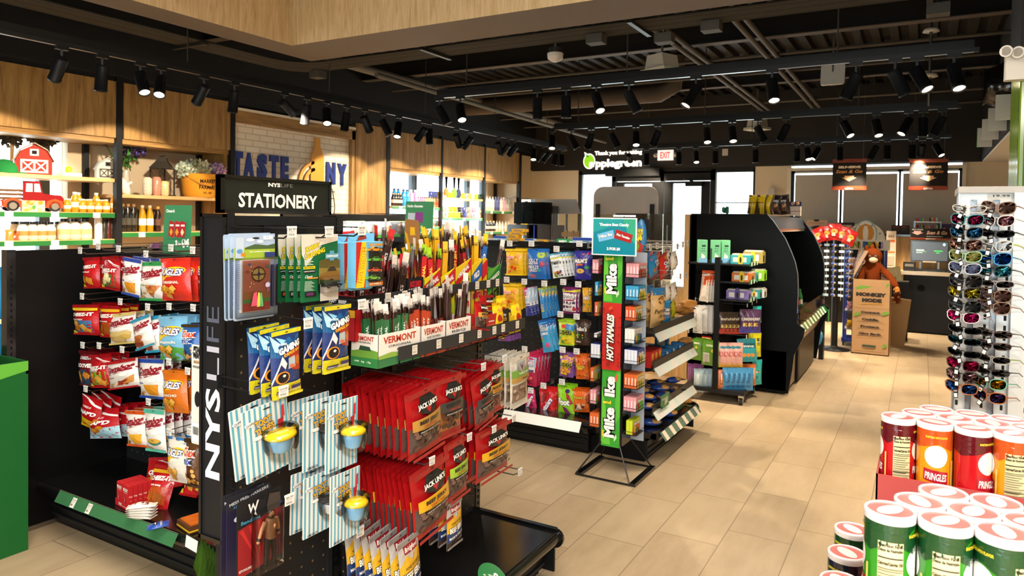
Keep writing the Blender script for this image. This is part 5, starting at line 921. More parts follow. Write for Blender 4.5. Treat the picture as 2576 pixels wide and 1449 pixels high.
for x,y,r_ in ((338,88,'top row, far left'),(414,70,'top row, second tag'),(499,80,'top row, third tag'),(614,102,'top row, fourth tag'),(719,76,'top row, fifth tag'),(810,86,'top row, right end'),(346,280,'second row, far left'),(506,302,'second row, second tag'),(621,324,'second row, third tag'),(711,322,'second row, fourth tag'),(812,327,'second row, right end'),
                 (348,485,'third row, far left'),(417,487,'third row, second tag'),(514,503,'third row, third tag'),(710,554,'third row, fourth tag'),(789,593,'third row, right end'),(361,668,'fourth row, far left'),(624,722,'fourth row, middle'),(711,849,'bottom row, left of two'),(797,848,'bottom row, right of two')):
    px,py = Z2(x,y - 12); hook('Y',2.315,CY_ - .05,px,py,'5.29','peg hook with price tag over the crackers, ' + r_,'9a948c','metal',.034)
# goods on the cracker base shelf
def lie(kind,name,loc,rz,label,cat,pitch=78,sc=1,group=None,roll=0):
    q = MX.Rotation(rz,3,'Z') @ MX.Rotation(R(-pitch),3,'X') @ MX.Rotation(R(roll),3,'Z'); o = inst(kind,name,loc,q.to_euler(),(sc,sc,sc)); return tag(o,label,cat,group)
carton('biscuit_box',.052,.02,.105,['a8141c','c8262c','c2202a','b01a20','b81c22','b8181f'],T2('POCKY',.5,.80,.13,'f6efe8','8a1014',.8,b1=.08,b2=.05) + Tx('Crunchy Strawberry',.5,.68,.03,'f0d8d0',.7) + [('p',[(.3,.1),(.36,.1),(.52,.55),(.46,.55)],'d8a0a8'),('p',[(.62,.1),(.68,.1),(.5,.55),(.44,.55)],'6a2a2a'),('e',.74,.22,.14,.07,'d8402c')],side=Tx('POCKY',.5,.5,.06,'e8c8b8',.7),sideR=Tx('Pocky',.5,.55,.07,'e8c8b8',.7) + [('e',.5,.35,.25,.06,'d88a5a')])
p0 = onZ(*Z2(468,1150),.237); p1 = onZ(*Z2(590,1185),.237)
tray_c = onZ(338,1268,.237)
m = MB(); m.box(-.065,.065,-.055,.065,0,.002,'b8181f','card'); m.box(-.065,.065,-.056,-.054,0,.030,'c01c24','card'); m.box(-.066,-.064,-.055,.065,0,.03,'c01c24','card'); m.box(.064,.066,-.055,.065,0,.03,'a8161c','card'); m.art(Tx('POCKY',.4,.5,.4,'f4ece4',.24,b=.05) + Tx('Crunchy Strawberry',.75,.45,.2,'f0d8d0',.4),flat((-.065,-.0565,0),(1,0,0),(0,0,1),(0,-1,0)),'card',.13,.03)
tag(m.obj('display_tray',loc=tray_c,rot=(0,0,R(-8))),'low red cardboard tray holding the red biscuit boxes','tray')
rm = MX.Rotation(R(-8),3,'Z')
for i in range(2):
    for j in range(5):
        o = inst('biscuit_box','biscuit_box',tray_c + rm @ V((-.031 + .061*i,-.042 + .0215*j,.003)),(0,0,R(-8)),(1.08,1,1.0)); tag(o,'red strawberry biscuit stick box, %s' % (('front left' if i == 0 else 'front right') + ' of the tray' if j == 0 else 'behind the front pair in the tray'),'biscuit box',None if j == 0 else 'biscuit boxes behind the front pair')
lie('cracker_hot','snack_bag',V((-3.02,2.06,.40)),R(14),'yellow and red pretzel bag leaning behind the biscuit boxes','snack bag',25,.95)
lie('cracker_duoz','snack_bag',V((-3.14,2.12,.40)),R(40),'red bag with a green corner behind the pretzel bag','snack bag',35,.95)
for k,(x,y) in enumerate(((500,950),(560,930),(620,950),(660,980))):
    lie('cracker_red','snack_bag',V((-2.98 + .13*k,2.15,.46 - .02*(k % 2))),R(20 - 15*k),'dark red cracker bag slumped at the back of the base shelf','snack bag',40,.9,'slumped bags at the back',roll=20*k - 30)
p = onZ(420,1302,.24)
for k in range(5): lie('white_pouch','cookie_pack',V((p.x - .03,p.y - .04 + .003*k,.25 + .013*k)),R(-70 + 6*k),'white cookie pack in the flat stack on the base shelf','cookie pack',88,.5,'flat stack of white packs')
lie('oreo_blue','snack_bag',onZ(425,1315,.262),R(-35),'bright blue snack pack lying in front of the white stack','snack bag',84,.42)
m = MB(); m.box(-.06,.06,-.05,.05,0,.03,'5a3418','card'); m.box(-.061,.061,-.051,.051,.006,.012,'e0b41c','card'); m.box(-.05,.05,-.04,.04,.03,.036,'c8641c','foil'); p = onZ(*Z2(802,1190),.27)
tag(m.obj('candy_carton',loc=onZ(490,1325,.237),rot=(0,0,R(-12))),'open brown and yellow candy carton at the right end of the base shelf','carton')
# top of the gondola: green card sign, chips pack
def promo(px,py,d,w,h,title,price,label,rz=0,pics=(),base=1.375):
    p = onY(px,py,d); m = MB(); m.box(-w/2,w/2,0,.0015,0,h,'3d8a5c','card'); a = Tx(title,.06 + .02*len(title),.88,.06,'eef4ee',.04*len(title),b=.05) + [('t','2',.50,.22,.09,'f4f6f2',{'b': .08}),('t','for',.63,.20,.05,'f4f6f2',{'b': .05}),('t',price,.83,.23,.13,'f6f8f4',{'b': .1})] + list(pics)
    m.art(a,flat((-w/2,-.0002,0),(1,0,0),(0,0,1),(0,-1,0)),'card',w,h,9,.0004); m.box(-.03,.03,-.012,.012,-.004,.012,'d8e0e4','clear')
    return tag(m.obj('promotion_sign',loc=(p.x,d,base),rot=(R(-3),0,rz)),label,'sign')
pk = lambda x,c: [('p',[(x,.36),(x + .18,.32),(x + .22,.64),(x + .02,.68)],'b3202a'),('r',x + .04,.56,x + .18,.60,'f0e8e4'),('p',[(x + .1,.36),(x + .17,.44),(x + .1,.52),(x + .04,.44)],c)]
promo(443,575,2.27,.20,.245,'Cheez-It','$4','green sign reading Cheez-It 2 for $4 on top of the near gondola',R(4),[('r',.2,.3,.86,.7,'3d8a5c')] + pk(.2,'e0a03a') + pk(.42,'e0a03a') + pk(.62,'e8dca8'))
lie('pack_violet','snack_bag',onY(385,612,2.45) + V((0,0,-.01)),R(70),'purple foil snack pack lying on top of the near gondola','snack bag',84,.7)
# blue bags behind the left wing, green dump bin
for k in range(4):
    o = inst('jolly_lollies','snack_bag',(-3.90 - .05*k,1.80,(1.30,1.30,1.0,1.0)[k]),(0,0,-pi/2 + .2),(1,1,1.1)); tag(o,'blue candy bag hanging beyond the left wing panel of the near gondola','candy bag','blue bags beyond the wing')
gx = -3.575; zt_ = onX(67,908,gx).z
m = MB(); y1 = onX(71,1200,gx).y
m.box(gx - .5,gx,y1 - .75,y1,0,zt_ - .06,'0f5a24','card'); m.box(gx - .5,gx - .49,y1 - .75,y1,zt_ - .06,zt_,'0f5a24','card'); m.box(gx - .01,gx,y1 - .75,y1,zt_ - .06,zt_,'0f5a24','card'); m.box(gx - .5,gx,y1 - .01,y1,zt_ - .06,zt_,'0f5a24','card'); m.box(gx - .5,gx,y1 - .75,y1 - .74,zt_ - .06,zt_,'0f5a24','card')
m.art([('p',[(.0,.80),(.5,.87),(1,.95),(1,1),(0,1)],'5fae3a')],flat((gx + .0004,y1 - .75,0),(0,1,0),(0,0,1),(1,0,0)),'card',.75,zt_)
tag(m.obj('dump_bin',),'green cardboard dump bin with a lighter curved top at the left edge','display bin')
for k in range(4):
    o = inst('yellow_jerky_nuggets','snack_bag',(gx - .10 - .07*(k % 2),y1 - .12 - .13*(k // 2),zt_ - .0),(R(-70),R(20*k),R(30*k)),(.6,.6,.6)); tag(o,'yellow packet lying in the green dump bin','snack bag','packets in the green bin')
# ================================================================== middle gondola of sweets
GX,GY = -1.90,4.78
G2 = thing('gondola','middle black gondola with hanging sweets facing the camera and bakery shelves on its right','shelving',(-2.6,4.9,0)); g2 = lambda m,n_: m.obj(n_,G2,loc=(2.6,-4.9,0))
m = MB(); m.box(-3.75,GX,GY,GY + .02,.22,1.39,DARK,'pegboard'); g2(m,'sweets_pegboard')
m = MB(); m.box(GX - .03,GX - .015,GY + .02,5.34,.1,1.36,'141518','pegboard'); m.box(-3.75,GX - .03,GY + .02,5.30,0,1.32,'0d0e0f','blackmetal'); g2(m,'core')
m = MB(); m.box(-3.78,-1.86,4.56,5.32,1.385,1.41,'16171a','blackmetal'); m.box(-3.78,-1.86,4.55,4.562,1.375,1.415,'0f1012','blackmetal'); g2(m,'top_shelf')
m = MB(); m.box(GX - .03,GX + .01,4.44,4.46,.12,1.40,'101114','blackmetal'); m.box(GX - .03,GX + .012,4.44,GY + .02,0,.13,'101114','blackmetal'); m.box(GX - .03,GX + .004,4.46,GY,.13,1.385,'0d0e10','blackmetal'); g2(m,'end_panel')
base_shelf(G2,(2.6,-4.9,0),-3.75,-1.905,4.30,GY + .01,'Y-',.235)
m = MB(); a = onY(1268,1060,4.3); b = onY(1462,1098,4.3); m.add([(a.x,4.302,.236),(b.x,4.302,.236),(b.x,4.262,.175),(a.x,4.262,.175)],[(0,3,2,1)],'f2f4f0','gloss'); m.tube([(b.x + .015,4.33,.2),(b.x + .05,4.33,.2)],.045,14,'0c0c0d','gloss'); g2(m,'label_rail')
TP = 4.46
ZA = lambda x,y: (1250 + x*.17943,590 + y*.17943)
for kd,b,n_,l,rl in (('candy_red_yellow',(125,195,375,575),3,'yellow and red sweets bag, first in the top row',-2),('jolly_blue',(428,192,705,630),1,'blue freeze dried sweets bag, second in the top row',-2),('welchs_white',(730,240,965,620),5,'white fruit snacks bag with a yellow stripe, third in the top row',-12),('mms_blue',(1080,222,1325,635),1,'deep blue popped candy bag, last in the top row',-2),
                       ('candy_red_yellow',(85,690,320,1050),2,'yellow and red sweets bag, first in the second row',-2),('sweettarts_pink',(375,740,510,1145),2,'pink, white and navy chews bag in the second row',-7),('jolly_gummies',(590,745,705,1175),4,'light blue gummies bag in the second row',-10),('welchs_purple',(918,735,1138,1112),1,'purple fruit snacks bag in the second row',-1),('mms_yellow',(1195,745,1335,1088),1,'yellow peanut candy bag at the right of the second row',-2),
                       ('jolly_lollies',(580,1185,800,1660),2,'sky blue gummies bag tilted in the third row',-13),('gushers_green',(862,1190,1088,1555),2,'lime green fruit gushers bag in the third row',-2),('mms_brown',(1098,1200,1305,1550),1,'dark brown mini candy bag in the third row',0),
                       ('gushers_purple',(0,1130,200,1500),3,'yellow and purple bag half hidden behind the lower stick tray',-4),('sweettarts_ropes',(395,1655,590,2130),4,'crimson ropes bag in the fourth row',4),('gushers_purple',(878,1668,1082,1998),1,'purple and yellow fruit gushers bag in the fourth row',1),('reeses_pieces',(1085,1680,1300,2035),1,'orange peanut butter pieces bag in the fourth row',-6),
                       ('twizzlers_pink',(370,2165,575,2515),0,'pink liquorice bag at the left of the bottom row',-9),('twizzlers_red',(590,2145,830,2575),1,'red liquorice bag in the bottom row',-2),('foot_green',(852,2105,1098,2555),1,'lime green gummy bag in the bottom row',-1),('reeses_minis',(1050,2155,1305,2495),1,'orange peanut butter minis bag in the bottom row',-6)):
    hang(kd,'sweets_bag','Y',TP,bz(ZA,*b),n_,l,'sweets bag',gap=.05,roll=rl)
for i,(x,y) in enumerate(((182,100),(487,100),(838,175),(1160,100),(140,606),(387,633),(668,660),(933,638),(1143,670),(893,1090),(1120,1122),(392,1578),(923,1588),(1120,1610),(915,2038),(655,2092),(478,2160))):
    hook('Y',GY,TP - .03,*ZA(x,y),('6.99','3.99','4.99','13.99','6.29','3.29','5.99','5.29','5.99','5.49','5.99','4.19','5.49','5.49','5.49','5.99','4.99')[i],'peg hook with price tag over the sweets, %s' % ('%s of the top row' % ORD[i] if i < 4 else '%s of the second row' % ORD[i - 4] if i < 9 else '%s of the third row' % ORD[i - 9] if i < 11 else '%s of the fourth row' % ORD[i - 11] if i < 14 else '%s of the bottom row' % ('right','middle','left')[i - 14]),'a8a49c','metal',.045)
# on top of the middle gondola
carton('flat_pack',.12,.05,.022,'e0a818',Tx('Butterfinger',.5,.5,.5,'2a3a8a',.6)); carton('gum_pack',.10,.06,.025,'2a9a5a',Tx('extra',.5,.5,.6,'f4f6f2',.7,b=.08)); carton('gum_pack_blue',.13,.06,.03,'b8d4e6',[('r',0,.5,1,1,'2a4aa8')] + Tx('gum',.5,.25,.4,'2a4aa8',.3))
for k,(px,z,kd,l) in enumerate(((1300,0,'flat_pack','bottom'),(1292,.023,'flat_pack','second'),(1302,.046,'flat_pack','third'),(1308,.069,'flat_pack','topmost'))):
    p = onY(px,600,4.62); tag(inst(kd,'candy_bar_pack',(p.x,4.62,1.411 + z),(0,0,R(6*(-1) ** k)),(1,1,1)),'yellow candy bar pack, %s of the small pile on the middle gondola' % l,'candy bar')
for px,kd,l,w in ((1262,'gum_pack_blue','blue gum pack at the left of the middle gondola top',1.2),(1335,'gum_pack_blue','flat pale blue pack beside the yellow candy bar pile',.7),(1365,'flat_pack','small low orange pack on the middle gondola top',.8),(1418,'gum_pack','green gum pack marked extra',1.1),(1443,'gum_pack','smaller gum pack right of the green one',.9),(1468,'gum_pack_blue','white and blue gum pack near the teal sign',1.4),(1486,'gum_pack_blue','second white and blue gum pack near the teal sign',1.4)):
    tag(inst(kd,'gum_pack',(onY(px,600,4.60).x,4.60,1.411),(0,0,R(rnd.uniform(-12,12))),(w*.8,.8,w)),l,'gum')
# ------------------------------------------------------------------ shelves of the right face
SX = -1.475
def rail_y(px): return onX(px,950,SX).y
def shelf_right(z,label):
    t = thing('metal_shelf',label,'shelf',(GX,4.46,z)); L = .92
    m = MB(); m.box(.016,.40,0,L,-.03,-.012,'121316','blackmetal'); m.prism([(.016,-.03),(.40,-.03),(.016,-.10)],.002,.01,'0e0f11','blackmetal',axis='y'); m.prism([(.016,-.03),(.40,-.03),(.016,-.10)],L - .01,L - .002,'0e0f11','blackmetal',axis='y'); m.obj('deck',t)
    m = MB(); m.box(.400,.408,0,L,-.035,.035,'33302e','blackmetal'); m.obj('front_lip',t)
    m = MB(); F = [(.410,0,-.01),(.410,L,-.01),(.445,L,-.06),(.445,0,-.06)]; m.add(F + [(a - .003,b,c - .003) for a,b,c in F],[(0,3,2,1),(4,5,6,7),(0,1,5,4),(2,3,7,6)],'e4ece8','paper'); r = m.obj('label_rail',t)
    for k in range(7): m = MB(); y = .08 + .125*k; m.add([(.4125,y,-.0115),(.4125,y + .05,-.0115),(.4445,y + .05,-.0575),(.4445,y,-.0575)],[(0,3,2,1)],('f0e8e2','e0ece6')[k % 2],'paper'); m.obj('price_label',r)
    return t
shelf_right(.340,'lowest black shelf above the base on the right of the middle gondola'); shelf_right(.628,'second black bakery shelf on the right of the middle gondola'); shelf_right(.855,'top black bakery shelf on the right of the middle gondola')
base_shelf(G2,(2.6,-4.9,0),GX - .03,-1.44,4.44,5.34,'X+',.20)
m = MB(); m.add([(-1.445,4.47,.20),(-1.445,5.32,.20),(-1.405,5.32,.15),(-1.405,4.47,.15)],[(0,3,2,1)],'6a8474','gloss'); r_ = g2(m,'label_rail')
for k in range(6): m = MB(); y = 4.50 + .145*k; m.add([(-1.443,y,.1995),(-1.443,y + .06,.1995),(-1.4035,y + .06,.150),(-1.4035,y,.150)],[(0,3,2,1)],'e9dcc8','paper'); m.obj('price_label',r_)
ZR = lambda x,y: (1540 + x*.17941,590 + y*.17941)
for i,(x,y) in enumerate(((535,150),(627,130),(720,178),(820,178),(912,140),(988,115),(1065,100),(838,510),(952,560),(1030,548))):
    hook('X',GX,-1.47 + .01*i if i < 7 else -1.45,*ZR(x,y),' ','wire hook with a white tag on the bakery side, %s' % (ORD[i] + ' of the top row' if i < 7 else ORD[i - 7] + ' of the second row'),'c4c0ba','metal',.045)
for kd,b,n_,l,rl in (('oreo_blue',(340,330,490,640),1,'dark blue cookie bag, leftmost of the bakery side',-12),('chips_ahoy_blue',(500,235,640,615),1,'blue chocolate chip cookie bag',-14),('chips_ahoy_red',(650,235,780,640),2,'red chocolate chip cookie bag',-12),('white_pouch',(820,225,900,510),1,'white and brown cookie bag at the right of the top row',-5),
                       ('white_pouch',(745,660,810,930),0,'pale cookie pouch, left of two on the second row',-4),('white_pouch',(820,665,895,930),0,'pale cookie pouch, right of two on the second row',-3)):
    hang(kd,'cookie_bag','X',-1.56,bz(ZR,*b),n_,l,'cookie bag',gap=.05,roll=rl)
for k in range(3): hang('pack_brown','cookie_bag','X',-1.66,bz(ZR,400 + 100*k,640,470 + 100*k,840),0,'dark pouch hanging in the shade on the second row','cookie bag','dark pouches on the second row')
def on_shelf(kd,name,x,y,px_w,z,label,cat,zs=1,yaw=0,group=None,X=-1.58,lean=4):
    px,py = ZR(x,y); p = onX(px,py,X); me,W,Hh,T = KIND[kd]; s_ = px_w
    o = inst(kd,name,(X,p.y,z + (Hh*s_ if kd not in CART else 0)),(R(-lean)*0,0,pi/2 + R(yaw)),(s_,s_,s_)); return tag(o,label,cat,group)
CART = {'animal_box','blue_box','loaf_box'}
carton('animal_box',.07,.09,.105,['8a1414','a81a18','c0221c','a81a18','9a1816','b01c18'],[('r',.2,.15,.8,.85,'e0a83a'),('e',.5,.4,.2,.15,'c07a4a')],side=[('r',.15,.5,.6,.9,'e0c83a')]); carton('blue_box',.05,.12,.10,'2a78b8',[('e',.5,.5,.3,.2,'d8a86a')],side=[('r',.2,.3,.8,.7,'e8e8e8')])
for i,(x,l,yw) in enumerate(((450,'left',-20),(600,'right',-24))): on_shelf('famous_amos','cookie_bag',x + 30,1100,1.05 if i == 0 else 1.0,.855,'tan cookie bag with a blue top, %s of two on the top shelf' % l,'cookie bag',yaw=yw,X=-1.62 + .07*i)
on_shelf('chips_ahoy_blue','cookie_bag',705,1230,.9,.845,'blue cookie bag lying against the tan bags on the top shelf','cookie bag',yaw=-30,X=-1.55); on_shelf('pack_brown','cookie_bag',790,1080,1.0,.85,'dark brown bread bag standing on the top shelf','bread bag',X=-1.66); on_shelf('pack_yellow','cookie_bag',850,1150,.7,.85,'yellow and brown snack bag near the bread packs','snack bag',X=-1.60)
def loaf(L=.16,r=.035,c1='c88a44',c2='e0b070',seed=1):
    m = MB(); rr = random.Random(seed); m.tube([(-L/2 + L*t/8,rr.uniform(-.002,.002),r) for t in range(9)],[r*(.55 + .45*sin(pi*(t + .6)/9.2))*rr.uniform(.92,1.06) for t in range(9)],10,c1,'foil'); m.tube([(-L/2,0,r),(-L/2 - .03,0,r*.8)],[r*.35,r*.8],8,c2,'clear'); m.tube([(L/2,0,r),(L/2 + .03,0,r*.8)],[r*.35,r*.8],8,c2,'clear'); return m
KIND['loaf'] = (loaf().mesh('bread_pack'),.2,.07,.07); KIND['pastry'] = (None,)
m = MB(); m.ball((0,0,.022),.06,12,'2a4aa0','foil',(1.15,.62,.38)); m.ball((.02,-.008,.028),.04,10,'d8a050','foil',(1.0,.75,.42)); m.ball((.0,0,.03),.02,8,'e8e0e0','foil',(1.2,.8,.6)); m.box(-.095,-.06,-.03,.03,.018,.021,'dfe6f0','clear'); m.box(.06,.10,-.03,.03,.018,.021,'dfe6f0','clear'); KIND['pastry'] = (m.mesh('pastry_pack'),.2,.05,.07)
def put(kd,name,loc,rz,s_,label,cat,group=None,tilt=0): return tag(inst(kd,name,loc,(R(tilt),0,rz),(s_,s_,s_)),label,cat,group)
for i,(x,y,z) in enumerate(((960,1060,.885),(1010,1110,.862),(1000,1060,.92))): p = onX(*ZR(x,y),-1.56); put('loaf','bread_pack',(-1.58 + .03*i,p.y,z),R(70),.95,'clear bread roll pack, %s of three at the far end of the top shelf' % ('back','front','upper')[i],'bread')
for k in range(3): tag(inst('animal_box','cracker_box',(-1.56,4.50 + .075*k,.616),(0,0,pi/2),(1,1,1)),('red animal cracker box nearest the camera on the second shelf','red animal cracker box, middle of three','red animal cracker box, far one of three')[k],'cracker box')
for k in range(7): tag(inst('blue_box','snack_box',(-1.56 - .10*(k % 2),4.76 + .075*k,.616),(0,0,pi/2),(.9,.8,.6 + .6*(k == 5))),'blue snack box lined up on the second shelf','snack box','blue snack boxes')
put('loaf','bread_pack',(-1.54,5.31,.635),R(80),1.0,'clear bread pack at the far end of the second shelf','bread')
for k in range(12): put('pastry','pastry_pack',(-1.56 - .13*(k % 3),4.52 + .175*(k // 3) + .02*(k % 2),.328 + (.03 if k % 3 == 2 else 0)),R(20 + 25*(k % 4)),1.05,'blue and gold pastry pack in the pile on the lowest shelf','pastry','pastry packs on the lowest shelf')
for k in range(6): put('pastry','pastry_pack',(-1.58 - .09*(k % 2),5.18 - .15*k + .0,.375),R(60 - 15*k),1.0,'blue pastry pack on top of the pile on the lowest shelf','pastry','upper pastry packs')
for k,(x,y,a) in enumerate(((-1.55,4.60,30),(-1.72,4.58,-20),(-1.52,4.88,50),(-1.66,4.95,80),(-1.74,4.80,10),(-1.62,5.02,20))): put('pastry','pastry_pack',(x,y,.202),R(a),1.1,('clear pastry pack nearest the sweets stand','pastry pack behind the nearest one','gold and blue pastry pack in the middle of the base shelf','pastry pack right behind the middle one','dark pastry pack deep on the base shelf','pastry pack beside the small green sign')[k] + (', on the base shelf' if k < 2 else ''),'pastry')
put('loaf','bread_pack',(-1.55,5.26,.203),R(20),1.05,'single bread pack at the far end of the base shelf','bread')
for (y,z,h,X,l) in ((4.62,.33,.09,-1.468,'small green price sign clipped to the lowest shelf lip'),(5.10,.21,.07,-1.50,'small green sign lying on the base shelf')):
    m = MB(); m.box(-.002,0,-.07,.10,0,h,'4c8a56','card'); m.art(Tx('$5',.7,.5,.4,'e8f0e4',.2,b=.08) + Tx('Pastries',.3,.7,.16,'e8f0e4',.4) + [('r',.4,.2,.56,.7,'d8c8c0')],flat((.0005,-.07,0),(0,1,0),(0,0,1),(1,0,0)),'card',.17,h); tag(m.obj('promotion_sign',loc=(X,y,z),rot=(0,0 if z > .3 else R(-60),0)),l,'sign')
# ------------------------------------------------------------------ sweets box tower
tx,ty = -1.64,4.13
TW = thing('display_tower','tall black wire stand with green and red panel holding boxed sweets','display stand',(tx,ty,0))
m = MB(); F_ = [(-.18,-.14),(.17,-.14),(.18,.23),(-.17,.23)]
for i in range(4):
    a,b = F_[i],F_[(i + 1) % 4]; m.tube([(*a,.008),(*b,.008)],.006,6,'141416','gloss')
for a,b in ((F_[0],F_[3]),(F_[1],F_[2])): m.box(min(a[0],b[0]) - .0,min(a[0],b[0]) + .035,a[1],b[1],.002,.02,'0e0e10','gloss')
for (a,b),(c,d) in zip(F_,((-.06,-.03),(.06,-.03),(.07,.13),(-.07,.13))): m.tube([(a,b,.01),(c,d,.20)],.005,6,'141416','gloss')
m.obj('base_frame',TW)
m = MB(); m.box(-.075,.075,-.028,.12,.19,1.40,'0d0e10','gloss'); m.box(.075,.16,.12,.125,.2,1.38,'a8b0bc','plastic'); m.box(-.16,-.075,.12,.125,.2,1.38,'16171a','plastic'); m.obj('column',TW)
m = MB(); zt = 1.40; zb = .19; hh = (zt - zb); F = flat((-.062,-.031,zb),(1,0,0),(0,0,1),(0,-1,0)); W_ = .122
def mike(y0,full=True):
    s_ = [('r',0,y0 - .01,1,y0 + .395,'3a9c2c'),('p',[(0,y0),(.5,y0),(.2,y0 + .2),(0,y0 + .3)],'63bf3a'),('p',[(.7,y0 + .1),(1,y0 + .15),(1,y0 + .39),(.8,y0 + .39)],'57b534')]
    s_ += T2('Mike',.42,y0 + .115,.050,'f4f4f2','14150f',1.55,b1=.13,b2=.05,a=90) + T2('Ike',.42,y0 + .300,.050,'f4f4f2','14150f',1.05,b1=.13,b2=.05,a=90) + T2('and',.30,y0 + .218,.016,'e8e03a','14150f',.44,b1=.1,b2=.05)
    s_ += [('p',[(.72,y0 + .32),(.84,y0 + .34),(.80,y0 + .37),(.70,y0 + .35)],'e8583a'),('p',[(.08,y0 + .04),(.18,y0 + .03),(.14,y0 + .07),(.06,y0 + .07)],'f0c83a'),('p',[(.72,y0 + .02),(.86,y0 + .04),(.82,y0 + .06),(.70,y0 + .04)],'bfe8a8')]
    return s_
art_ = mike(.0) + mike(.735,False) + [('r',0,.385,1,.728,'c2261c')] + blobs(20,0,.40,.12,.71,.035,['7a1410'],5) + blobs(20,.88,.40,1,.71,.035,['7a1410'],6) + T2('HOT TAMALES',.48,.555,.034,'f6efe6','1a0c0a',2.3,b1=.13,b2=.05,a=90,sh=.25) + [('p',[(.4,.69),(.6,.70),(.55,.715),(.38,.705)],'d8482c'),('p',[(.3,.405),(.5,.415),(.46,.43),(.3,.42)],'8a1a14')]
m.box(-.066,.066,-.031,-.0285,.186,1.40,'17181a','gloss'); m.art([a for a in art_ if a[0] != 'r' or a[4] <= 1.2],F,'card',W_,hh,9,.0004); m.obj('picture_panel',TW)
for s_ in (-1,1):
    for i,py in enumerate((697,754,806,862,914,976,1033,1092)):
        z = onY(1590,py - 5,ty).z - (.012 if s_ == 1 else 0); m = MB(); x0,x1 = (.078,.165) if s_ == 1 else (-.165,-.078)
        m.box(x0,x1,-.03,.115,z - .002,z,'17181a','blackmetal'); xo = x1 if s_ == 1 else x0
        m.tube([(x0,-.032,z + .02),(x1,-.032,z + .02),(xo,.115,z + .02)],.0018,5,'1a1b1d','blackmetal'); m.tube([(xo,-.032,z),(xo,-.032,z + .045),(xo,.01,z + .045),(xo,.01,z)],.0018,5,'1a1b1d','blackmetal'); m.obj('tray',TW)
TB = [('e8a0a8','pink','c85a6a'),('3a9ed0','sky blue','e0c83a'),('d8562a','orange cookie dough','e8c060'),('e8e6e4','white cookies','3a6a9a'),('4a5aa8','white and blue','e8d8a0'),('d8622a','deep orange','e8c060'),('e49aa4','rose pink','5aa84a'),('c4d42a','lime yellow','e8702a')]
for i,(c,nm,c2) in enumerate(TB):
    k = 'theatre_box_%d' % i; carton(k,.0195,.135,.084,[c,c,c if i != 4 else 'd8dcec',c2 if i in (2,5) else c,c,c],Tx('sweets',.5,.5,.12,'f4f0ec',2.2,a=90,b=.03) if i != 7 else [],sideR=[('p',[(0,0),(1,0),(1,.5),(.3,.7),(0,.4)],c2),('e',.3,.3,.14,.18,'e8c24a' if i % 2 else 'd85a4a'),('e',.6,.25,.12,.16,'5aa04a')] + T2('Mike Ike' if i in (0,1,6,7) else 'Cookie',.5,.72,.2,'f4f2ee','2a2020',.7,b1=.1,b2=.05))
    z = onY(1590,(697,754,806,862,914,976,1033,1092)[i] - 5,ty).z + .001
    for j in range((4,4,3,3,4,4,4,2)[i]):
        tag(inst(k,'candy_box',(tx + .088 + .0205*j + (.02 if i == 7 else 0),ty + .045,z - .012),(0,0,0),(1,1,1)),'%s candy box on the right tray of the tower%s' % (nm,', outermost' if j == (4,4,3,3,4,4,4,2)[i] - 1 else ''),'candy box',None if j == (4,4,3,3,4,4,4,2)[i] - 1 else nm + ' boxes in the right tray')
    for j in range((2,1,1,1,3,1,2,3)[i]):
        tag(inst('theatre_box_%d' % (i if i < 7 else 5),'candy_box',(tx - .155 + .0205*j + (.04 if i in (1,2,3) else .02),ty + .045,z),(0,0,0),(1,1,1 if i != 3 else .3)),'%s candy box on the left tray of the tower' % (nm if i < 7 else 'red'),'candy box','%s boxes in the left tray' % (nm if i < 7 else 'red'))
m = MB(); a = onY(1490,548,4.05); b = onY(1601,641,4.05); w,h = b.x - a.x,onY(1545,548,4.05).z - onY(1545,643,4.05).z; z0 = onY(1545,643,4.05).z
m.box(a.x,b.x,4.05,4.053,z0,z0 + h,'eef2f4','gloss')
m.art([('r',.03,.03,.97,.97,'1b8aa0'),('p',[(.03,.97),(.97,.97),(.97,.7),(.5,.8),(.03,.6)],'2aa0a4'),('p',[(.7,.97),(.97,.97),(.97,.3),(.8,.6)],'3aa888')] + Tx('Theatre Box Candy',.5,.82,.065,'f6fafa',.66,b=.06) + [('p',[(.12,.55),(.48,.68),(.52,.46),(.17,.35)],'7ac0e8'),('p',[(.55,.70),(.92,.56),(.87,.34),(.50,.47)],'b02a2c')] + T2('Mike Ike',.32,.53,.07,'f8f8fa','2a5aa0',.3,b1=.1,b2=.05,a=14) + T2('Hot Tamales',.71,.52,.06,'f8f4f0','3a1010',.3,b1=.1,b2=.05,a=-16) + Tx('2 FOR $6',.5,.18,.065,'f6fafa',.3,b=.07),
      flat((a.x,4.0498,z0),(1,0,0),(0,0,1),(0,-1,0)),'gloss',w,h)
m.tube([(b.x - .1,4.055,z0 + h),(b.x - .1,4.1,z0 + h + .01),(b.x - .1,4.1,1.38)],.003,6,'17181a','blackmetal'); tag(m.obj('promotion_sign'),'teal sign reading Theatre Box Candy 2 FOR $6 on the tower','sign')
p = onY(1612,625,4.30); m = MB(); m.ball((0,0,.11),.12,14,'2a78b0','foil',(.32,.2,1)); m.art(T2('2 FOR',.5,.75,.16,'f4d81e','1a1a1a',.7,b1=.12,b2=.06) + T2('$6',.5,.58,.2,'f4d81e','1a1a1a',.6,b1=.12,b2=.06) + [('p',[(.1,.1),(.4,.45),(.9,.3),(.8,.05)],'c8382a'),('p',[(0,.2),(.2,.5),(.5,.3),(.3,.05)],'7ab82e')],flat((-.03,-.026,0),(1,0,0),(0,0,1),(0,-1,0)),'card',.06,.2)
tag(m.obj('surfboard_sign',loc=(p.x,4.3,1.36)),'small surfboard shaped blue sign reading 2 FOR $6','sign')
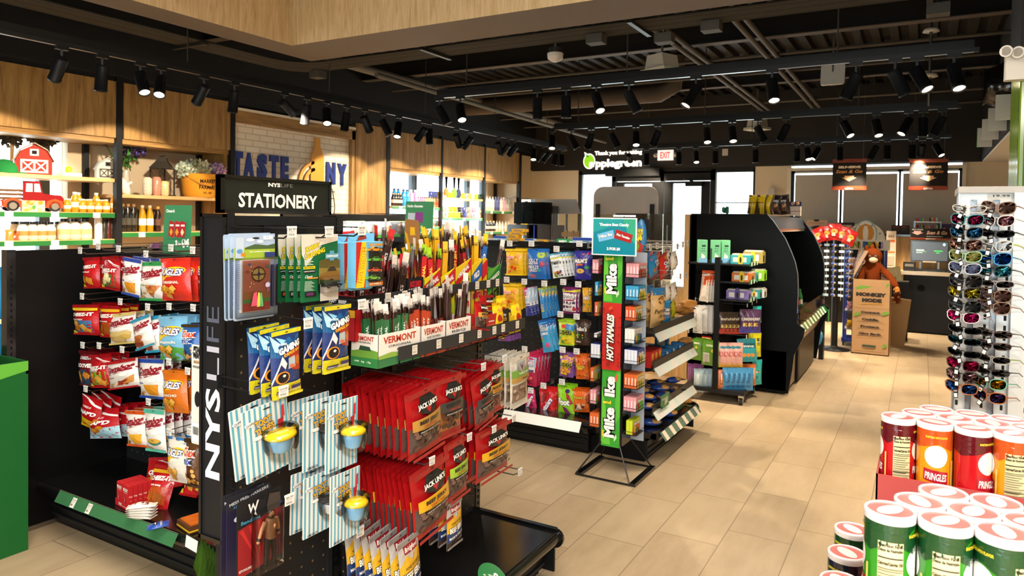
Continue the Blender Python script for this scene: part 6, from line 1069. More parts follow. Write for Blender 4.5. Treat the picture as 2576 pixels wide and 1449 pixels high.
promo(1052,600,4.40,.26,.30,'Haribo Gummies','$7','green sign reading Haribo Gummies 2 for $7 on the middle gondola',R(3),[('r',.2,.3,.86,.7,'3d8a5c'),('p',[(.1,.4),(.34,.4),(.36,.7),(.1,.7)],'c0c8d8'),('p',[(.38,.45),(.64,.45),(.64,.72),(.38,.72)],'8a3a8a')],base=1.40)
# ================================================================== rolling rack in front of the cooler
RK = thing('rolling_rack','black wheeled rack of snack pouches standing in front of the cooler end','display rack',(-1.54,6.5,0))
m = MB(); m.box(-.25,.25,-.24,.32,.085,.12,'1d1e20','blackmetal'); m.obj('platform',RK)
m = MB(); m.box(-.022,.022,-.25,-.215,.12,1.27,'101113','blackmetal'); m.box(-.022,.022,.28,.31,.12,1.27,'101113','blackmetal'); m.box(-.008,.008,-.215,.28,.15,1.24,'17181a','pegboard'); m.obj('upright',RK)
for i,(x,y) in enumerate(((-.22,-.21),(.22,-.21),(.22,.29),(-.22,.29))):
    m = MB(); m.tube([(x - .012,y,.035),(x + .012,y,.035)],.033,14,'151515','plastic'); m.tube([(x - .02,y,.035),(x + .02,y,.035)],.012,8,'c8c8c8','chrome'); m.box(x - .022,x + .022,y - .02,y + .02,.065,.085,'b8b8b8','chrome'); m.box(x - .02,x - .016,y - .015,y + .015,.03,.075,'b8b8b8','chrome'); m.box(x + .016,x + .02,y - .015,y + .015,.03,.075,'b8b8b8','chrome'); m.obj('caster',RK)
sz = [onY(1850,q,6.26).z for q in (665,710,755)]
for k,z in enumerate(sz + [sz[0] - .0]):
    m = MB(); x0,x1 = (.02,.27) if k < 3 else (-.26,-.02)
    m.box(x0,x1,-.24,.31,z - .012,z,'141517','blackmetal')
    if k < 3:
        m.box(x1,x1 + .006,-.24,.31,z - .015,z + .022,'2a6a3c','gloss')
        for q in range(4): m.box(x1 + .006,x1 + .007,-.20 + .12*q,-.16 + .12*q,z - .013,z + .02,'ece6d8','paper')
    m.obj('shelf',RK)
for i in range(7):
    m = MB(); z = (1.12,1.12,.87,.87,.60,.60,.36)[i]; s_ = (-1,1)[i % 2] if i > 1 else -1
    for q in range(3): m.tube([(0,-.20 + .2*q,z),(s_*.25,-.20 + .2*q,z)],.003,5,'1a1b1c','blackmetal'); m.box(s_*.25,s_*.253,-.215 + .2*q,-.19 + .2*q,z - .02,z + .01,'d8c8c0','paper')
    m.obj('hook_row',RK)
def yp(px,py,Y=6.3): return onY(px,py,Y)
carton('tall_snack_box',.075,.08,.20,['5a9a7a','7ab890','6ab88a','4a9a62','5a9a7a','6ab88a'],[('r',0,0,1,.2,'7ab0d8'),('p',[(.3,.2),(.7,.2),(.75,.3),(.5,.36),(.35,.42)],'f0f0ec'),('r',.35,.7,.8,.78,'2a3a3a')] + [('e',.38 + .25*(k % 2),.62 - .1*(k // 2),.09,.035,'2a4a44') for k in range(4)],sideR=[('r',.3,.2,.6,.6,'c8b04a')])
for k,(px,l) in enumerate(((1764,'leftmost'),(1793,'middle'),(1807,'rightmost'))): p = yp(px,652); tag(inst('tall_snack_box','snack_box',(p.x + .02*(k == 2),6.33 + .06*k,sz[0] + .001),(0,0,R(25)),(1,1,1.0)),'tall mint green snack box with a white hen, %s of three' % l,'snack box')
def bar_box(c,l,px,z,w=.17,y=6.34,cc='f0cc2a',h=.075):
    m = MB(); m.box(-w/2,w/2,0,.12,0,h,c,'card'); m.box(-w/2 + .01,w/2 - .01,.01,.11,h,h + .012,'c8c4b8','foil'); m.art([('r',.12,.2,.8,.75,'e8e4dc'),('e',.5,.52,.13,.32,cc),('e',.5,.46,.05,.16,'26221c')],flat((-w/2,-.0003,0),(1,0,0),(0,0,1),(0,-1,0)),'card',w,h)
    m.art([('r',.1,.1,.6,.7,'2a2a24')],flat((w/2 + .0003,0,0),(0,1,0),(0,0,1),(1,0,0)),'card',.12,h); p = yp(px,690,y); tag(m.obj('bar_box',loc=(p.x,y,z + .001)),l,'bar box')
bar_box('2fa9b4','turquoise bar box with a yellow disc on the top rack shelf',1862,sz[0]); bar_box('9a8a4c','olive brown box behind the turquoise one on the top rack shelf',1893,sz[0],y=6.56,h=.1)
bar_box('d9742a','orange bar box with a yellow disc on the middle rack shelf',1866,sz[1]); bar_box('8fce2a','lime green box at the back of the middle rack shelf',1905,sz[1],.12,y=6.56,h=.09); bar_box('2fa59a','teal box between the orange and lime boxes',1885,sz[1],.12,y=6.46)
bar_box('8a74b8','lavender bar box on the lowest rack shelf',1856,sz[2],.19,cc='5a4a8a'); bar_box('2f9a9a','teal bar box at the back of the lowest rack shelf',1898,sz[2],.10,y=6.50); bar_box('d8d4cc','white and navy bar box behind the teal one',1912,sz[2],.08,y=6.6)
ZC2 = lambda x,y: (1600 + x*.1941,540 + y*.1941)
def hang_r(kd,n_,px0,py0,px1,py1,label,yaw,Y=6.30,dx=.0,dy=.02,rl=0):
    me,W,Hh,T = KIND[kd]
    for k in range(n_):
        q = px0 + (px1 - px0)*(k + .5)/n_; wpx = (px1 - px0)/n_*1.5; p = onY(q,py0,Y + dy*k); b = onY(q,py1,Y + dy*k); h = p.z - b.z; w = max(.075,abs(onY(q + wpx/2,py0,Y).x - onY(q - wpx/2,py0,Y).x))/.8
        tag(inst(kd,'snack_pouch',p,(0,R(rl),R(yaw)),(w/W,.7,h/Hh)),label + (', frontmost' if k == n_ - 1 and n_ > 1 else ''),'snack pouch',label if (k < n_ - 1) else None)
hang_r('pack_orange',4,1775,682,1802,760,'orange topped jerky pouch on the left of the rolling rack',-20,rl=6); hang_r('pack_white',4,1750,768,1800,838,'white pouch with small print on the left of the rolling rack',-15)
hang_r('pack_green',2,1738,850,1778,905,'green tomater pouch on the left of the rolling rack',-10); hang_r('cracker_hot',1,1772,846,1785,880,'orange pouch between the green ones',-10,6.5); hang_r('pack_green',1,1775,855,1800,920,'green pouch next to the rack upright',-10,6.28)
hang_r('pack_violet',2,1735,915,1765,965,'plum pouch low on the left of the rolling rack',-10,6.45); hang_r('pack_lightblue',4,1752,928,1800,985,'pale blue cookie pouch low on the left of the rolling rack',-10)
hang_r('pack_brown',6,1815,785,1875,840,'dark brown trail mix pouch on the right of the rolling rack',30); hang_r('pack_plum',3,1868,778,1908,838,'plum and gold crisp pouch on the right of the rolling rack',30,6.36); hang_r('pack_aqua',1,1898,770,1912,812,'pink and aqua pouch at the far right of the rack',50,6.6)
hang_r('pack_pink',4,1812,862,1862,924,'salmon pink pouch on the right of the rolling rack',25); hang_r('pack_teal',3,1862,852,1892,910,'teal mango pouch on the right of the rolling rack',25,6.4,rl=-6); hang_r('pack_yellow',2,1888,838,1910,898,'yellow pouch at the right of the rack',50,6.5)
hang_r('pack_cinder',1,1812,930,1828,985,'white and brown pouch beside the bright blue ones',25); hang_r('pack_skyblue',5,1825,925,1888,982,'bright blue pouch at the bottom of the rolling rack',25); hang_r('pack_cinder',2,1868,915,1898,970,'orange and cream pouch at the bottom right of the rack',45,6.5); hang_r('pack_aqua',1,1896,905,1914,968,'aqua pouch at the bottom right of the rack',55,6.6)
# ------------------------------------------------------------------ open cooler
FY0,FY1 = 6.87,8.85
prof = [(-1.957,0.02),(-1.957,1.655),(-1.244,1.655),(-1.195,1.60),(-1.083,1.437),(-1.03,1.32),(-.993,1.223),(-.970,1.12),(-.963,1.0),(-.965,.757),(-.972,.666),(-.90,.62),(-.91,.546),(-.985,.375),(-.997,.247),(-1.028,.02)]
FR = thing('open_cooler','black open front cooler with curved end panels and stainless body','refrigerator',(-1.5,7.8,0)); fo = (1.5,-7.8,0)
for y in (FY0,FY1): m = MB(); m.prism(prof,y,y + .035,'08090a','panel',axis='y'); m.tube([(a,y - .001,b) for a,b in prof[2:10]],.006,6,'8a8c90','metal'); o = m.obj('end_panel',FR,loc=fo)
m = MB(); m.box(-1.95,-1.9,FY0,FY1,.02,1.64,'141416','blackmetal'); m.box(-1.95,-1.05,FY0,FY1,.04,.40,'8e857a','metal'); m.prism([(-1.9,.40),(-1.03,.40),(-.96,.56),(-.95,.62),(-1.9,.62)],FY0 + .03,FY1,'a39a8e','metal',axis='y'); m.prism([(-1.9,1.52),(-1.17,1.52),(-1.22,1.64),(-1.9,1.64)],FY0 + .03,FY1,'6a6a6c','metal',axis='y'); m.box(-1.3,-1.19,FY0 + .03,FY1,1.49,1.52,'d8d8d8','gloss'); m.obj('body',FR,loc=fo)
m = MB(); m.box(-1.045,-1.028,7.45,8.6,.03,.42,'161617','blackmetal')
for k in range(22): m.box(-1.03,-1.024,7.52,8.52,.05 + k*.016,.057 + k*.016,'6a655e','metal')
m.obj('vent_grille',FR,loc=fo)
m = MB(); m.box(-.957,-.95,FY0 + .04,FY1,.64,.80,'fff','glass'); m.obj('front_glass',FR,loc=fo)
m = MB(); m.add([(-.955,FY0 + .04,.645),(-.955,FY1,.645),(-.915,FY1,.585),(-.915,FY0 + .04,.585)],[(0,3,2,1)],'2f8a48','gloss'); r_ = m.obj('label_rail',FR,loc=fo)
for k in range(9): m = MB(); y = FY0 + .1 + .2*k; m.add([(-.954,y,.646),(-.954,y + .09,.646),(-.9135,y + .09,.585),(-.9135,y,.585)],[(0,3,2,1)],'e6efdc','paper'); m.obj('price_label',r_)
m = MB(); m.box(-1.88,-.99,FY0 + .04,FY1,.60,.66,'b8b4ac','metal'); m.box(-1.88,-1.45,FY0 + .04,FY1,.95,.965,'2a2a2c','blackmetal'); m.box(-1.88,-1.5,FY0 + .04,FY1,1.22,1.235,'2a2a2c','blackmetal'); m.obj('shelf',FR,loc=fo)
m = MB(); m.box(-.905,-.90,8.72,8.84,.46,.60,'3a9a50','card'); tag(m.obj('price_card'),'green price card at the far end of the cooler front','price card')
def bottle(c,cap,kind,r=.032,h=.20,lab='c83028',mat='gloss',cr=.5):
    m = MB(); m.lathe([(r*.8,0),(r,.01),(r,h*.6),(r*.8,h*.75),(r*.38,h*.9),(r*.38,h*.94)],12,c,mat); m.lathe([(r*1.01,h*.25),(r*1.01,h*.5)],12,lab,'paper',cap=False); m.lathe([(r*cr,h*(.9 if cr < .6 else .86)),(r*cr,h)],10,cap,'plastic'); KIND[kind] = (m.mesh(kind),2*r,h,2*r)
bottle('3a1c10','c8281c','cola_bottle'); bottle('1f7a3a','2a8a3a','green_bottle',lab='e0e8d8'); bottle('20306a','2a4ab8','blue_bottle',lab='2a3a9a'); bottle('5a9a2a','2a8a3a','lime_bottle',lab='d8e03a'); bottle('201a18','1a1a1a','dark_bottle',lab='7a7a72')
for k in range(16):
    kd,l = (('cola_bottle','red capped cola'),('blue_bottle','blue capped'),('green_bottle','green capped'),('dark_bottle','dark'),('lime_bottle','lime green'))[k % 5]
    tag(inst(kd,'drink_bottle',(-1.13 - .075*(k % 2) - .01*(k % 3),7.45 + .085*(k // 2)*1.4,.662),(0,0,k),(1,1,1)),'%s drink bottle standing in the cooler' % l,'bottle',l + ' bottles in the cooler')
for k in range(7): put('pastry','sandwich_pack',(-1.04 - .05*(k % 2),7.0 + .11*k*.8,.67 + .03*(k % 3)),R(50*k),.95,'wrapped sandwich in the front of the cooler','sandwich','sandwiches in the cooler')
# wire basket of bags on the cooler and what stands behind
BK = thing('wire_basket','black wire basket of crisp bags on top of the cooler','basket',(-1.55,7.05,1.655))
m = MB()
for z in (0.0,.11): m.tube([(-.21,-.10,z),(.24,-.10,z),(.24,.12,z),(-.21,.12,z),(-.21,-.10,z)],.003,5,'1a1a1a','blackmetal')
for k in range(12): m.tube([(-.21 + .041*k,-.10,0),(-.21 + .041*k,-.10,.11)],.0018,5,'1a1a1a','blackmetal')
m.obj('wire_frame',BK)
kb('crisp_yellow','d8b41e',[('r',0,0,.3,1,'3a2a14'),('p',[(.7,0),(1,0),(1,1),(.85,1)],'4a3418')]); kb('crisp_dark','2a1a16',blobs(6,.2,.2,.8,.6,.15,['a86a2a','5a2a1a'],3) + Tx('Jerky',.5,.7,.1,'ddd',.6))
for k,px in enumerate((1897,1918,1938,1956,1972)):
    p = onY(px,540,7.05); kd = 'crisp_yellow' if k < 3 else 'crisp_dark'; tag(inst(kd,'crisp_bag',(p.x,7.03,1.655 + .185),(0,R(rnd.uniform(-8,8)),R(rnd.uniform(-30,30))),(.62,1.2,.92)),'%s crisp bag in the basket on the cooler' % ('leftmost yellow','second yellow','third yellow','dark','red-brown rightmost')[k],'crisp bag')
m = MB(); m.box(-.06,.06,0,.06,0,.10,'d8c8bc','card'); m.box(-.06,.06,-.001,0,.045,.05,'9a1c28','card'); m.box(-.06,.06,.05,.062,.10,.15,'2a3070','card'); m.ball((-.02,.03,.13),.02,8,'d8b08a'); m.ball((.025,.03,.13),.02,8,'d8b08a'); p = onY(1998,545,8.0); tag(m.obj('display_carton',loc=(p.x,8.0,1.655)),'cream and red candy carton with a blue back on the cooler','carton')
p = onY(1824,528,7.0); m = MB()
for k in range(7): m.ball((.02*cos(k*2.1),.02*sin(k*2.1),.02 + .006*k),.02,6,'2a7a58','leaf')
tag(m.obj('artificial_plant',loc=(p.x,7.0,1.655)),'tiny green plant tuft on top of the cooler','plant')
p = onY(2063,840,8.95)
kb('water_pouch','4fa8d8',[('p',[(0,0),(1,0),(1,.4),(0,.55)],'2f86c0')] + Tx('wiper fluid',.5,.7,.08,'f0f4f8',.7))
tag(inst('water_pouch','blue_bottle_pack',onY(2062,820,8.95),(0,0,R(70)),(1.0,1.5,1.2)),'blue pack hanging at the far end of the cooler','bottle pack')
m = MB(); m.box(-.02,.03,-.06,.06,0,.45,'17171a','blackmetal'); m.tube([(0,-.05,.45),(0,-.05,.52)],.012,6,'d8602a','plastic'); tag(m.obj('broom_holder',loc=(onY(2052,925,8.8).x + .03,8.98,0)),'narrow black box standing at the far end of the cooler','bin')
# ------------------------------------------------------------------ coffee counter behind the frosted screen
CYY = 7.05
sx0 = onY(1388,540,CYY).x; sx1 = onY(1725,540,CYY).x; sx2 = onY(1738,540,CYY).x; zs = onY(1600,540,CYY).z
CN = thing('coffee_counter','timber coffee counter behind the sweets gondola with an end post','counter',(-3.2,CYY,0)); co = (3.2,-CYY,0)
m = MB(); m.box(sx0 - 1.2,sx1,CYY + .03,CYY + .75,0,.86,'aaa','lightwoodZ'); m.box(sx0 - 1.2,sx1,CYY - .005,CYY + .03,0,.90,'aaa','lightwoodZ'); m.obj('cabinet',CN,loc=co)
m = MB(); m.box(sx0 - 1.2,sx1,CYY + .02,CYY + .78,.88,.92,'ddd6ca','gloss'); m.obj('worktop',CN,loc=co)
m = MB(); m.box(sx1,sx2,CYY - .03,CYY + .75,0,zs + .01,'aaa','lightwoodZ'); m.box(sx2,sx2 + .05,CYY - .02,CYY + .7,0,zs,'111215','gloss'); m.obj('end_post',CN,loc=co)
m = MB(); m.box(sx0,sx1,CYY,CYY + .012,.92,zs,'e8e2cc','frost'); m.obj('glass_screen',CN,loc=co)
KY = CYY + .32
def machine(name,label,cat,px0,px1,py0,depth=.35,col='2b2723',mat='gloss',Y=KY,z0=.922,r=.03):
    a,b = onY(px0,560,Y),onY(px1,560,Y); zt = onY((px0 + px1)/2,py0,Y).z; t = thing(name,label,cat,((a.x + b.x)/2,Y + depth/2,z0)); w = b.x - a.x; m = MB(); m.rbox(-w/2,w/2,-depth/2,depth/2,0,zt - z0,min(r,w/3),col,mat,4); m.obj('body',t); return t,w,zt - z0,depth
t,w,h,d = machine('coffee_machine','black bean to cup coffee machine with a lit touch screen','coffee machine',1276,1330,565,col='1c1d20')
m = MB(); m.box(-w*.46,w*.46,-d/2 - .012,-d/2,h - .30,h - .01,'15171a','gloss'); m.art([('r',.1,.1,.9,.9,'2e343a'),('r',.15,.25,.85,.32,'9aa4aa'),('e',.28,.55,.09,.1,'a8b8c8'),('e',.5,.55,.09,.1,'a8b8c8'),('e',.72,.55,.09,.1,'a8b8c8')] + Tx('Choose Your Beverage',.5,.8,.05,'d8dce0',.5),flat((-w*.46,-d/2 - .0125,h - .30),(1,0,0),(0,0,1),(0,-1,0)),'screen',w*.92,.29); m.obj('touch_screen',t)
a = onY(1290,545,KY + .1); b = onY(1368,545,KY + .1)
m = MB(); wz = b.x - a.x
for k in range(3): m.box(-wz/2 + wz*k/3 + .004,-wz/2 + wz*(k + 1)/3 - .004,-.1,.1,0,.26,'3a3230','tint'); m.box(-wz/2 + wz*k/3 + .02,-wz/2 + wz*(k + 1)/3 - .02,-.08,.08,0,.12 + .03*k,'4a3426','stone')
t2 = tag(m.obj('bean_hopper',loc=((a.x + b.x)/2,KY + .22,onY(1330,563,KY + .1).z)),'three smoked bean hoppers in a row above the coffee machine','bean hopper')
machine('coffee_machine','second black machine body with blue light strips at its left','coffee machine',1348,1390,566,col='2c2420')[0]
m = MB(); m.box(-.006,.006,-.01,.0,0,.25,'2a3aff','gloss'); p = onY(1345,600,KY); tag(m.obj('light_strip',loc=(p.x,KY - .01,1.25)),'thin blue light strip between the two coffee machines','light strip')
machine('bean_hopper','large smoked bean hopper behind the others','bean hopper',1325,1388,518,.2,'1c1a1a','gloss',KY + .35,1.35)
t,w,h,d = machine('coffee_urn','brown-black coffee urn with a blue panel and rounded top','coffee urn',1535,1642,537,.4,'3a2f26','gloss',KY - .05,r=.06)
m = MB(); m.rbox(w/2 - .30*w,w/2 - .02,-d/2 - .012,-d/2,.25,h - .06,.02,'2c3f6a','plastic'); m.art([('e',.5,.5,.38,.16,'b88a3a')] + Tx('light',.5,.5,.09,'2a2418',.6,sh=.2) + [('p',[(.35,.1),(.65,.1),(.6,.3),(.4,.3)],'b8742a')],flat((w*.2,-d/2 - .0125,.25),(1,0,0),(0,0,1),(0,-1,0)),'plastic',w*.27,h - .31); m.obj('front_panel',t)
m = MB(); m.box(-w*.42,w*.1,-d/2 - .005,-d/2,h - .035,h - .022,'ffd8a0','tube'); m.obj('light_bar',t)
m = MB(); a = onY(1492,540,8.4); b = onY(1655,540,8.4); w = b.x - a.x; zt = onY(1570,469,8.4).z; pts = []
for cx,cz,q in ((w/2 - .13,zt - .13,0),(-w/2 + .13,zt - .13,90)):
    for k in range(7): s_ = R(q + 15*k); pts.append((cx + .13*cos(s_),cz + .13*sin(s_)))
m.prism([(-w/2,.0),(w/2,.0)][::1] + pts,0,.02,'b9b2ab','plastic',axis='y')
for q in (-w/2 + .07,w/2 - .07): m.box(q - .025,q + .025,-.03,0,1.3,zt - .22,'222327','blackmetal')
tag(m.obj('partition_board',loc=((a.x + b.x)/2,8.4,0)),'large pale board with rounded top corners behind the coffee urn','partition')
m = MB(); a,b,c,d_ = onY(1351,501,8.0),onY(1450,501,8.0),onY(1460,538,8.0),onY(1370,538,8.0); m.add([a,b,c,d_,a + V((0,.01,0)),b + V((0,.01,0)),c + V((0,.01,0)),d_ + V((0,.01,0))],[(0,3,2,1),(4,5,6,7),(0,1,5,4),(2,3,7,6),(1,2,6,5),(3,0,4,7)],'b6b0aa','plastic'); m.tube([d_ + V((.3,.02,.02)),V((d_.x + .3,8.05,0))],.015,8,'555','metal')
tag(m.obj('sneeze_guard'),'slanted pale panel left of the door window, above the counter','panel')
a,b = onY(1311,500,9.5),onY(1337,526,9.5); m = MB(); m.box(a.x,b.x,9.5,9.62,b.z,a.z,'2a2a26','plastic'); m.box(a.x,b.x,9.5,9.9,0,b.z,'c8b02a','plastic'); m.art([('r',.04,.06,.94,.94,'e8e4da')] + Tx('ATM',.48,.5,.5,'16150f',.7,b=.03),flat((a.x,9.4995,b.z),(1,0,0),(0,0,1),(0,-1,0)),'screen',b.x - a.x,a.z - b.z); tag(m.obj('cash_machine'),'cash machine with a lit sign reading ATM near the left wall','cash machine')
m = MB()
for k in range(9): m.box(-.10 + .025*k,-.08 + .025*k,0,.04,0,.05 + .01*(k % 3),'c8a47a','paper')
p = onY(1432,600,CYY - .15); tag(m.obj('cup_sleeve_stack',loc=(onY(1432,600,KY).x,KY,1.38)),'row of brown cup sleeves on the counter','cup sleeves')
# ================================================================== far right: toys, self checkout
def P(px,py,Y): return onY(px,py,Y)
def legs4(m,w,d,h,r,col): 
    for a in (-w,w):
        for b in (-d,d): m.tube([(a,b,0),(a,b,h)],r,8,col,'gloss')
# cardboard box with the plush ape
bx0,bx1 = -.725,-.315; bz = P(2186,703,9.6).z
BXc = (bx0 + bx1)/2; bw = bx1 - bx0
m = MB(); m.box(-bw/2,bw/2,0,.38,0,.012,'b08a62','card')
for q in ((-bw/2,bw/2,0,.006),(-bw/2,bw/2,.374,.38),(-bw/2,-bw/2 + .006,0,.38),(bw/2 - .006,bw/2,0,.38)): m.box(*q,0,bz,'b08a62','card')
lf = lambda x,y,s_: [('p',[(x,y),(x + .1*s_,y + .035),(x + .3*s_,y + .03),(x + .2*s_,y),(x + .05*s_,y - .02)],'6a9a3c')]
m.art(lf(.05,.88,1.6) + lf(.88,.92,.3) + T2('MONKEY',.5,.80,.042,'2a221c','b08a62',.80,b1=.0,b2=.08) + T2('MODE',.52,.725,.042,'2a221c','b08a62',.52,b1=.0,b2=.08) + [('p',[(.2,.675),(.8,.69),(.82,.68),(.22,.665)],'c9962a'),('r',0,.62,1,.624,'8a6844')]
      + sum([Tx(t,.5,y,.026,'2a221c',w,b=.06) + [('r',.15,y - .035,.85,y - .03,'6a5844')] for t,y,w in (('Connect.',.565,.52),('Cuddle.',.47,.46),('Protect.',.375,.52),('Give Back.',.28,.6))],[]) + lf(.78,.55,.8) + lf(.05,.52,.7) + lf(.82,.12,.5) + [('r',.3,.10,.66,.13,'3a4a3a'),('r',.1,.04,.9,.045,'6a5844')],
      flat((-bw/2,-.0004,0),(1,0,0),(0,0,1),(0,-1,0)),'card',bw,bz)
m.add([(-bw/2,0,bz),(-bw/2,.38,bz),(-bw/2 + .03,.36,bz + .36),(-bw/2 + .16,.02,bz + .34)],[(0,1,2,3),(3,2,1,0)],'a07c56','card')
tag(m.obj('cardboard_box',loc=(BXc,9.6,0)),'tall cardboard box printed MONKEY MODE holding a plush ape','box')
AP = thing('plush_ape','large orange brown plush ape sitting in the printed cardboard box','plush toy',(BXc,9.77,bz - .02)); fur = '7a3410'
def skin_body(name,parent,verts,edges,radii,col,mat='fur',sub=2,loc=(0,0,0)):
    me = bpy.data.meshes.new(name); me.from_pydata(verts,edges,[]); o = bpy.data.objects.new(name,me); COL.objects.link(o); o.parent = parent; o.location = loc
    sm = o.modifiers.new('s','SKIN'); bpy.context.view_layer.objects.active = o
    for v,r_ in zip(me.skin_vertices[0].data,radii): v.radius = (r_,r_)
    me.skin_vertices[0].data[0].use_root = True
    if sub: o.modifiers.new('d','SUBSURF').levels = sub; o.modifiers['d'].render_levels = sub
    dg = bpy.context.evaluated_depsgraph_get(); m2 = bpy.data.meshes.new_from_object(o.evaluated_get(dg)); o.modifiers.clear(); o.data = m2; bpy.data.meshes.remove(me)
    ca = m2.color_attributes.new('Col','FLOAT_COLOR','CORNER'); c = lin(col); ca.data.foreach_set('color',list(c)*len(m2.loops)); m2.materials.clear(); m2.materials.append(MATS[mat])
    m2.polygons.foreach_set('use_smooth',[True]*len(m2.polygons)); return o
skin_body('body',AP,[(0,0,-.12),(0,0,.02),(0,-.01,.14),(0,-.02,.21),(0,-.03,.28),(.09,-.02,.15),(.19,-.10,.06),(.25,-.19,-.02),(.27,-.22,-.06),(-.09,-.02,.14),(-.13,-.06,.02),(-.12,-.08,-.10)],
          [(0,1),(1,2),(2,3),(3,4),(2,5),(5,6),(6,7),(7,8),(2,9),(9,10),(10,11)],[.095,.10,.095,.075,.085,.05,.042,.038,.03,.05,.042,.035],fur)
m = MB(); m.ball((0,-.03,.30),.105,16,fur,'fur',(1.0,.9,.95)); m.ball((.01,-.125,.255),.048,12,'d8c4a4','fur',(1.05,.6,.72)); m.ball((.0,-.10,.30),.055,12,'5a2810','fur',(1.2,.5,.6)); m.ball((.035,-.128,.30),.016,10,'8a8078','gloss'); m.ball((-.03,-.125,.30),.016,10,'8a8078','gloss'); m.ball((.036,-.140,.30),.008,8,'1a1210','gloss'); m.ball((-.031,-.137,.30),.008,8,'1a1210','gloss'); m.ball((-.075,.0,.385),.04,10,fur,'fur',(.7,.6,1.2)); m.ball((-.01,.02,.40),.045,10,'8a4418','fur',(.6,.6,1.1)); m.obj('head',AP)
m = MB(); m.ball((.275,-.225,-.07),.028,8,'c07a3a','fur')
for k in range(4): m.tube([(.26 + .012*k,-.235,-.08),(.262 + .013*k,-.25,-.11 + .004*k)],[.009,.006],6,'c07a3a','fur')
m.tube([(.25,-.23,-.07),(.235,-.24,-.09)],[.009,.006],6,'c07a3a','fur'); m.obj('hand',AP)
# blue rack of small plush toys
RX = (P(2127,640,10.2).x + P(2228,640,10.2).x)/2; TK = thing('toy_rack','blue framed wheeled rack of small plush toys with a MINI BEANS header','display rack',(RX,10.3,0)); hw_ = .23
m = MB()
for a in (-hw_,hw_):
    for b in (-.14,.14): m.tube([(a,b,.06),(a,b,1.24)],.014,8,'1c3c9c','gloss')
m.box(-hw_ - .02,hw_ + .02,-.16,.16,.05,.10,'1c3c9c','gloss')
for a in (-hw_,hw_):
    for b in (-.13,.13): m.tube([(a - .01,b,.025),(a + .01,b,.025)],.025,10,'222','plastic')
m.obj('frame',TK)
for z in (.22,.46,.70,.93):
    m = MB(); m.box(-hw_,hw_,-.16,.14,z - .008,z,'c8ccd8','plastic'); m.box(-hw_,hw_,-.165,-.16,z - .03,z + .04,'d4d4dc','clear'); m.box(-.06,.02,-.17,-.166,z - .03,z + .02,'e8e4dc','paper'); m.obj('shelf',TK)
m = MB(); m.box(-hw_ - .02,hw_ + .05,-.17,-.15,1.25,1.38,'ddd6c8','card'); pts = [(.225*cos(R(a)),1.38 + .22*sin(R(a))) for a in range(0,181,15)]; m.prism(pts,-.165,-.155,'d8d0c0','card',axis='y')
F = flat((-hw_ - .02,-.1705,1.25),(1,0,0),(0,0,1),(0,-1,0)); cols = ['2a5a9a','d8702a','8ab03a','d8942a','2a5a9a','8ab03a','d8562a','e0b03a','9a8ac0']
for i,ch in enumerate('MiNiBEANS'): m.art([('t',ch,.10 + .085*i + (.06 if i > 3 else 0),.5,.55,cols[i],{'b': .09})],F,'card',.51,.13)
m.art([('e',.5,.30,.30,.42,'8ab0a8'),('e',.5,.30,.27,.38,'e4ddd0'),('e',.5,.38,.22,.26,'c98a2a'),('e',.5,.36,.07,.24,'e4ddd0')] + [('t',c,.5 + .38*cos(R(165 - 25*i)),.2 + .68*sin(R(165 - 25*i)),.12,'3a4a7a',{'a': 75 - 25*i,'b': .03}) for i,c in enumerate('BUILD-A')],flat((-.225,-.1656,1.38),(1,0,0),(0,0,1),(0,-1,0)),'card',.45,.22); m.obj('header_sign',TK)
def plush(col,col2,kind,ear=True):
    m = MB(); m.ball((0,0,.035),.04,10,col,'fur',(1,.9,.85)); m.ball((0,-.02,.08),.034,10,col,'fur'); m.ball((0,-.05,.072),.013,8,col2,'fur')
    for s_ in (-1,1):
        m.ball((s_*.012,-.05,.09),.004,6,'141210','gloss'); m.ball((s_*.028,-.03,.018),.015,8,col2,'fur')
        if ear: m.ball((s_*.026,-.01,.108),.014,8,col2,'fur',(.7,.5,1.2))
    KIND[kind] = (m.mesh(kind),.08,.12,.08)
PC = [('e8c8a8','f0e0cc','cream'),('e0b830','e8923a','yellow'),('c8904a','e8d0a8','tan'),('e0a0b0','f0d0d8','pink'),('8aa0c8','c0d0e8','pale blue'),('9a80b8','d0c0e0','lilac'),('6a3a20','c09868','dark brown')]
for i,(a,b,n_) in enumerate(PC): plush(a,b,'plush_%d' % i)
for k in range(14): i = (k*3) % 3 if k % 4 else 6 if k == 0 else 3; tag(inst('plush_%d' % i,'plush_toy',(RX - .17 + .055*(k % 7),10.19 + .08*(k // 7),.935 + .07*(k // 7)),(0,R(rnd.uniform(-20,20)),R(rnd.uniform(-60,60))),(1.15,)*3),'%s plush toy in the top bin of the blue rack' % PC[i][2],'plush toy',PC[i][2] + ' plush toys in the top bin')
for j,z in enumerate((.22,.46,.70)):
    for k in range(6): i = (k + 2*j + 1) % 7; tag(inst('plush_%d' % i,'plush_toy',(RX - .17 + .07*k,10.2,z),(0,0,R(rnd.uniform(-40,40))),(1,)*3),'%s plush toy on the %s shelf of the blue rack' % (PC[i][2],('bottom','second','third')[j]),'plush toy')
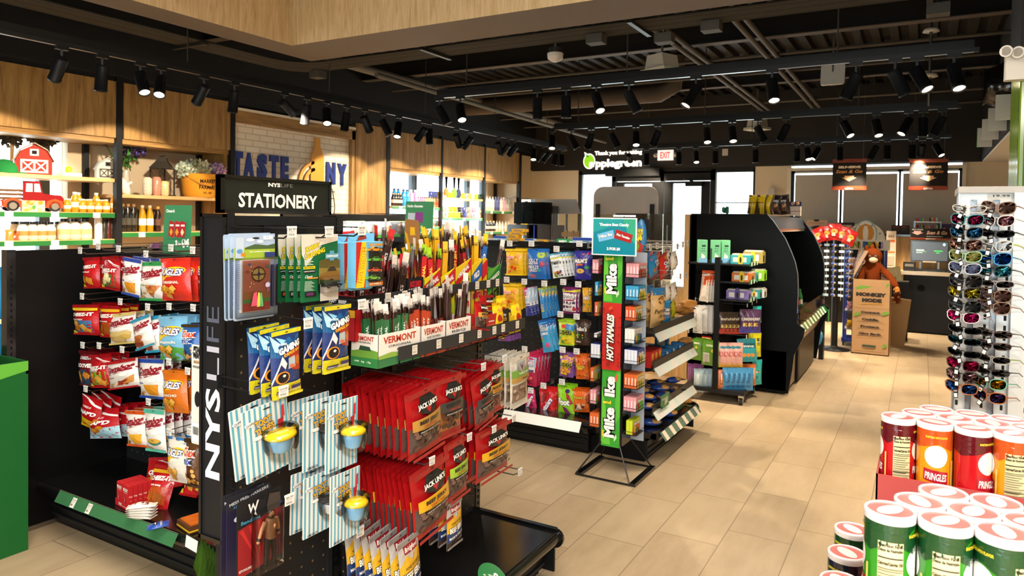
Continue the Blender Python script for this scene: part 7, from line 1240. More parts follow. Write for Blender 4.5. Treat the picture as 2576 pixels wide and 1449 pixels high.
# clip strip stand
ST = thing('strip_stand','black pole stand with a round base hung with candy strips','display stand',(-.93,9.75,0))
m = MB(); m.lathe([(.19,0),(.19,.012),(.05,.03),(.04,.05)],24,'111213','blackmetal'); m.obj('base',ST)
m = MB(); m.tube([(0,0,.03),(0,0,1.45)],.04,12,'141517','blackmetal'); m.box(-.20,.20,-.012,.012,1.38,1.40,'141517','blackmetal'); m.obj('pole',ST)
for k in range(5):
    x = -.19 + .085*k; c = ('d8c8a0','2a2622','8ab4c0','2a2a30','5a4a70')[k]; m = MB(); m.box(x - .004,x + .004,-.04,-.037,.62 + .05*(k % 3),1.38,'c8c8c4','plastic'); tag(m.obj('clip_strip',loc=(-.93,9.75,0)),'hanging clip strip on the pole stand, %s from the left' % ORD[k],'clip strip')
    for q in range(9): z = 1.34 - q*.078; kd = 'pastry' if k % 2 == 0 else 'gum_pack_blue'; tag(inst(kd,'candy_pack',(-.93 + x,9.69,z - .03),(R(80),R(rnd.uniform(-10,10)),0),(.45,.5,.5)),'small %s candy pack clipped on the pole stand strips' % ('glossy' if k % 2 == 0 else 'white and blue'),'candy pack',('glossy' if k % 2 == 0 else 'white and blue') + ' packs on the strips')
kb('candy_red_bag','b81c20',[('e',.5,.5,.3,.2,'d8a84a'),('r',.3,.2,.6,.4,'e8d8c8')])
for k in range(5): tag(inst('candy_red_bag','candy_bag',(-1.16 + .105*k,9.66 + .02*(k % 2),1.58 - .03*abs(k - 2) - (.02 if k == 4 else 0)),(0,R(-24 + 12*k),R(15*(k - 2))),(1.0,1,.95)),'red candy bag on top of the pole stand, %s from the left' % ORD[k],'candy bag')
# small second box with a small ape, price board behind
m = MB(); m.box(-.14,.14,-.1,.1,0,.62,'b08a5a','card'); tag(m.obj('cardboard_box',loc=(-.31,10.55,0),rot=(0,R(6),0)),'leaning narrow cardboard box between the toy rack and the checkout','box')
plush('7a3410','c09060','plush_ape'); tag(inst('plush_ape','plush_toy',(-.27,10.40,.56),(0,0,R(20)),(1.3,)*3),'small orange brown plush ape hanging beside the toy rack','plush toy')
m = MB(); m.box(0,.13,0,.01,0,.55,'ddd0bc','card')
m.art([('r',.05,.66,.95,.96,'d8c8b4'),('r',.05,.35,.95,.62,'d2bfa8'),('r',.1,.7,.9,.76,'d8702a'),('r',.1,.4,.9,.44,'d8702a'),('r',.1,.05,.9,.3,'b8a890')] + Tx('SALE',.5,.86,.06,'5a2a1a',.6),flat((0,-.0004,0),(1,0,0),(0,0,1),(0,-1,0)),'card',.13,.55); tag(m.obj('notice_board',loc=(P(2228,660,12.2).x,12.2,.93)),'pinned cream and orange notices right of the toy rack','notice')
m = MB(); m.box(-.13,.13,0,.02,0,.20,'e0d09a','card'); m.art(blobs(14,.1,.1,.9,.9,.08,['8ab04a','d8a03a','e8e0c8','c85a3a'],4),flat((-.13,-.0004,0),(1,0,0),(0,0,1),(0,-1,0)),'card',.26,.2); tag(m.obj('leaflet_stack',loc=(P(2245,690,11.0).x,11.0,.80),rot=(R(-20),R(-14),0)),'patterned leaflet tilted above the small plush ape','leaflet')
m = MB(); m.box(-.2,.2,0,.3,0,.80,'151517','blackmetal'); tag(m.obj('low_cabinet',loc=(P(2245,690,11.1).x,11.05,0)),'low black cabinet behind the leaning cardboard box','cabinet')
# self checkout
m = MB(); m.box(-.47,.85,12.36,12.46,0,1.40,'aaa','lightwoodZ'); m.box(.41,.47,11.7,12.4,0,1.05,'aaa','lightwoodZ'); m.tube([(.44,11.75,1.05),(.44,11.9,1.12),(.44,12.3,1.12)],.03,10,'c59c66','lightwoodZ'); tag(m.obj('counter_screen'),'light timber back panel of the self checkout','counter')
m = MB(); m.box(-2.2,1.0,12.3,12.7,1.402,1.43,'1a1a1c','gloss'); m.box(-2.2,-.5,12.45,12.5,0,1.4,'161617','blackmetal'); tag(m.obj('back_ledge'),'long black ledge on top of the timber panel','ledge')
CK = thing('checkout_cabinet','black self checkout cabinet with a pale worktop','checkout',(.10,12.1,0))
m = MB(); m.box(-.33,.29,-.17,.22,.02,.85,'121315','blackmetal'); m.box(-.30,.29,-.175,-.17,.06,.82,'15161a','blackmetal'); m.tube([(-.1,-.178,.66),(-.1,-.172,.66)],.05,20,'050506','matte'); m.obj('cabinet',CK)
m = MB(); m.box(-.37,.30,-.21,.24,.85,.90,'d8cab2','gloss'); m.obj('worktop',CK)
TS = thing('touch_screen','self checkout screen on two metal posts with green writing','screen',(.10,12.12,.90))
m = MB(); m.box(-.25,.24,-.02,.02,.14,.45,'17181a','gloss'); m.obj('housing',TS)
m = MB(); m.art([('r',0,0,1,1,'454a4e'),('r',.12,.52,.34,.58,'c8d0d4'),('r',.12,.46,.40,.49,'6aa06a'),('r',.12,.40,.3,.43,'a8b0b4'),('r',.62,.50,.86,.55,'3ac04a'),('r',.68,.40,.78,.44,'3ac04a'),('e',.9,.88,.04,.05,'a8c8c8')],flat((-.23,-.022,.16),(1,0,0),(0,0,1),(0,-1,0)),'screen',.45,.27); m.obj('display',TS)
m = MB()
for q in (-.12,.11): m.box(q - .012,q + .012,-.01,.012,.03,.16,'8a8a88','metal')
m.box(-.20,.20,-.10,.08,0,.035,'1a1a1c','plastic'); m.box(-.09,.08,-.025,-.02,.13,.15,'d8c8b0','plastic'); m.obj('stand',TS)
for x,w,h,l in ((-.26,.08,.13,'black receipt printer left of the checkout screen'),(.27,.05,.11,'black card reader right of the checkout screen')):
    m = MB(); m.rbox(-w,w,-.07,.07,0,h,.015,'202022','plastic'); m.box(-w*.7,w*.7,-.075,-.07,h*.5,h*.8,'8a8478','plastic'); tag(m.obj('card_reader' if x > 0 else 'receipt_printer',loc=(.10 + x,12.05,.90)),l,'device')
def scan_sign(name,w,h,loc,label,small=False):
    t = thing(name,label,'sign',loc); m = MB(); m.box(-w/2,w/2,0,.012,0,h,'1d1a19','matte'); F = flat((-w/2,-.0005,0),(1,0,0),(0,0,1),(0,-1,0))
    if not small: m.art(Tx('SELF-SERVE',.5,.74,.065,'e0c8a8',.66,b=.07) + Tx('Scan & Go',.5,.60,.10,'c8894e',.78,sh=.3,b=.02) + [('p',[(.36,.46),(.64,.46),(.64,.40),(.72,.40),(.5,.28),(.28,.40),(.36,.40)],'dcb088')],F,'matte',w,h)
    else: m.art(Tx('Scan & Go',.66,.62,.3,'c8894e',.5,sh=.3,b=.02) + [('p',[(.08,.75),(.26,.75),(.26,.6),(.32,.6),(.17,.38),(.02,.6),(.08,.6)],'b87a5a'),('r',.4,.25,.8,.29,'a89a8a')] + Tx('SELF-SERVE',.17,.88,.08,'c8b8a0',.28),F,'gloss',w,h)
    m.obj('face',t); m = MB(); m.box(-w/2 - .008,w/2 + .008,-.004,.014,0,h*.13,'aaa','redwood')
    if not small: m.obj('wood_band',t); m = MB(); m.box(-w/2 - .002,w/2 + .002,-.004,.014,h*.89,h,'aaa','redwood')
    m.obj('wood_band',t); m = MB(); m.art(Tx('applegreen',.5,.5,.6,'e8dcc8',.24,b=.03),flat((-w/2,-.0048,0),(1,0,0),(0,0,1),(0,-1,0)),'gloss',w,h*.12); m.obj('lettering',t); return t
for a,b,l in ((2095,2180,'left'),(2288,2385,'right')):
    p = P((a + b)/2,400,11.9); q = P((a + b)/2,478,11.9); w = P(b,440,11.9).x - P(a,440,11.9).x
    t = scan_sign('hanging_sign',w,p.z - q.z,(p.x,11.9,q.z),'%s of two hanging signs reading SELF-SERVE Scan and Go' % l)
    for s_ in (-w*.4,w*.4): m = MB(); m.tube([(s_,.006,p.z - q.z),(s_,.006,ZC - q.z)],.003,5,'8a8078','metal'); m.obj('cord',t)
scan_sign('counter_sign',.51,.16,(.10,12.1,1.37),'low Scan and Go sign right above the checkout screen',True)
# goods on the ledge
NP = thing('polish_display','tiered display of nail polish bottles on the black ledge','display stand',(.06,12.45,1.43)); m = MB()
for s_ in (-.17,.17): m.box(s_ - .012,s_ + .012,-.08,.06,0,.21,'17181a','gloss')
m.box(-.003,.003,0,.01,0,.2,'c8c4bc','plastic'); m.obj('side_panels',NP)
for z in (.10,.20): m = MB(); m.box(-.17,.17,-.09,.05,z - .012,z,'e8e0d4','gloss'); m.obj('tier',NP)
pc = ['d8382a','d82a6a','5aa8d0','c8d82a','2a2a2c','c89878','e8704a','a8d0d8']
for z,xs_ in ((.20,(-.15,-.12,-.09,-.06,.03,.06,.09,.12)),(.10,tuple(-.15 + .025*k for k in range(13))),(0,tuple(-.15 + .025*k for k in range(13)))):
    for k,x in enumerate(xs_):
        kd = 'polish_%d' % (k % 8)
        if kd not in KIND: bottle(pc[k % 8],'1c1a18' if k % 3 else '4a3a2a',kd,.011,.055,pc[k % 8],'gloss')
        tag(inst(kd,'polish_bottle',(.06 + x,12.42,1.43 + z + .001),(0,0,0),(1,1,1.3 if z == .2 and x > 0 else 1)),'nail polish bottle on the %s tier of the display' % ('top' if z == .2 else 'middle' if z else 'bottom'),'nail polish','nail polish on tier %s' % ('top' if z == .2 else 'middle' if z else 'bottom'))
def ledge_box(px,w,h,col,label,art=(),Y=12.42,d=.12,name='display_carton',cat='carton',z=1.43): p = P(px,600,Y); m = MB(); m.box(-w/2,w/2,0,d,0,h,col,'card'); m.art(list(art),flat((-w/2,-.0005,0),(1,0,0),(0,0,1),(0,-1,0)),'card',w,h); return tag(m.obj(name,loc=(p.x,Y,z)),label,cat)
ledge_box(2264,.24,.14,'2a201c','black display of two small boxes on the ledge',[('r',.08,.35,.46,.85,'3e2f28'),('r',.54,.35,.92,.85,'3e2f28'),('r',.12,.76,.4,.84,'b0341c'),('r',.58,.76,.86,.84,'b0341c')]); ledge_box(2384,.28,.17,'2e1c50','purple lollipop display with orange dots on the ledge',blobs(22,.1,.2,.9,.9,.055,['d87a5a','e8a078','b05a8a','e0c0b0'],4))
ledge_box(2127,.24,.17,'1c1a1c','black sign card with red and white lines behind the toy rack',[('r',.15,.7,.85,.76,'e0d4c8'),('r',.15,.58,.5,.66,'b02a24'),('r',.5,.58,.85,.66,'e0d4c8'),('r',.15,.45,.85,.5,'e0d4c8')],name='card_sign',cat='sign'); ledge_box(2053,.30,.20,'dcb498','pale peach carton on the ledge left of the red bags',[('r',.1,.75,.9,.8,'c88a6a'),('e',.5,.98,.15,.06,'2a201c')])
ledge_box(2048,1.1,.3,'1a1a1c','dark cabinet behind the pole stand',[],12.2,.2,'low_cabinet','cabinet',1.0).location.z = .9
m = MB(); m.ball((0,0,.06),.09,10,'2a2420','foil',(1.3,.7,.6)); tag(m.obj('snack_bag',loc=(P(2055,615,12.3).x,12.3,1.43)),'dark crumpled bag beside the pale peach carton','bag')
# ================================================================== sunglasses rack
RY = 3.7; r0 = P(2412,600,RY).x; rtop = P(2450,486,RY).z
SR = thing('sunglasses_rack','white slotted sunglasses rack with a grey marble top','display rack',(r0,RY,0)); rw = .62
def SP(px,py): p = P(px,py,RY); return (p.x - r0,p.z)
m = MB(); m.box(0,rw,0,.04,.05,rtop,'e2e4e4','gloss'); m.box(0,rw,.04,.36,.05,rtop,'d6d8da','plastic'); m.obj('panel',SR)
m = MB(); m.box(-.008,rw,-.03,.4,rtop,rtop + .028,'b9b6b2','stone'); m.obj('marble_top',SR)
m = MB(); sxr = SP(2546,600)[0]; m.box(sxr,sxr + .035,-.05,0,.05,rtop,'dcdfe0','gloss'); m.box(-.006,.0,-.01,.05,.05,rtop,'9aa0a4','metal'); m.obj('side_rail',SR)
m = MB()
for k in range(40):
    z = rtop - .075 - .043*k
    if z > .2:
        for x in (SP(2424,600)[0],SP(2487,600)[0],SP(2538,600)[0]): m.box(x - .005 - k*.0004,x + .005 - k*.0004,-.0012,0,z,z + .022,'2a2826','matte')
        m.box(sxr + .06,sxr + .12,-.0012,0,z,z + .022,'2a2826','matte')
m.obj('slots',SR)['kind'] = 'stuff'
for px in (2446,2503): x = SP(px,600)[0]; m = MB(); m.box(x - .011,x + .011,-.035,0,.25,rtop - .03,'eceeee','clear'); m.obj('nose_strip',SR)
m = MB(); m.add([(0,0,0),(.10,0,0),(.10,0,.03),(0,0,.03)],[(0,1,2,3)],'eceae4','paper'); m.art(Tx('19.99',.5,.7,.3,'333',.6),flat((0,-.0003,0),(1,0,0),(0,0,1),(0,-1,0)),'paper',.1,.03); p = P(2484,505,RY); m.obj('price_card',SR,loc=(p.x - r0,-.002,p.z - rtop*0))
def glasses(frame,lens,lensmat='chrome',shape=0,temple=None):
    m = MB(); hw2 = .068; col = frame
    for s_ in (-1,1):
        cx = s_*.034; rx,rz = (.029,.021) if shape == 0 else (.031,.014) if shape == 1 else (.030,.024); pts = []
        for k in range(18):
            a = 2*pi*k/18; q = abs(cos(a)) ** .75*(1 if cos(a) > 0 else -1); v = abs(sin(a)) ** .75*(1 if sin(a) > 0 else -1); pts.append((cx + rx*q,-abs(cx + rx*q) ** 2*-2.2 - .005,(rz if v > 0 else rz*1.12)*v + .004*s_*q))
        n = len(pts); c_ = V((cx,.0,0)); m.add([(c_.x,cx*cx*2.2 - .008,0)] + pts,[(0,1 + i,1 + (i + 1) % n) for i in range(n)] + [(0,1 + (i + 1) % n,1 + i) for i in range(n)],lens,lensmat,True)
        m.tube(pts + [pts[0]],.0022 if shape != 1 else .0016,6,col,'gloss'); m.tube([(s_*.064,.004,.008),(s_*.068,.012,.009),(s_*.069,.085,.004),(s_*.067,.13,-.012)],[.003,.0028,.0024,.002],6,temple or col,'gloss')
    m.tube([(-.008,-.005,.008),(0,-.006,.010),(.008,-.005,.008)],.0024,6,col,'gloss'); return m
mt = {}
GL = [(0,2437,525,'d8d4cc','e8e4dc','clear',1,'clear framed'),(0,2432,552,'1f7a86','8a1c44','chrome',0,'teal framed magenta'),(0,2430,584,'17181c','2a6aa0','chrome',0,'black framed blue mirrored'),(0,2428,615,'3a2418','b08478','chrome',0,'tortoise framed rose'),(0,2427,644,'9ac8a0','8a8a3a','gloss',0,'mint framed olive'),(0,2426,674,'c8ccd8','5a6488','gloss',0,'clear framed blue-grey'),(0,2428,706,'141416','2c2c30','gloss',2,'thick black framed'),(0,2424,735,'17181a','b8a42a','chrome',0,'black framed golden'),
      (0,2426,769,'161719','2a3236','gloss',2,'round black'),(0,2422,796,'d8c8cc','c81c6a','chrome',0,'clear framed hot pink'),(0,2426,829,'161718','2c3436','gloss',1,'narrow black framed'),(0,2425,857,'202426','3a8a9c','chrome',1,'dark framed sea blue'),(0,2424,888,'161718','2a3234','gloss',1,'second narrow black framed'),(0,2421,916,'2a1416','c81c5a','chrome',0,'dark red framed magenta'),(0,2420,945,'201c1c','b08a94','chrome',0,'black framed rose gold'),(0,2417,974,'a85a22','3a6ac8','chrome',0,'amber framed violet-blue'),
      (1,2510,522,'8a6a54','6a4c46','gloss',2,'large tortoise framed'),(1,2508,554,'d8d0d0','b87a8a','chrome',0,'clear framed pink mirrored'),(1,2506,587,'141518','33383c','gloss',1,'wide wraparound black'),(1,2503,617,'dcdcd0','ececea','clear',0,'clear pair with yellow arms'),(1,2500,649,'3a9ad0','1c4a9a','chrome',2,'bright blue framed'),(1,2500,680,'183038','4ab4d0','chrome',0,'dark teal framed cyan'),(1,2505,713,'a8a0a0','7a6a6e','gloss',1,'pale grey narrow'),(1,2500,742,'8a6a54','6a4a44','gloss',2,'tortoise framed brown'),
      (1,2497,772,'9a7a64','6a4a44','gloss',2,'round tortoise framed'),(1,2500,838,'4a3a30','9a8c86','gloss',1,'brown framed light grey'),(1,2498,868,'4a342a','948880','gloss',1,'brown framed grey'),(1,2496,902,'a0a090','6a5c60','gloss',1,'grey framed with lime arms'),(1,2494,934,'2a2424','8a8280','gloss',1,'black and brown framed grey'),(1,2488,962,'6ab89a','d89a1c','chrome',0,'mint framed orange mirrored'),(1,2487,996,'b0602a','4a3a7a','chrome',0,'amber framed purple')]
for c,px,py,fr,ln,lm,sh,l in GL:
    p = P(px,py,RY - .145); g_ = thing('sunglasses',l + ' sunglasses on the %s column of the white rack' % ('left','right')[c],'sunglasses',(p.x,RY - .145,p.z),R(-26))
    m = glasses(fr,ln,lm,sh,{'clear pair with yellow arms': 'c8d02a','grey framed with lime arms': '8ab02a'}.get(l)); m.obj('frame',g_,rot=(R(-4),R(3),0),sc=(1.0,)*3)
    m = MB(); m.box(-.009,.009,0,.0008,-.038,0,'1a1a1c','paper'); m.art([('r',.1,.08,.9,.5,'e8e6e2')] + Tx('NYS',.5,.75,.16,'e8e6e2',.7),flat((-.009,-.0002,-.038),(1,0,0),(0,0,1),(0,-1,0)),'paper',.018,.038); s_ = rnd.uniform(-28,28); m.obj('hang_tag',g_,loc=(-.012,-.02,-.006),rot=(R(-10),R(s_),R(-10)))
# ================================================================== stacked crisp cans
def can(kind,c1,c2,tc,flav,face=0.0):
    r,h = .0375,.235; m = MB(); m.lathe([(r*.99,.006),(r,.012)],32,'c8c8ca','metal',cap=False)
    n = 40; 
    m.lathe([(r,.012),(r,h - .075),(r,h - .012)],n,[c1,c1],'gloss',cap=False)
    G = lambda x,y,l: V((sin(x/r)*(r + l + .0003),-cos(x/r)*(r + l + .0003),y + .012)); C = 2*pi*r
    def A(it,w=C,hh=h - .024): m.art(it,G,'gloss',w,hh,.006,.0004)
    T = m.T; m.T = T @ MX.Rotation(face,4,'Z')
    A([('p',[(0,.80),(.12,.84),(.25,.76),(.40,.86),(.55,.77),(.7,.84),(.85,.76),(1,.80),(1,1.03),(0,1.03)],c2)])
    for s_ in (0,.5):
        A([('e',s_ + .10,.70,.105,.125,'f0eeec'),('p',[(s_ - .01,.56),(s_ + .21,.53),(s_ + .21,.38),(s_ - .01,.43)],'b01a30')] + T2('PRINGLES',s_ + .10,.475,.075,'f4f2f0','b01a30',.19,b1=.06,b2=.03,a=-4) + Tx('BURSTING WITH FLAVOR',s_ + .10,.915,.022,'e8d83a',.19,b=.04) + Tx(flav,s_ + .10,.33,.028,'f4ece0',.13,b=.04) + [('p',[(s_ + .03,.26),(s_ + .08,.17),(s_ + .17,.15),(s_ + .16,.20),(s_ + .08,.22),(s_ + .05,.27)],'d8b03a'),('r',s_ + .235,.30,s_ + .25,.66,'e8c86a')])
    A([('r',.31,.28,.47,.86,'ded4a4')] + Tx('Nutrition Facts',.39,.835,.022,'1a1a18',.145,b=.04) + Tx('Datos de Nutrici\u00f3n',.39,.80,.022,'1a1a18',.15,b=.04) + [('r',.315,.735,.465,.745,'1a1a18'),('r',.315,.655,.465,.66,'1a1a18'),('r',.315,.45,.465,.458,'1a1a18')] + Tx('Calories/Calorias 150',.39,.70,.024,'1a1a18',.145,b=.04)
      + [('r',.318,.64 - k*.024,.46 - .02*(k % 3),.646 - k*.024,'5a5848') for k in range(13)] + [('r',.315,.06,.47,.26,c2)])
    m.T = T; lid = 'e4c8c8'
    m.lathe([(r + .0012,h - .014),(r + .0016,h - .004),(r + .0010,h),(r - .003,h + .0006),(r - .004,h - .0015)],32,'e6dede','gloss',cap=False)
    m.lathe([(r - .003,h - .0018),(.0001,h - .0018)],32,'dc7c78','gloss',cap=False); m.art([('e',.5,.5,.36,.20,'eee8e4',12)],lambda x,y,l: V((x - r,y - r,h - .0016 + l)),'gloss',2*r,2*r); KIND[kind] = (m.mesh(kind),2*r,h,2*r)
can('can_green','2c8a1e','0f4420','fff','SOUR CREAM'); can('can_red','c0161e','5a0a18','fff','ORIGINAL'); can('can_orange','e89a14','c8501a','fff','CHEDDAR'); can('can_navy','1e2a4a','141c34','fff','BBQ')
CT = 1.11; k_ = (H0 - CT)/(H0 - 1.19); h_ = .235
def C_(kd,x,y,z,ang,label,grp=None): return tag(inst(kd,'crisp_can',(x,y,z - h_),(0,0,R(ang)),(1,1,1)),label,'crisp can',grp)
for i,(x,y,a) in enumerate(((-.029,1.1,225),(.036,1.1,222),(.100,1.1,268),(.006,1.157,100),(.070,1.157,60),(.134,1.157,20),(.036,1.215,40),(.100,1.213,80))):
    C_('can_green',x*k_,y*k_,CT,a,'green crisp can in the front case, ' + ('front row left','front row middle','front row right','second row left','second row middle','second row right','back row left','back row right')[i])
for i,(x,y,a,kd) in enumerate(((-.033,1.648,235,'can_red'),(.031,1.643,330,'can_orange'),(.095,1.638,15,'can_red'),(.157,1.638,225,'can_orange'),(.003,1.705,0,'can_red'),(.067,1.701,50,'can_orange'),(.130,1.700,90,'can_red'),(.190,1.70,0,'can_red'),(.035,1.760,0,'can_orange'),(.099,1.757,0,'can_red'),(.160,1.752,0,'can_orange'))):
    C_(kd,x*k_,y*k_,CT,a,'%s crisp can in the rear case, %s' % (('red','orange')[kd == 'can_orange'],'front row %s' % ('far left','second from left','third from left','far right')[i] if i < 4 else 'middle row %s' % ORD[i - 4] if i < 8 else 'back row %s' % ORD[i - 8]))
def case(x0,x1,y0,y1,z0,hh,col,label,z1=None,back=True):
    m = MB(); m.box(x0,x1,y0,y1,z0 - .004,z0,col,'card')
    for q in ((x0,x0 + .004,y0,y1),(x1 - .004,x1,y0,y1),(x0,x1,y0,y0 + .004),(x0,x1,y1 - .004,y1)): m.box(*q,z0,z0 + hh,col,'card')
    tag(m.obj('shipping_tray'),label,'tray')
case(-.083,.30,1.93,2.17,CT - h_,.10,'b04844','red corrugated tray of the rear crisp cans'); case(-.082,.30,1.275,1.51,CT - h_,.04,'b04844','red corrugated tray of the front crisp cans')
m = MB(); m.box(-.125,.45,1.22,2.20,0,.36,'2a2a2c','card'); tag(m.obj('display_plinth'),'dark plinth carrying the stacked crisp can cases','plinth')
z2 = CT - h_ - .006
for j in range(4):
    for i in range(6): C_(('can_navy','can_orange','can_red')[(i + j) % 3],-.04 + .078*i,1.30 + .078*1 + .25*j*.92 - .07,z2 - .001 if True else 0,200 + 40*j,'crisp can of the layer below the upper cases','cans of the lower layer')
for j in range(4):
    C_(('can_navy','can_green')[j % 2],-.125 - .0,1.42 + .14*j,z2 - .004,300,'crisp can peeking out at the left side of the stack, %s from the camera' % ORD[j])
m = MB(); m.box(-.165,.45,1.22,2.20,.36,z2 - h_ - .005,'a8443e','card'); tag(m.obj('shipping_case'),'closed red crisp case under the lower layer of cans','case')
# ================================================================== wooden wall shelves and what stands on them
XS = -7.02
def QX(px,py,X=XS): return onX(px,py,X)
def wall_shelf(px0,px1,py,green,label,tags=(),th=.035):
    a,b = QX(px0,py),QX(px1,py); z = (a.z + b.z)/2; t = thing('wall_shelf',label,'shelf',(XW,a.y,z)); L = b.y - a.y
    m = MB(); m.box(.02,XS - XW,0,L,-th,0,'aaa','lightwood'); m.obj('board',t)
    if green:
        m = MB(); m.box(XS - XW,XS - XW + .006,0,L,-.05,-.006,'2a6a36','gloss'); r = m.obj('label_rail',t); n_ = max(2,int(L/.33))
        for k in range(n_): m = MB(); y = L*(k + .4)/n_; m.box(XS - XW + .006,XS - XW + .008,y,y + .07,-.052,0,'ecdcc8','paper'); m.obj('price_label',r)
    return z
sy = [(-40,292,441,0,'upper timber shelf with the red barn, nearest wall bay'),(-40,292,533,1,'middle timber shelf with the toy truck'),(-40,292,604,1,'lower timber shelf with the syrup jugs'),(307,580,494,0,'timber shelf with the lantern and the flower basket'),(307,580,583,1,'timber shelf with the dark oil bottles'),
      (986,1108,520,1,'far left bay shelf with tall sports bottles'),(986,1108,570,1,'far left bay lower shelf with pink mugs'),(1114,1216,499,0,'far middle bay upper timber shelf with mugs'),(1114,1216,548,1,'far middle bay lower shelf with stacked mugs'),(1222,1304,531,1,'far right bay shelf with slim flasks'),(1222,1304,582,1,'far right bay lower shelf with tumblers')]
Zs = [wall_shelf(*q) for q in sy]
def row(kd,pxs,z,label,cat='bottle',X=-7.12,group=None,sc=1,rz=0,name=None):
    for px in pxs: p = QX(px,560,X); tag(inst(kd,name or cat.replace(' ','_'),(X,p.y,z),(0,0,rz),(sc,sc,sc)),label,cat,(group or label + 's') if len(pxs) > 1 else None)
# barns, truck, plants
def barn(kd,col,roof,tr):
    m = MB(); P_ = [(-.16,0),(.16,0),(.16,.15),(.11,.24),(0,.30),(-.11,.24),(-.16,.15)]; m.prism(P_,-.1,.1,col,'matte',axis='y')
    for (a,b),(c,d) in zip([(-.175,.135),(-.115,.245),(0,.31),(.115,.245)],[(-.115,.245),(0,.31),(.115,.245),(.175,.135)]): m.prism([(a,b),(c,d),(c,d + .012),(a,b + .012)],-.12,.12,roof,'matte',axis='y')
    F = flat((-.16,-.1005,0),(1,0,0),(0,0,1),(0,-1,0)); a = [('r',.38,.63,.62,.85,tr),('r',.43,.68,.57,.80,'15110f'),('r',.12,.06,.88,.50,tr)]
    for x0 in (.17,.53):
        a += [('p',[(x0 + .03,.12),(x0 + .27,.12),(x0 + .15,.24)],col),('p',[(x0 + .03,.44),(x0 + .27,.44),(x0 + .15,.32)],col),('p',[(x0,.15),(x0,.41),(x0 + .12,.28)],col),('p',[(x0 + .3,.15),(x0 + .3,.41),(x0 + .18,.28)],col)]
    m.art(a,F,'matte',.32,.30); return m
def at_px(px,X=-7.15): return QX(px,480,X).y
o = barn('barn','b83228','9a8a74','efe6d8').obj('toy_barn',loc=(-7.18,at_px(88),Zs[0]),rot=(0,0,R(70)),sc=(.88,.8,.92)); tag(o,'red toy barn with white crossed doors on the upper shelf','ornament')
o = barn('barn2','d8cfbf','c8c4bc','4a4440').obj('toy_barn',loc=(-7.16,at_px(270),Zs[0]),rot=(0,0,R(70)),sc=(.62,.6,.66)); tag(o,'small whitewashed barn behind the black shelf post','ornament')
TR_ = thing('toy_truck','red and orange metal pickup truck ornament with a slatted bed','ornament',(-7.15,at_px(80),Zs[1]),R(80)); TR_.scale = (.9,.9,.9)
m = MB(); m.prism([(-.02,.05),(.26,.05),(.27,.14),(.24,.17),(.08,.185),(.05,.31),(-.10,.31),(-.10,.05)],-.075,.075,'8a1c20','gloss',axis='y'); m.prism([(-.28,.05),(-.1,.05),(-.1,.10),(-.28,.10)],-.075,.075,'c8402a','gloss',axis='y')
for x in (-.19,.18):
    for s_ in (-1,1): m.prism([(x - .085,.04),(x + .085,.04),(x + .07,.11),(x,.135),(x - .07,.11)],s_*.08 - .02,s_*.08 + .02,'d8502c','gloss',axis='y')
m.obj('cab',TR_); m = MB(); m.prism([(-.075,.20),(-.015,.20),(-.015,.285),(-.07,.285)],-.077,.077,'d8e0e4','gloss',axis='y'); m.prism([(.0,.20),(.06,.20),(.045,.285),(0,.285)],-.077,.077,'d8e0e4','gloss',axis='y'); m.obj('side_window',TR_)
for x in (-.19,.18):
    for s_ in (-1,1): m = MB(); m.tube([(x,s_*.07,.055),(x,s_*.10,.055)],.055,18,'1c1c1e','plastic'); m.tube([(x,s_*.101,.055),(x,s_*.104,.055)],.034,16,'d8d0c4','metal'); m.obj('wheel',TR_)
m = MB()
for z in (.12,.16,.20): m.box(-.30,-.11,-.075,-.068,z,z + .022,'6a4a2c','matte'); m.box(-.30,-.11,.068,.075,z,z + .022,'6a4a2c','matte')
m.box(-.31,-.30,-.08,.08,.10,.23,'5a3e26','matte'); m.obj('slatted_bed',TR_)
m = MB(); m.box(-.09,.09,-.03,.03,0,.10,'e8d0a0','card'); m.art(blobs(14,.1,.1,.9,.9,.10,['d8a040','c88a2a','e8c070'],4) + [('e',.5,.4,.08,.1,'3a8a3a')],flat((-.09,-.0305,0),(1,0,0),(0,0,1),(0,-1,0)),'card',.18,.10); tag(m.obj('soap_box',loc=(-7.06,at_px(82,-7.06),Zs[1]),rot=(0,0,R(80))),'small yellow patterned box leaning before the toy truck','box')
def foliage(n,r,cols,s_,R0,seed=1,mat='leaf',flatz=1):
    rr = random.Random(seed); m = MB()
    for k in range(n):
        v = V((rr.gauss(0,1),rr.gauss(0,1),rr.gauss(0,1))).normalized()*R0*rr.random() ** .4; v.z *= flatz; a = V((rr.gauss(0,1),rr.gauss(0,1),rr.gauss(0,1))).normalized(); b = a.cross(V((rr.random(),rr.random(),rr.random()))).normalized(); c = rr.choice(cols)
        q = v + a*s_; m.add([v,v + a*s_*.5 + b*s_*.35,q,v + a*s_*.5 - b*s_*.35],[(0,1,2,3)],c,mat)
    return m
for px,l in ((28,'left'),(105,'right')):
    t = thing('metal_tree','cut metal tree ornament against the bright window, %s of two' % l,'ornament',(-7.41,at_px(px,-7.41),Zs[0])); foliage(170,0,['4a4438','3a3830','5a5240'],.08,.125,px,'matte',.75).obj('crown',t,loc=(0,0,.38),sc=(.35,1,1)); m = MB(); m.tube([(0,0,0),(0,.01,.3)],[.012,.02],6,'8a6a44','matte'); m.obj('trunk',t)
t = thing('green_cap','green cap at the left edge of the upper shelf','cap',(-7.12,at_px(5),Zs[0])); m = MB(); m.lathe([(.11,0),(.108,.04),(.085,.09),(.04,.12),(.001,.125)],16,'1f7a3a','matte'); m.prism([(-.10,0),(.1,0),(.08,.15),(-.08,.15)],.0,.012,'1f6a38','matte'); m.obj('crown',t)
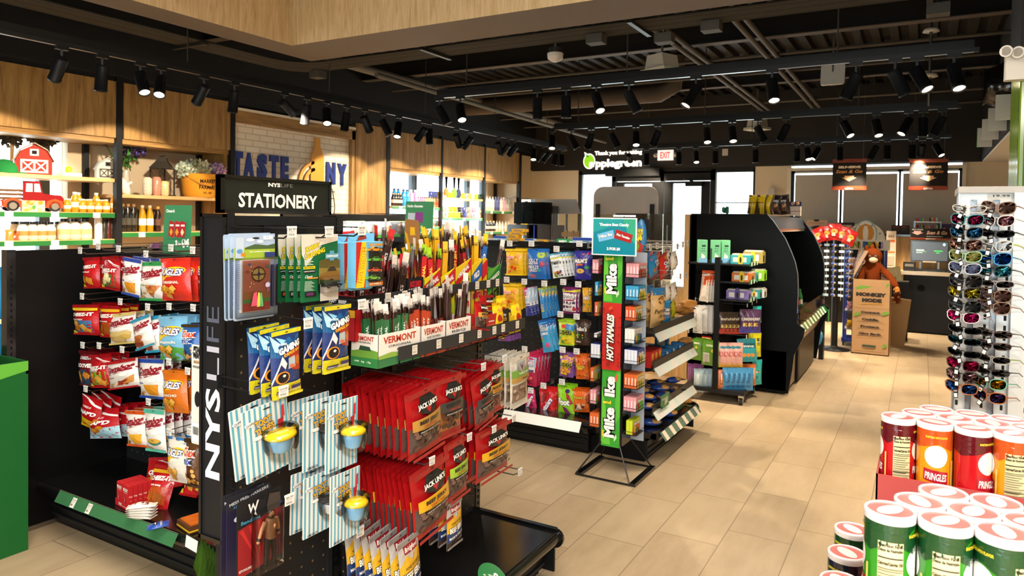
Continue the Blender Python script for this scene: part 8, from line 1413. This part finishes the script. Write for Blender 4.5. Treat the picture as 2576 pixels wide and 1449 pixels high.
m = MB(); m.ball((0,0,.032),.032,14,'9ac81e','gloss'); m.box(-.07,.07,-.09,.09,-.035,0,'efe8dc','paper'); tag(m.obj('lime_ornament',loc=(-7.15,at_px(172),Zs[0] + .036)),'lime green ball on a white block beside the red barn','ornament')
VS = thing('flower_vase','purple lilac stems in a vase behind the black shelf post','flowers',(-7.30,at_px(316,-7.30),Zs[3])); foliage(420,0,['3a2a6a','4a3a8a','2c2050','5a4a9a'],.035,.15,5).obj('blossom',VS,loc=(0,.08,.52)); foliage(150,0,['3a2a6a','4a3a8a'],.03,.08,6).obj('blossom',VS,loc=(0,-.24,.58)); foliage(90,0,['2a5a24','3a7a2c','4a8a34'],.06,.13,7).obj('leaves',VS,loc=(0,-.04,.38)); m = MB(); m.tube([(0,0,.2),(0,.06,.5)],.006,5,'3a6a2c'); m.tube([(0,0,.2),(0,-.22,.52)],.005,5,'3a6a2c'); m.lathe([(.04,0),(.05,.1),(.03,.26)],12,'c8c0b0','gloss'); m.obj('vase',VS)
LN = thing('lantern','dark metal lantern with glass sides on the timber shelf','lantern',(-7.25,at_px(408,-7.25),Zs[3])); m = MB()
for a in (-.085,.085):
    for b in (-.085,.085): m.box(a - .006,a + .006,b - .006,b + .006,0,.30,'2e2a26','blackmetal')
m.box(-.1,.1,-.1,.1,0,.015,'2e2a26','blackmetal'); m.lathe([(.16,.30),(.15,.31),(.08,.38),(.06,.42),(.02,.425)],4,'35302a','blackmetal',smooth=False); m.tube([(-.05,0,.44),(.05,0,.44)],.006,6,'2e2a26'); m.tube([(0,0,.42),(0,0,.45)],.008,6,'2e2a26')
for s_ in (-1,1): m.tube([(s_*.085,-.085,.02),(s_*.085,.085,.29)],.002,4,'2e2a26'); m.tube([(s_*.085,.085,.02),(s_*.085,-.085,.29)],.002,4,'2e2a26')
m.obj('metal_frame',LN)
for k,(px,c,h,l) in enumerate(((371,'d8c8b0',.19,'cream patterned glass jar, left of three'),(394,'c88a72',.20,'copper beaded glass jar, middle of three'),(414,'e0c890',.16,'cream candle jar, right of three'))):
    m = MB(); m.lathe([(.035,0),(.045,.02),(.045,h - .02),(.03,h)],14,c,'gloss'); m.art([('e',.1 + .1*(q % 9),.1 + .2*(q // 9),.015,.03,'b09a80') for q in range(36)],lambda x,y,l: V((cos(x/.045)*.0455,sin(x/.045)*.0455,y)),'gloss',.28,h - .02); tag(m.obj('glass_jar',loc=(-7.1,at_px(px,-7.1),Zs[3])),l,'jar')
m = MB(); m.ball((0,0,.09),.1,12,'f0e8dc','gloss',(.35,.55,1.05)); m.box(-.02,.02,.03,.09,.09,.11,'f0e8dc','gloss'); tag(m.obj('ceramic_fish',loc=(-7.1,at_px(322,-7.1),Zs[3]),rot=(R(28),0,0)),'white glazed whale shaped dish leaning beside the shelf post','ornament')
FB = thing('flower_basket','orange yellow MARKET FARMERS tub full of hydrangeas','flowers',(-7.16,at_px(503,-7.16),Zs[3]),R(80)); m = MB(); m.lathe([(.16,0),(.18,.03),(.205,.20),(.21,.21)],24,'d8922a','matte')
m.art(Tx('MARKET',.5,.72,.16,'2a1c10',.9,b=.03) + Tx('FARMERS',.5,.45,.16,'2a1c10',1.0,b=.03) + Tx('NO. 1583',.5,.2,.10,'2a1c10',.5),lambda x,y,l: V((sin((x - .1)/.2)*(.172 + .19*y + .003),-cos((x - .1)/.2)*(.172 + .19*y + .003),y)),'matte',.2,.2); m.tube([(-.2,-.05,.19),(-.1,-.2,.12),(.02,-.215,.10),(.12,-.18,.16)],.007,6,'b0742a','matte'); m.obj('tub',FB,sc=(1,1,1.25))
for x,c,l in ((-.15,['c8d8c8','b8c8b0','dcdcc4'],1),(-.01,['e8e0b0','dcd8a8','f0ecd0'],2),(.19,['c8a0c8','b890c0','d8b8d0'],3)): foliage(420,0,c,.05,.105,l).obj('bloom',FB,loc=(x,-.02,.31 - .02*(l == 3)))
bottle('c88a1a','e8e0c8','honey_bottle',.035,.13,'f0e4c8','gloss'); bottle('ddcfb4','1c1a18','syrup_jug_small',.045,.17,'c87a3a',cr=.62); bottle('e0d2b8','1c1a18','syrup_jug_large',.06,.20,'d8a870',cr=.6); bottle('17150f','8a6a3a','oil_dark',.036,.29,'3a3428'); bottle('b8860c','c8b890','oil_yellow',.036,.28,'f0ece0','gloss'); bottle('2a160e','c89a4a','sauce_bottle',.035,.27,'5a3a2a')
rr_ = random.Random(9)
for k in range(20): y = at_px(158 + 6.6*k); tag(inst('honey_bottle','honey_bottle',(-7.08 - .08*(k % 3),y,Zs[1]),(0,0,k),(1,1,1 + .5*(k % 5 == 3))),'amber honey bottle with a pale tag right of the toy truck','bottle','honey bottles')
for k,px in enumerate((57,82,105,127)): row('syrup_jug_small',(px,),Zs[2],'small cream syrup jug with a black cap, %s from the left' % ORD[k],'jug',name='syrup_jug')
for k,px in enumerate((161,187,214)): row('syrup_jug_large',(px,),Zs[2],'large cream syrup jug, %s of three' % ('left','middle','right')[k],'jug',name='syrup_jug')
row('syrup_jug_small',(35,47,70,95,118,145,172,200),Zs[2],'cream syrup jug in the back row','jug',-7.28,name='syrup_jug')
for i,(px,c,h,l) in enumerate(((18,'c87a3a',.10,'orange jar'),(30,'d84a2a',.06,'red and yellow tins'),(243,'efe8e0',.24,'tall white candle'),(258,'2a241e',.22,'dark jar left'),(268,'4a2018',.23,'maroon jar'),(277,'2c2420',.21,'dark jar right'),(286,'3a3a30',.20,'olive jar'))):
    m = MB(); m.lathe([(.035,0),(.035,h*.9),(.02,h)],14,c,'gloss'); tag(m.obj('storage_jar',loc=(-7.12,at_px(px),Zs[2])),l + ' on the shelf of syrup jugs','jar')
for k,(px,kd) in enumerate(zip((309,322,336,358,377,397),('oil_dark','oil_dark','oil_dark','oil_yellow','oil_yellow','sauce_bottle'))): row(kd,(px,),Zs[4],'%s bottle with a cork, %s on the oil shelf' % ({'oil_dark': 'black','oil_yellow': 'golden oil','sauce_bottle': 'brown sauce'}[kd],ORD[k]),name='oil_bottle')
row('sauce_bottle',(316,330,345,366,388),Zs[4],'bottle in the back row of the oil shelf',X=-7.28,name='oil_bottle')
# letters of the sign wall
SG = thing('wall_sign','raised blue letters reading TASTE NY with a golden bottle emblem on white brick','sign',(XF - .05,5.6,0))
def letter(s,px0,px1,py,nm='letter',col='1c2f7a'):
    a = QX(px0,py,XF - .05); b = QX(px1,py,XF - .05); vs,fs,w = text_geo(s,.06); h = .265; zt = QX((px0 + px1)/2,py,XF - .05).z; sy = (b.y - a.y)/w
    m = MB(); n = len(vs); fr = [(.02,(x*sy),y*h) for x,y in vs]; m.add(fr,fs,col,'plastic'); ed = {}
    for f in fs:
        for i in range(len(f)): e = (f[i],f[(i + 1) % len(f)]); ed[e] = 1
    bd = [e for e in ed if (e[1],e[0]) not in ed]; m.add(fr + [(-.008,q[1],q[2]) for q in fr],[(e[0],n + e[0],n + e[1],e[1]) for e in bd],col,'plastic'); m.obj(nm,SG,loc=(.002,(a.y + b.y)/2 - 5.6,zt - h/2))
for ch,a,b,c in (('T',586,609,384),('A',612,638,388),('S',646,670,391),('T',677,699,394),('E',706,724,397),('N',820,842,411),('Y',848,870,415)): letter(ch,a,b,c)
m = MB(); B0 = QX(797,347,XF - .05); hb = B0.z - QX(797,465,XF - .05).z; pr = [(.035,1),(.035,.86),(.05,.76),(.085,.62),(.095,.45),(.095,0)]; pts = [(x*1.25,z*hb) for x,z in pr] + [(-x*1.25,z*hb) for x,z in pr[::-1]]
m.prism(pts,.0,.02,'d8962a','plastic',axis='x'); m.obj('bottle_emblem',SG,loc=(.002,B0.y - 5.6,B0.z - hb))
for r_ in (.31,.22):
    m = MB(); ps = [(-r_*cos(R(a)),r_*sin(R(a))) for a in range(-30,86,8)]; qs = [(-(r_ - .045)*cos(R(a)),(r_ - .045)*sin(R(a))) for a in range(-30,86,8)]; m.prism(ps + qs[::-1],0,.02,'d8962a','plastic',axis='x'); m.obj('arc_emblem',SG,loc=(.002,B0.y - 5.6 - .02,B0.z - .62))
# chilled drinks cabinet below the sign and the bottle carrier on it
CX_ = -6.05; ya = 6.2; yb = onX(1018,560,CX_).y; zc_ = onX(940,536,CX_).z
DC = thing('chilled_cabinet','long low chilled drinks cabinet with a lit interior below the wall sign','refrigerator',(-6.4,ya,0)); do = (6.4,-ya,0)
m = MB(); m.box(-6.9,CX_ + .05,ya,yb,0,.8,'17181a','blackmetal'); m.box(-6.9,-6.85,ya,yb,.8,zc_,'d8dcd8','plastic'); m.prism([(-6.9,zc_),(-6.9,zc_ - .06),(CX_,zc_ - .11),(CX_,zc_ - .02)],ya,yb,'1c1a19','gloss',axis='y'); m.box(-6.9,CX_,yb,yb + .03,0,zc_,'121214','gloss'); m.obj('body',DC,loc=do)
for z in (.8,1.10,1.33): m = MB(); m.box(-6.85,CX_ - .08,ya,yb,z - .015,z,'d8dcd8','gloss'); m.box(CX_ - .08,CX_ - .07,ya,yb,z - .03,z + .01,'4aa04a','gloss'); m.obj('shelf',DC,loc=do)
m = MB(); m.box(CX_ - .12,CX_ - .09,ya,yb,zc_ - .115,zc_ - .10,'fff','tube'); m.obj('light_tube',DC,loc=do)
for px,l in ((895,'left'),(1000,'right')): m = MB(); p = onX(px,538,CX_ + .005); m.add([(0,-.17,0),(0,.17,0),(-.05,.13,.09),(-.05,-.21,.09)],[(0,1,2,3)],'a8d880','card'); tag(m.obj('price_card',loc=(p.x,p.y,zc_ - .11)),'pale green price card on the front of the drinks cabinet, %s' % l,'price card')
area_light('cabinet_light_tube',(CX_ - .2,(ya + yb)/2,zc_ - .13),.1,22,(1,.95,.88),(0,0,0),yb - ya)
bottle('e8ddd4','e8a8b8','milk_pink',.04,.20,'f0e4dc'); bottle('8a5a40','d8b898','coffee_drink',.04,.19,'c8a080'); bottle('f0e8e0','e87a6a','milk_red',.04,.20,'f4ece4'); bottle('3a201a','5a2a20','dark_drink',.04,.19,'4a2a22')
for k in range(34):
    y = ya + .5 + .095*k
    if y < yb - .05: kd = ('milk_pink','coffee_drink','milk_red','dark_drink')[min(3,k // 8)]; tag(inst(kd,'drink_bottle',(CX_ - .17,y,1.332),(0,0,0),(1,1,.95)),{'milk_pink': 'pale milk','coffee_drink': 'coffee','milk_red': 'red capped milk','dark_drink': 'dark red'}[kd] + ' bottle on the lit top shelf of the drinks cabinet','bottle',kd.replace('_',' ') + ' row')
    if y < yb - .05: tag(inst(kd,'drink_bottle',(CX_ - .17,y,1.102),(0,0,0),(1,1,.9)),'bottle on the lower shelf of the drinks cabinet','bottle','lower shelf bottles')
p = onX(815,545,-6.3); BC = thing('bottle_carrier','black wrought iron bottle carrier with a wooden handle','carrier',(-6.3,p.y,zc_ - .03)); m = MB(); s_ = .14
for a in (-s_,s_): m.tube([(0,a*.5,.37),(0,a,.30),(0,a*1.3,.1),(0,a*1.2,0)],.006,6,'1c1c1e')
for z in (.0,.1,.2,.28): m.tube([(.06*cos(R(q)),s_*1.25*sin(R(q)),z) for q in range(0,361,30)],.004,5,'1c1c1e')
m.obj('iron_frame',BC); m = MB(); m.tube([(0,-s_*.6,.38),(0,s_*.6,.38)],.014,8,'b0702c','matte'); m.obj('handle',BC)
# far bays
bottle('2a8ad0','1c3a5a','sport_blue',.045,.27,'2a8ad0'); bottle('c898a8','d8d0c8','sport_rose',.045,.27,'c898a8'); bottle('d880b8','e8e0e0','sport_pink',.045,.27,'d880b8'); bottle('1c1a1a','b89a6a','flask_black',.036,.20,'d8b0a0'); bottle('b8906a','3a2a20','tumbler_gold',.032,.17,'d85a3a'); bottle('a87090','3a2a3a','tumbler_plum',.028,.17,'d8a8b8'); bottle('c8b8a0','8a7a6a','flask_cream',.03,.27,'d8c8b4'); bottle('3a3f6a','4a4a7a','flask_navy',.03,.27,'4a4a7a')
Q = ORD
for k,(px,kd) in enumerate(zip((988,994,1000,1006,1014,1023,1033,1044),('flask_black','flask_black','flask_black','flask_black','sport_blue','sport_blue','sport_rose','sport_pink'))): row(kd,(px,),Zs[5],'%s bottle in the far left bay, %s from the left' % ({'flask_black': 'short black','sport_blue': 'tall blue','sport_rose': 'tall rose','sport_pink': 'tall pink'}[kd],Q[k]),name='sports_bottle')
row('tumbler_plum',(1052,1057,1062,1067),Zs[5],'slim plum tumbler right of the pink bottle','tumbler'); row('tumbler_gold',(1072,1078,1084,1090,1096,1102),Zs[5],'slim gold tumbler with a red heart','tumbler'); row('sport_blue',(991,1001),Zs[5],'bright blue bottle behind the black ones',X=-7.25,sc=1.05,name='sports_bottle')
def mug(col,kd):
    m = MB(); m.lathe([(.034,0),(.04,.004),(.04,.095),(.036,.095),(.034,.01)],16,col,'gloss'); m.tube([(0,.038,.02),(0,.065,.035),(0,.065,.065),(0,.038,.08)],.006,6,col,'gloss'); m.art([('r',.3,.3,.7,.7,'2c2a30')],lambda x,y,l: V((cos(x/.04 - .6)*.0406,sin(x/.04 - .6)*.0406,y)),'gloss',.03,.095,.01); KIND[kd] = (m.mesh(kd),.08,.095,.08)
MC = {'pink': 'd88a90','yellow': 'e0c02a','lemon': 'c8cf2a','navy': '3a4a90','taupe': '9a8474','lilac': '9a86a0','sage': 'a0b8a4','cream': 'ece0d0','black': '2a2226','green': '3a6a5a'}
for n_,c in MC.items(): mug(c,'mug_' + n_)
for (z,pxs,cs,wh) in ((Zs[6],(1048,1058,1068,1078,1088,1094,1102),('pink',)*5 + ('green','pink'),'lower shelf of the far left bay'),(Zs[7],(1117,1126,1135,1144,1163,1172,1179,1187,1196,1205),('cream','yellow','yellow','navy','lemon','lilac','lemon','cream','lemon','green'),'upper shelf of the far middle bay'),
                      (Zs[8],(1117,1132,1142,1152,1160,1168,1178,1188,1198,1208),('sage','yellow','lemon','lemon','black','navy','taupe','lilac','cream','cream'),'lower shelf of the far middle bay'),(Zs[8] + .097,(1117,1133,1144,1155,1166,1178,1190,1202),('sage','yellow','lemon','black','navy','taupe','lilac','cream'),'upper layer of stacked mugs, far middle bay')):
    for k,(px,c) in enumerate(zip(pxs,cs)): row('mug_' + c,(px,),z,'%s mug, %s from the left, %s' % (c,Q[k],wh),'mug')
row('mug_navy',(1082,1088,1094),Zs[5] + .172,'navy mug with a red heart stacked above the tumblers','mug'); row('mug_yellow',(1098,1103),Zs[5] + .175,'yellow mug stacked at the right of the far left bay','mug')
for k,(px,kd) in enumerate(zip(range(1225,1290,7),('flask_cream','flask_cream','flask_cream','flask_navy','flask_navy','flask_cream','sport_rose','flask_cream','flask_cream','flask_cream'))): row(kd,(px,),Zs[9],'%s flask, %s from the left in the far right bay' % ('navy' if 'navy' in kd else 'pale',Q[k]),'flask')
t = thing('handled_tumbler','large white tumbler with a handle and red heart, far right bay','tumbler',(-7.1,QX(1290,530,-7.1).y,Zs[9])); m = MB(); m.lathe([(.04,0),(.045,.10),(.065,.12),(.07,.28),(.06,.285)],16,'eee4da','gloss'); m.obj('cup',t); m = MB(); m.tube([(.02,.065,.15),(.02,.13,.16),(.02,.13,.25),(.02,.065,.26)],.012,8,'eee4da','gloss'); m.obj('handle',t)
row('flask_black',(1226,1234,1242),Zs[10],'black patterned tumbler low in the far right bay','tumbler'); row('flask_cream',(1250,1257,1264,1272,1280),Zs[10],'cream patterned tumbler low in the far right bay','tumbler',sc=.75)
for px,c,l in ((1123,'6a5a48','left'),(1143,'5a5a5c','middle'),(1154,'8a6a4a','right')):
    t = thing('hanging_keepsake','dark ribboned keepsake hanging under the timber panels, %s of three' % l,'keepsake',(-7.1,QX(px,450,-7.1).y,2.30)); m = MB(); m.add([(0,-.04,0),(0,.04,0),(0,.025,-.22),(0,-.025,-.22)],[(0,1,2,3),(3,2,1,0)],c,'matte'); m.obj('ribbon',t)
    m = MB(); m.ball((0,0,-.30),.09,10,('a06a3a','5a8a3a','2a2f4a')[('left','middle','right').index(l)],'matte',(.4,.8,1)); m.obj('figure',t)
# ================================================================== signs and services overhead
def PZ(px,py,z): return onZ(px,py,z)
# entrance sign
a = onY(1468,425,YB - .08); AG = thing('entrance_sign','lit sign reading Thank you for visiting applegreen above the entrance doors','sign',(a.x,YB - .09,a.z)); sc_ = (onY(1618,400,YB - .08).x - a.x)/1.0
F = flat((0,0,0),(sc_,0,0),(0,0,sc_),(0,-1,0))
m = MB(); m.art([('e',.10,.12,.105,.125,'fff')],F,'signface',1,1); m.art([('p',[(.01,.27),(.04,.26),(.10,.20),(.03,.20)],'fff')],F,'signface',1,1); m.obj('apple_outline',AG)
m = MB(); m.art([('e',.10,.12,.09,.105,'fff')],F,'signgreen',1,1,lay=.003); m.obj('apple',AG)
m = MB(); m.art([('p',[(.03,.25),(.08,.215),(.09,.18),(.05,.195)],'fff')],F,'signleaf',1,1,lay=.005); m.obj('leaf',AG)
m = MB(); m.art(Tx('a',.145,.085,.10,'fff',.09,b=.07) + Tx('pplegreen',.60,.085,.115,'fff',.77,b=.05),F,'signface',1,1,lay=.006); m.obj('name_letters',AG)
m = MB(); m.art(Tx('Thank you for visiting',.59,.245,.058,'fff',.79,b=.05),F,'signface',1,1,lay=.006); m.obj('greeting_letters',AG)
ES = thing('exit_sign','white sign with red EXIT letters above the entrance doors','exit sign',(onY(1673,392,12.88).x,12.885,onY(1673,403,12.88).z))
m = MB(); m.rbox(-.15,.15,0,.05,0,.19,.015,'e8dcd8','exitface'); m.obj('housing',ES); m = MB(); m.art(Tx('EXIT',.5,.5,.6,'f00',.62,b=.02),flat((-.15,-.001,0),(1,0,0),(0,0,1),(0,-1,0)),'exitred',.3,.19); m.obj('lettering',ES)
for s_ in (-1,1): m = MB(); m.ball((s_*.19,.02,.10),.045,10,'b8a8a0','plastic'); m.obj('lamp_head',ES)
for z,px,py,nm,l in ((0,1824,383,'wall_sensor','small pale box on the black header right of the exit sign'),(0,1941,483,'wall_thermostat','small white switch plate right of the entrance')):
    p = onY(px,py,YB - .07); m = MB(); m.box(-.05,.05,0,.02,-.06,.06,'b8b0a8','plastic'); tag(m.obj(nm,loc=p),l,'device')
# speakers, access point, detector, emergency lamp
def hang_rod(t,h,r=.012,col='5a5650'): m = MB(); m.tube([(0,0,0),(0,0,h)],r,6,col,'blackmetal'); m.obj('mounting_rod',t)
for px,py,z,s_,l in ((1665,170,3.12,1.0,'beige wedge shaped speaker hanging near the front'),(1905,318,3.15,.9,'smaller looking beige speaker farther along the ceiling')):
    p = PZ(px,py,z); t = thing('ceiling_speaker',l,'speaker',p,R(-25)); m = MB(); m.prism([(-.10,.12),(.10,.12),(.13,-.02),(-.13,-.02)],-.11,.11,'b8b0a0','plastic',axis='y'); m.prism([(-.17,-.06),(.17,-.06),(.16,-.02),(-.16,-.02)],-.14,.14,'cfc6b4','plastic',axis='y'); m.obj('cabinet',t); hang_rod(t,ZC - z - .1)
p = PZ(2095,187,3.2); t = thing('access_point','white square wireless access point hanging from the ceiling','access point',p); m = MB(); m.T = MX.Rotation(R(78),4,'X'); m.rbox(-.12,.12,-.12,.12,-.015,.015,.03,'c8c4bc','plastic'); m.T = MX.Identity(4); m.ball((0,-.02,.07),.006,6,'8a9aff','gloss'); m.obj('housing',t); hang_rod(t,ZC - 3.2)
p = PZ(1397,140,3.1); t = thing('smoke_detector','small white domed detector on the near conduits','smoke detector',p); m = MB(); m.lathe([(.02,-.06),(.07,-.03),(.075,.0),(.075,.02)],18,'c8c0b4','plastic'); m.lathe([(.06,.02),(.06,.07)],14,'2a2826','blackmetal'); m.obj('housing',t); hang_rod(t,ZC - 3.1)
p = onY(2558,150,4.44); t = thing('emergency_light','white twin headed emergency light at the upper right','emergency light',(p.x,4.44,p.z)); m = MB(); m.rbox(-.05,.12,0,.06,-.10,.06,.015,'cfcac0','plastic'); m.obj('housing',t)
for x,z in ((-.05,.04),(.0,.03)): m = MB(); m.tube([(x,-.04,z),(x + .02,.01,z)],[.03,.024],14,'d8d4cc','plastic'); m.tube([(x - .002,-.043,z),(x,-.04,z)],.022,12,'9a968e','gloss'); m.obj('lamp_head',t)
t = thing('wall_speaker','round black speaker on the dark bulkhead at the upper right','speaker',(.735,8.6,2.98)); m = MB(); m.T = MX.Rotation(R(-90),4,'Y'); m.lathe([(.30,0),(.30,.03),(.22,.10),(.17,.22),(.19,.25)],24,'141416','gloss'); m.obj('housing',t)
for k in range(4): m = MB(); m.box(-.16,0,0,.03,-.11,.13,'d8dcd8','gloss'); m.box(-.165,-.16,0,.03,-.11,.13,'7ac03a' if k == 3 else 'e8e8e4','gloss'); tag(m.obj('projecting_sign',loc=(.735,8.2 + .9*k,2.70)),'white box sign projecting from the dark bulkhead, %s from the camera' % ORD[k],'sign')
# conduits, pipes and junction boxes
def pipe(name,pts,r,label,cat,col='4a433b',group=None,n=8,mat='paint'):
    m = MB(); m.tube(pts,r,n,col,mat); return tag(m.obj(name),label,cat,group)
zc = 3.22
for k in range(8):
    o_ = .045*k; xx,yy = -6.30 + o_,5.92 - o_; pts = [(xx,-3.5,zc),(xx,yy - .35,zc)] + [(xx + .35 - .35*cos(R(a)),yy - .35 + .35*sin(R(a)),zc) for a in (30,60,90)] + [(3.6,yy,zc)]
    pipe('electrical_conduit',pts,.014,'dark conduit of the parallel bundle bending round below the ceiling','conduit','38332b' if k % 3 else '2e2a24','bundled conduits')
for k,(x,y) in enumerate(((-6.15,2.2),(-6.15,4.4),(-4.2,5.72),(-2.1,5.72),(0,5.72),(1.8,5.72))): m = MB(); L = .25; m.box(*((x - L,x + L,y - .02,y + .02) if y < 5 else (x - .02,x + .02,y - L,y + L)),zc - .045,zc - .02,'2c2926','blackmetal'); m.tube([(x,y,zc - .03),(x,y,ZC)],.006,5,'3a3632'); tag(m.obj('conduit_hanger'),'bracket carrying the conduit bundle, %s along its run' % ORD[k],'bracket')
for k,(px,py) in enumerate(((800,190),(1500,102),(1672,100),(1790,70),(2360,28))): p = PZ(px,py,3.15); m = MB(); m.box(-.075,.075,-.06,.06,-.03,.05,'4a463f','paint'); m.tube([(0,0,.05),(0,0,ZC - 3.15)],.008,5,'3a3632'); tag(m.obj('junction_box',loc=p),'dark junction box under the conduits, %s from the left' % ORD[k],'junction box')
pipe('sprinkler_pipe',[(-6.1,6.2,3.42),(-6.12,YB,3.42)],.055,'thick grey pipe running away along the left of the ceiling','pipe','6a655c',n=12); pipe('sprinkler_pipe',[(-5.2,6.0,3.12),(-5.25,12.6,3.05)],.03,'thinner grey pipe running away beside the thick one','pipe','5a564e')
pipe('duct_pipe',[(-6.4,9.6,3.34),(-3.2,9.6,3.34),(-3.02,9.6,3.42),(-2.98,9.6,ZC - .02)],.12,'large round duct crossing the ceiling and turning up','duct','4a3f34',n=16)
for x,l in ((-2.26,'left'),(-1.52,'right')):
    for d_ in (0,.10): pipe('ceiling_pipe',[(x + d_,6.2,3.4),(x + d_,12.6,3.36)],.026,'%s of the two pipe pairs running toward the entrance' % l,'pipe','4e473e','pipe pair ' + l)
for y,z,k in ((8.2,3.42,0),(9.3,3.45,1),(11.3,3.40,2),(12.2,3.36,3)): pipe('ceiling_pipe',[(-6.8,y,z),(.7,y,z)],.018,'thin pipe crossing the ceiling, %s from the camera' % ORD[k],'pipe','4a433b')
p = PZ(2340,150,3.2); t = thing('pendant_pole','vertical conduit pole with two white discs at the upper right','pole',(p.x,p.y,2.75)); m = MB(); m.tube([(0,0,0),(0,0,ZC - 2.75)],.014,8,'8a8274','metal'); m.obj('pole',t)
for z in (.28,.72): m = MB(); m.lathe([(.0,z),(.075,z),(.06,z + .03),(.0,z + .04)],16,'c8c0b0','plastic'); m.obj('disc',t)
for o in bpy.data.objects:
    for k in ('label','group'):
        if k in o: o[k] = ' '.join(str(o[k]).split()[:16])
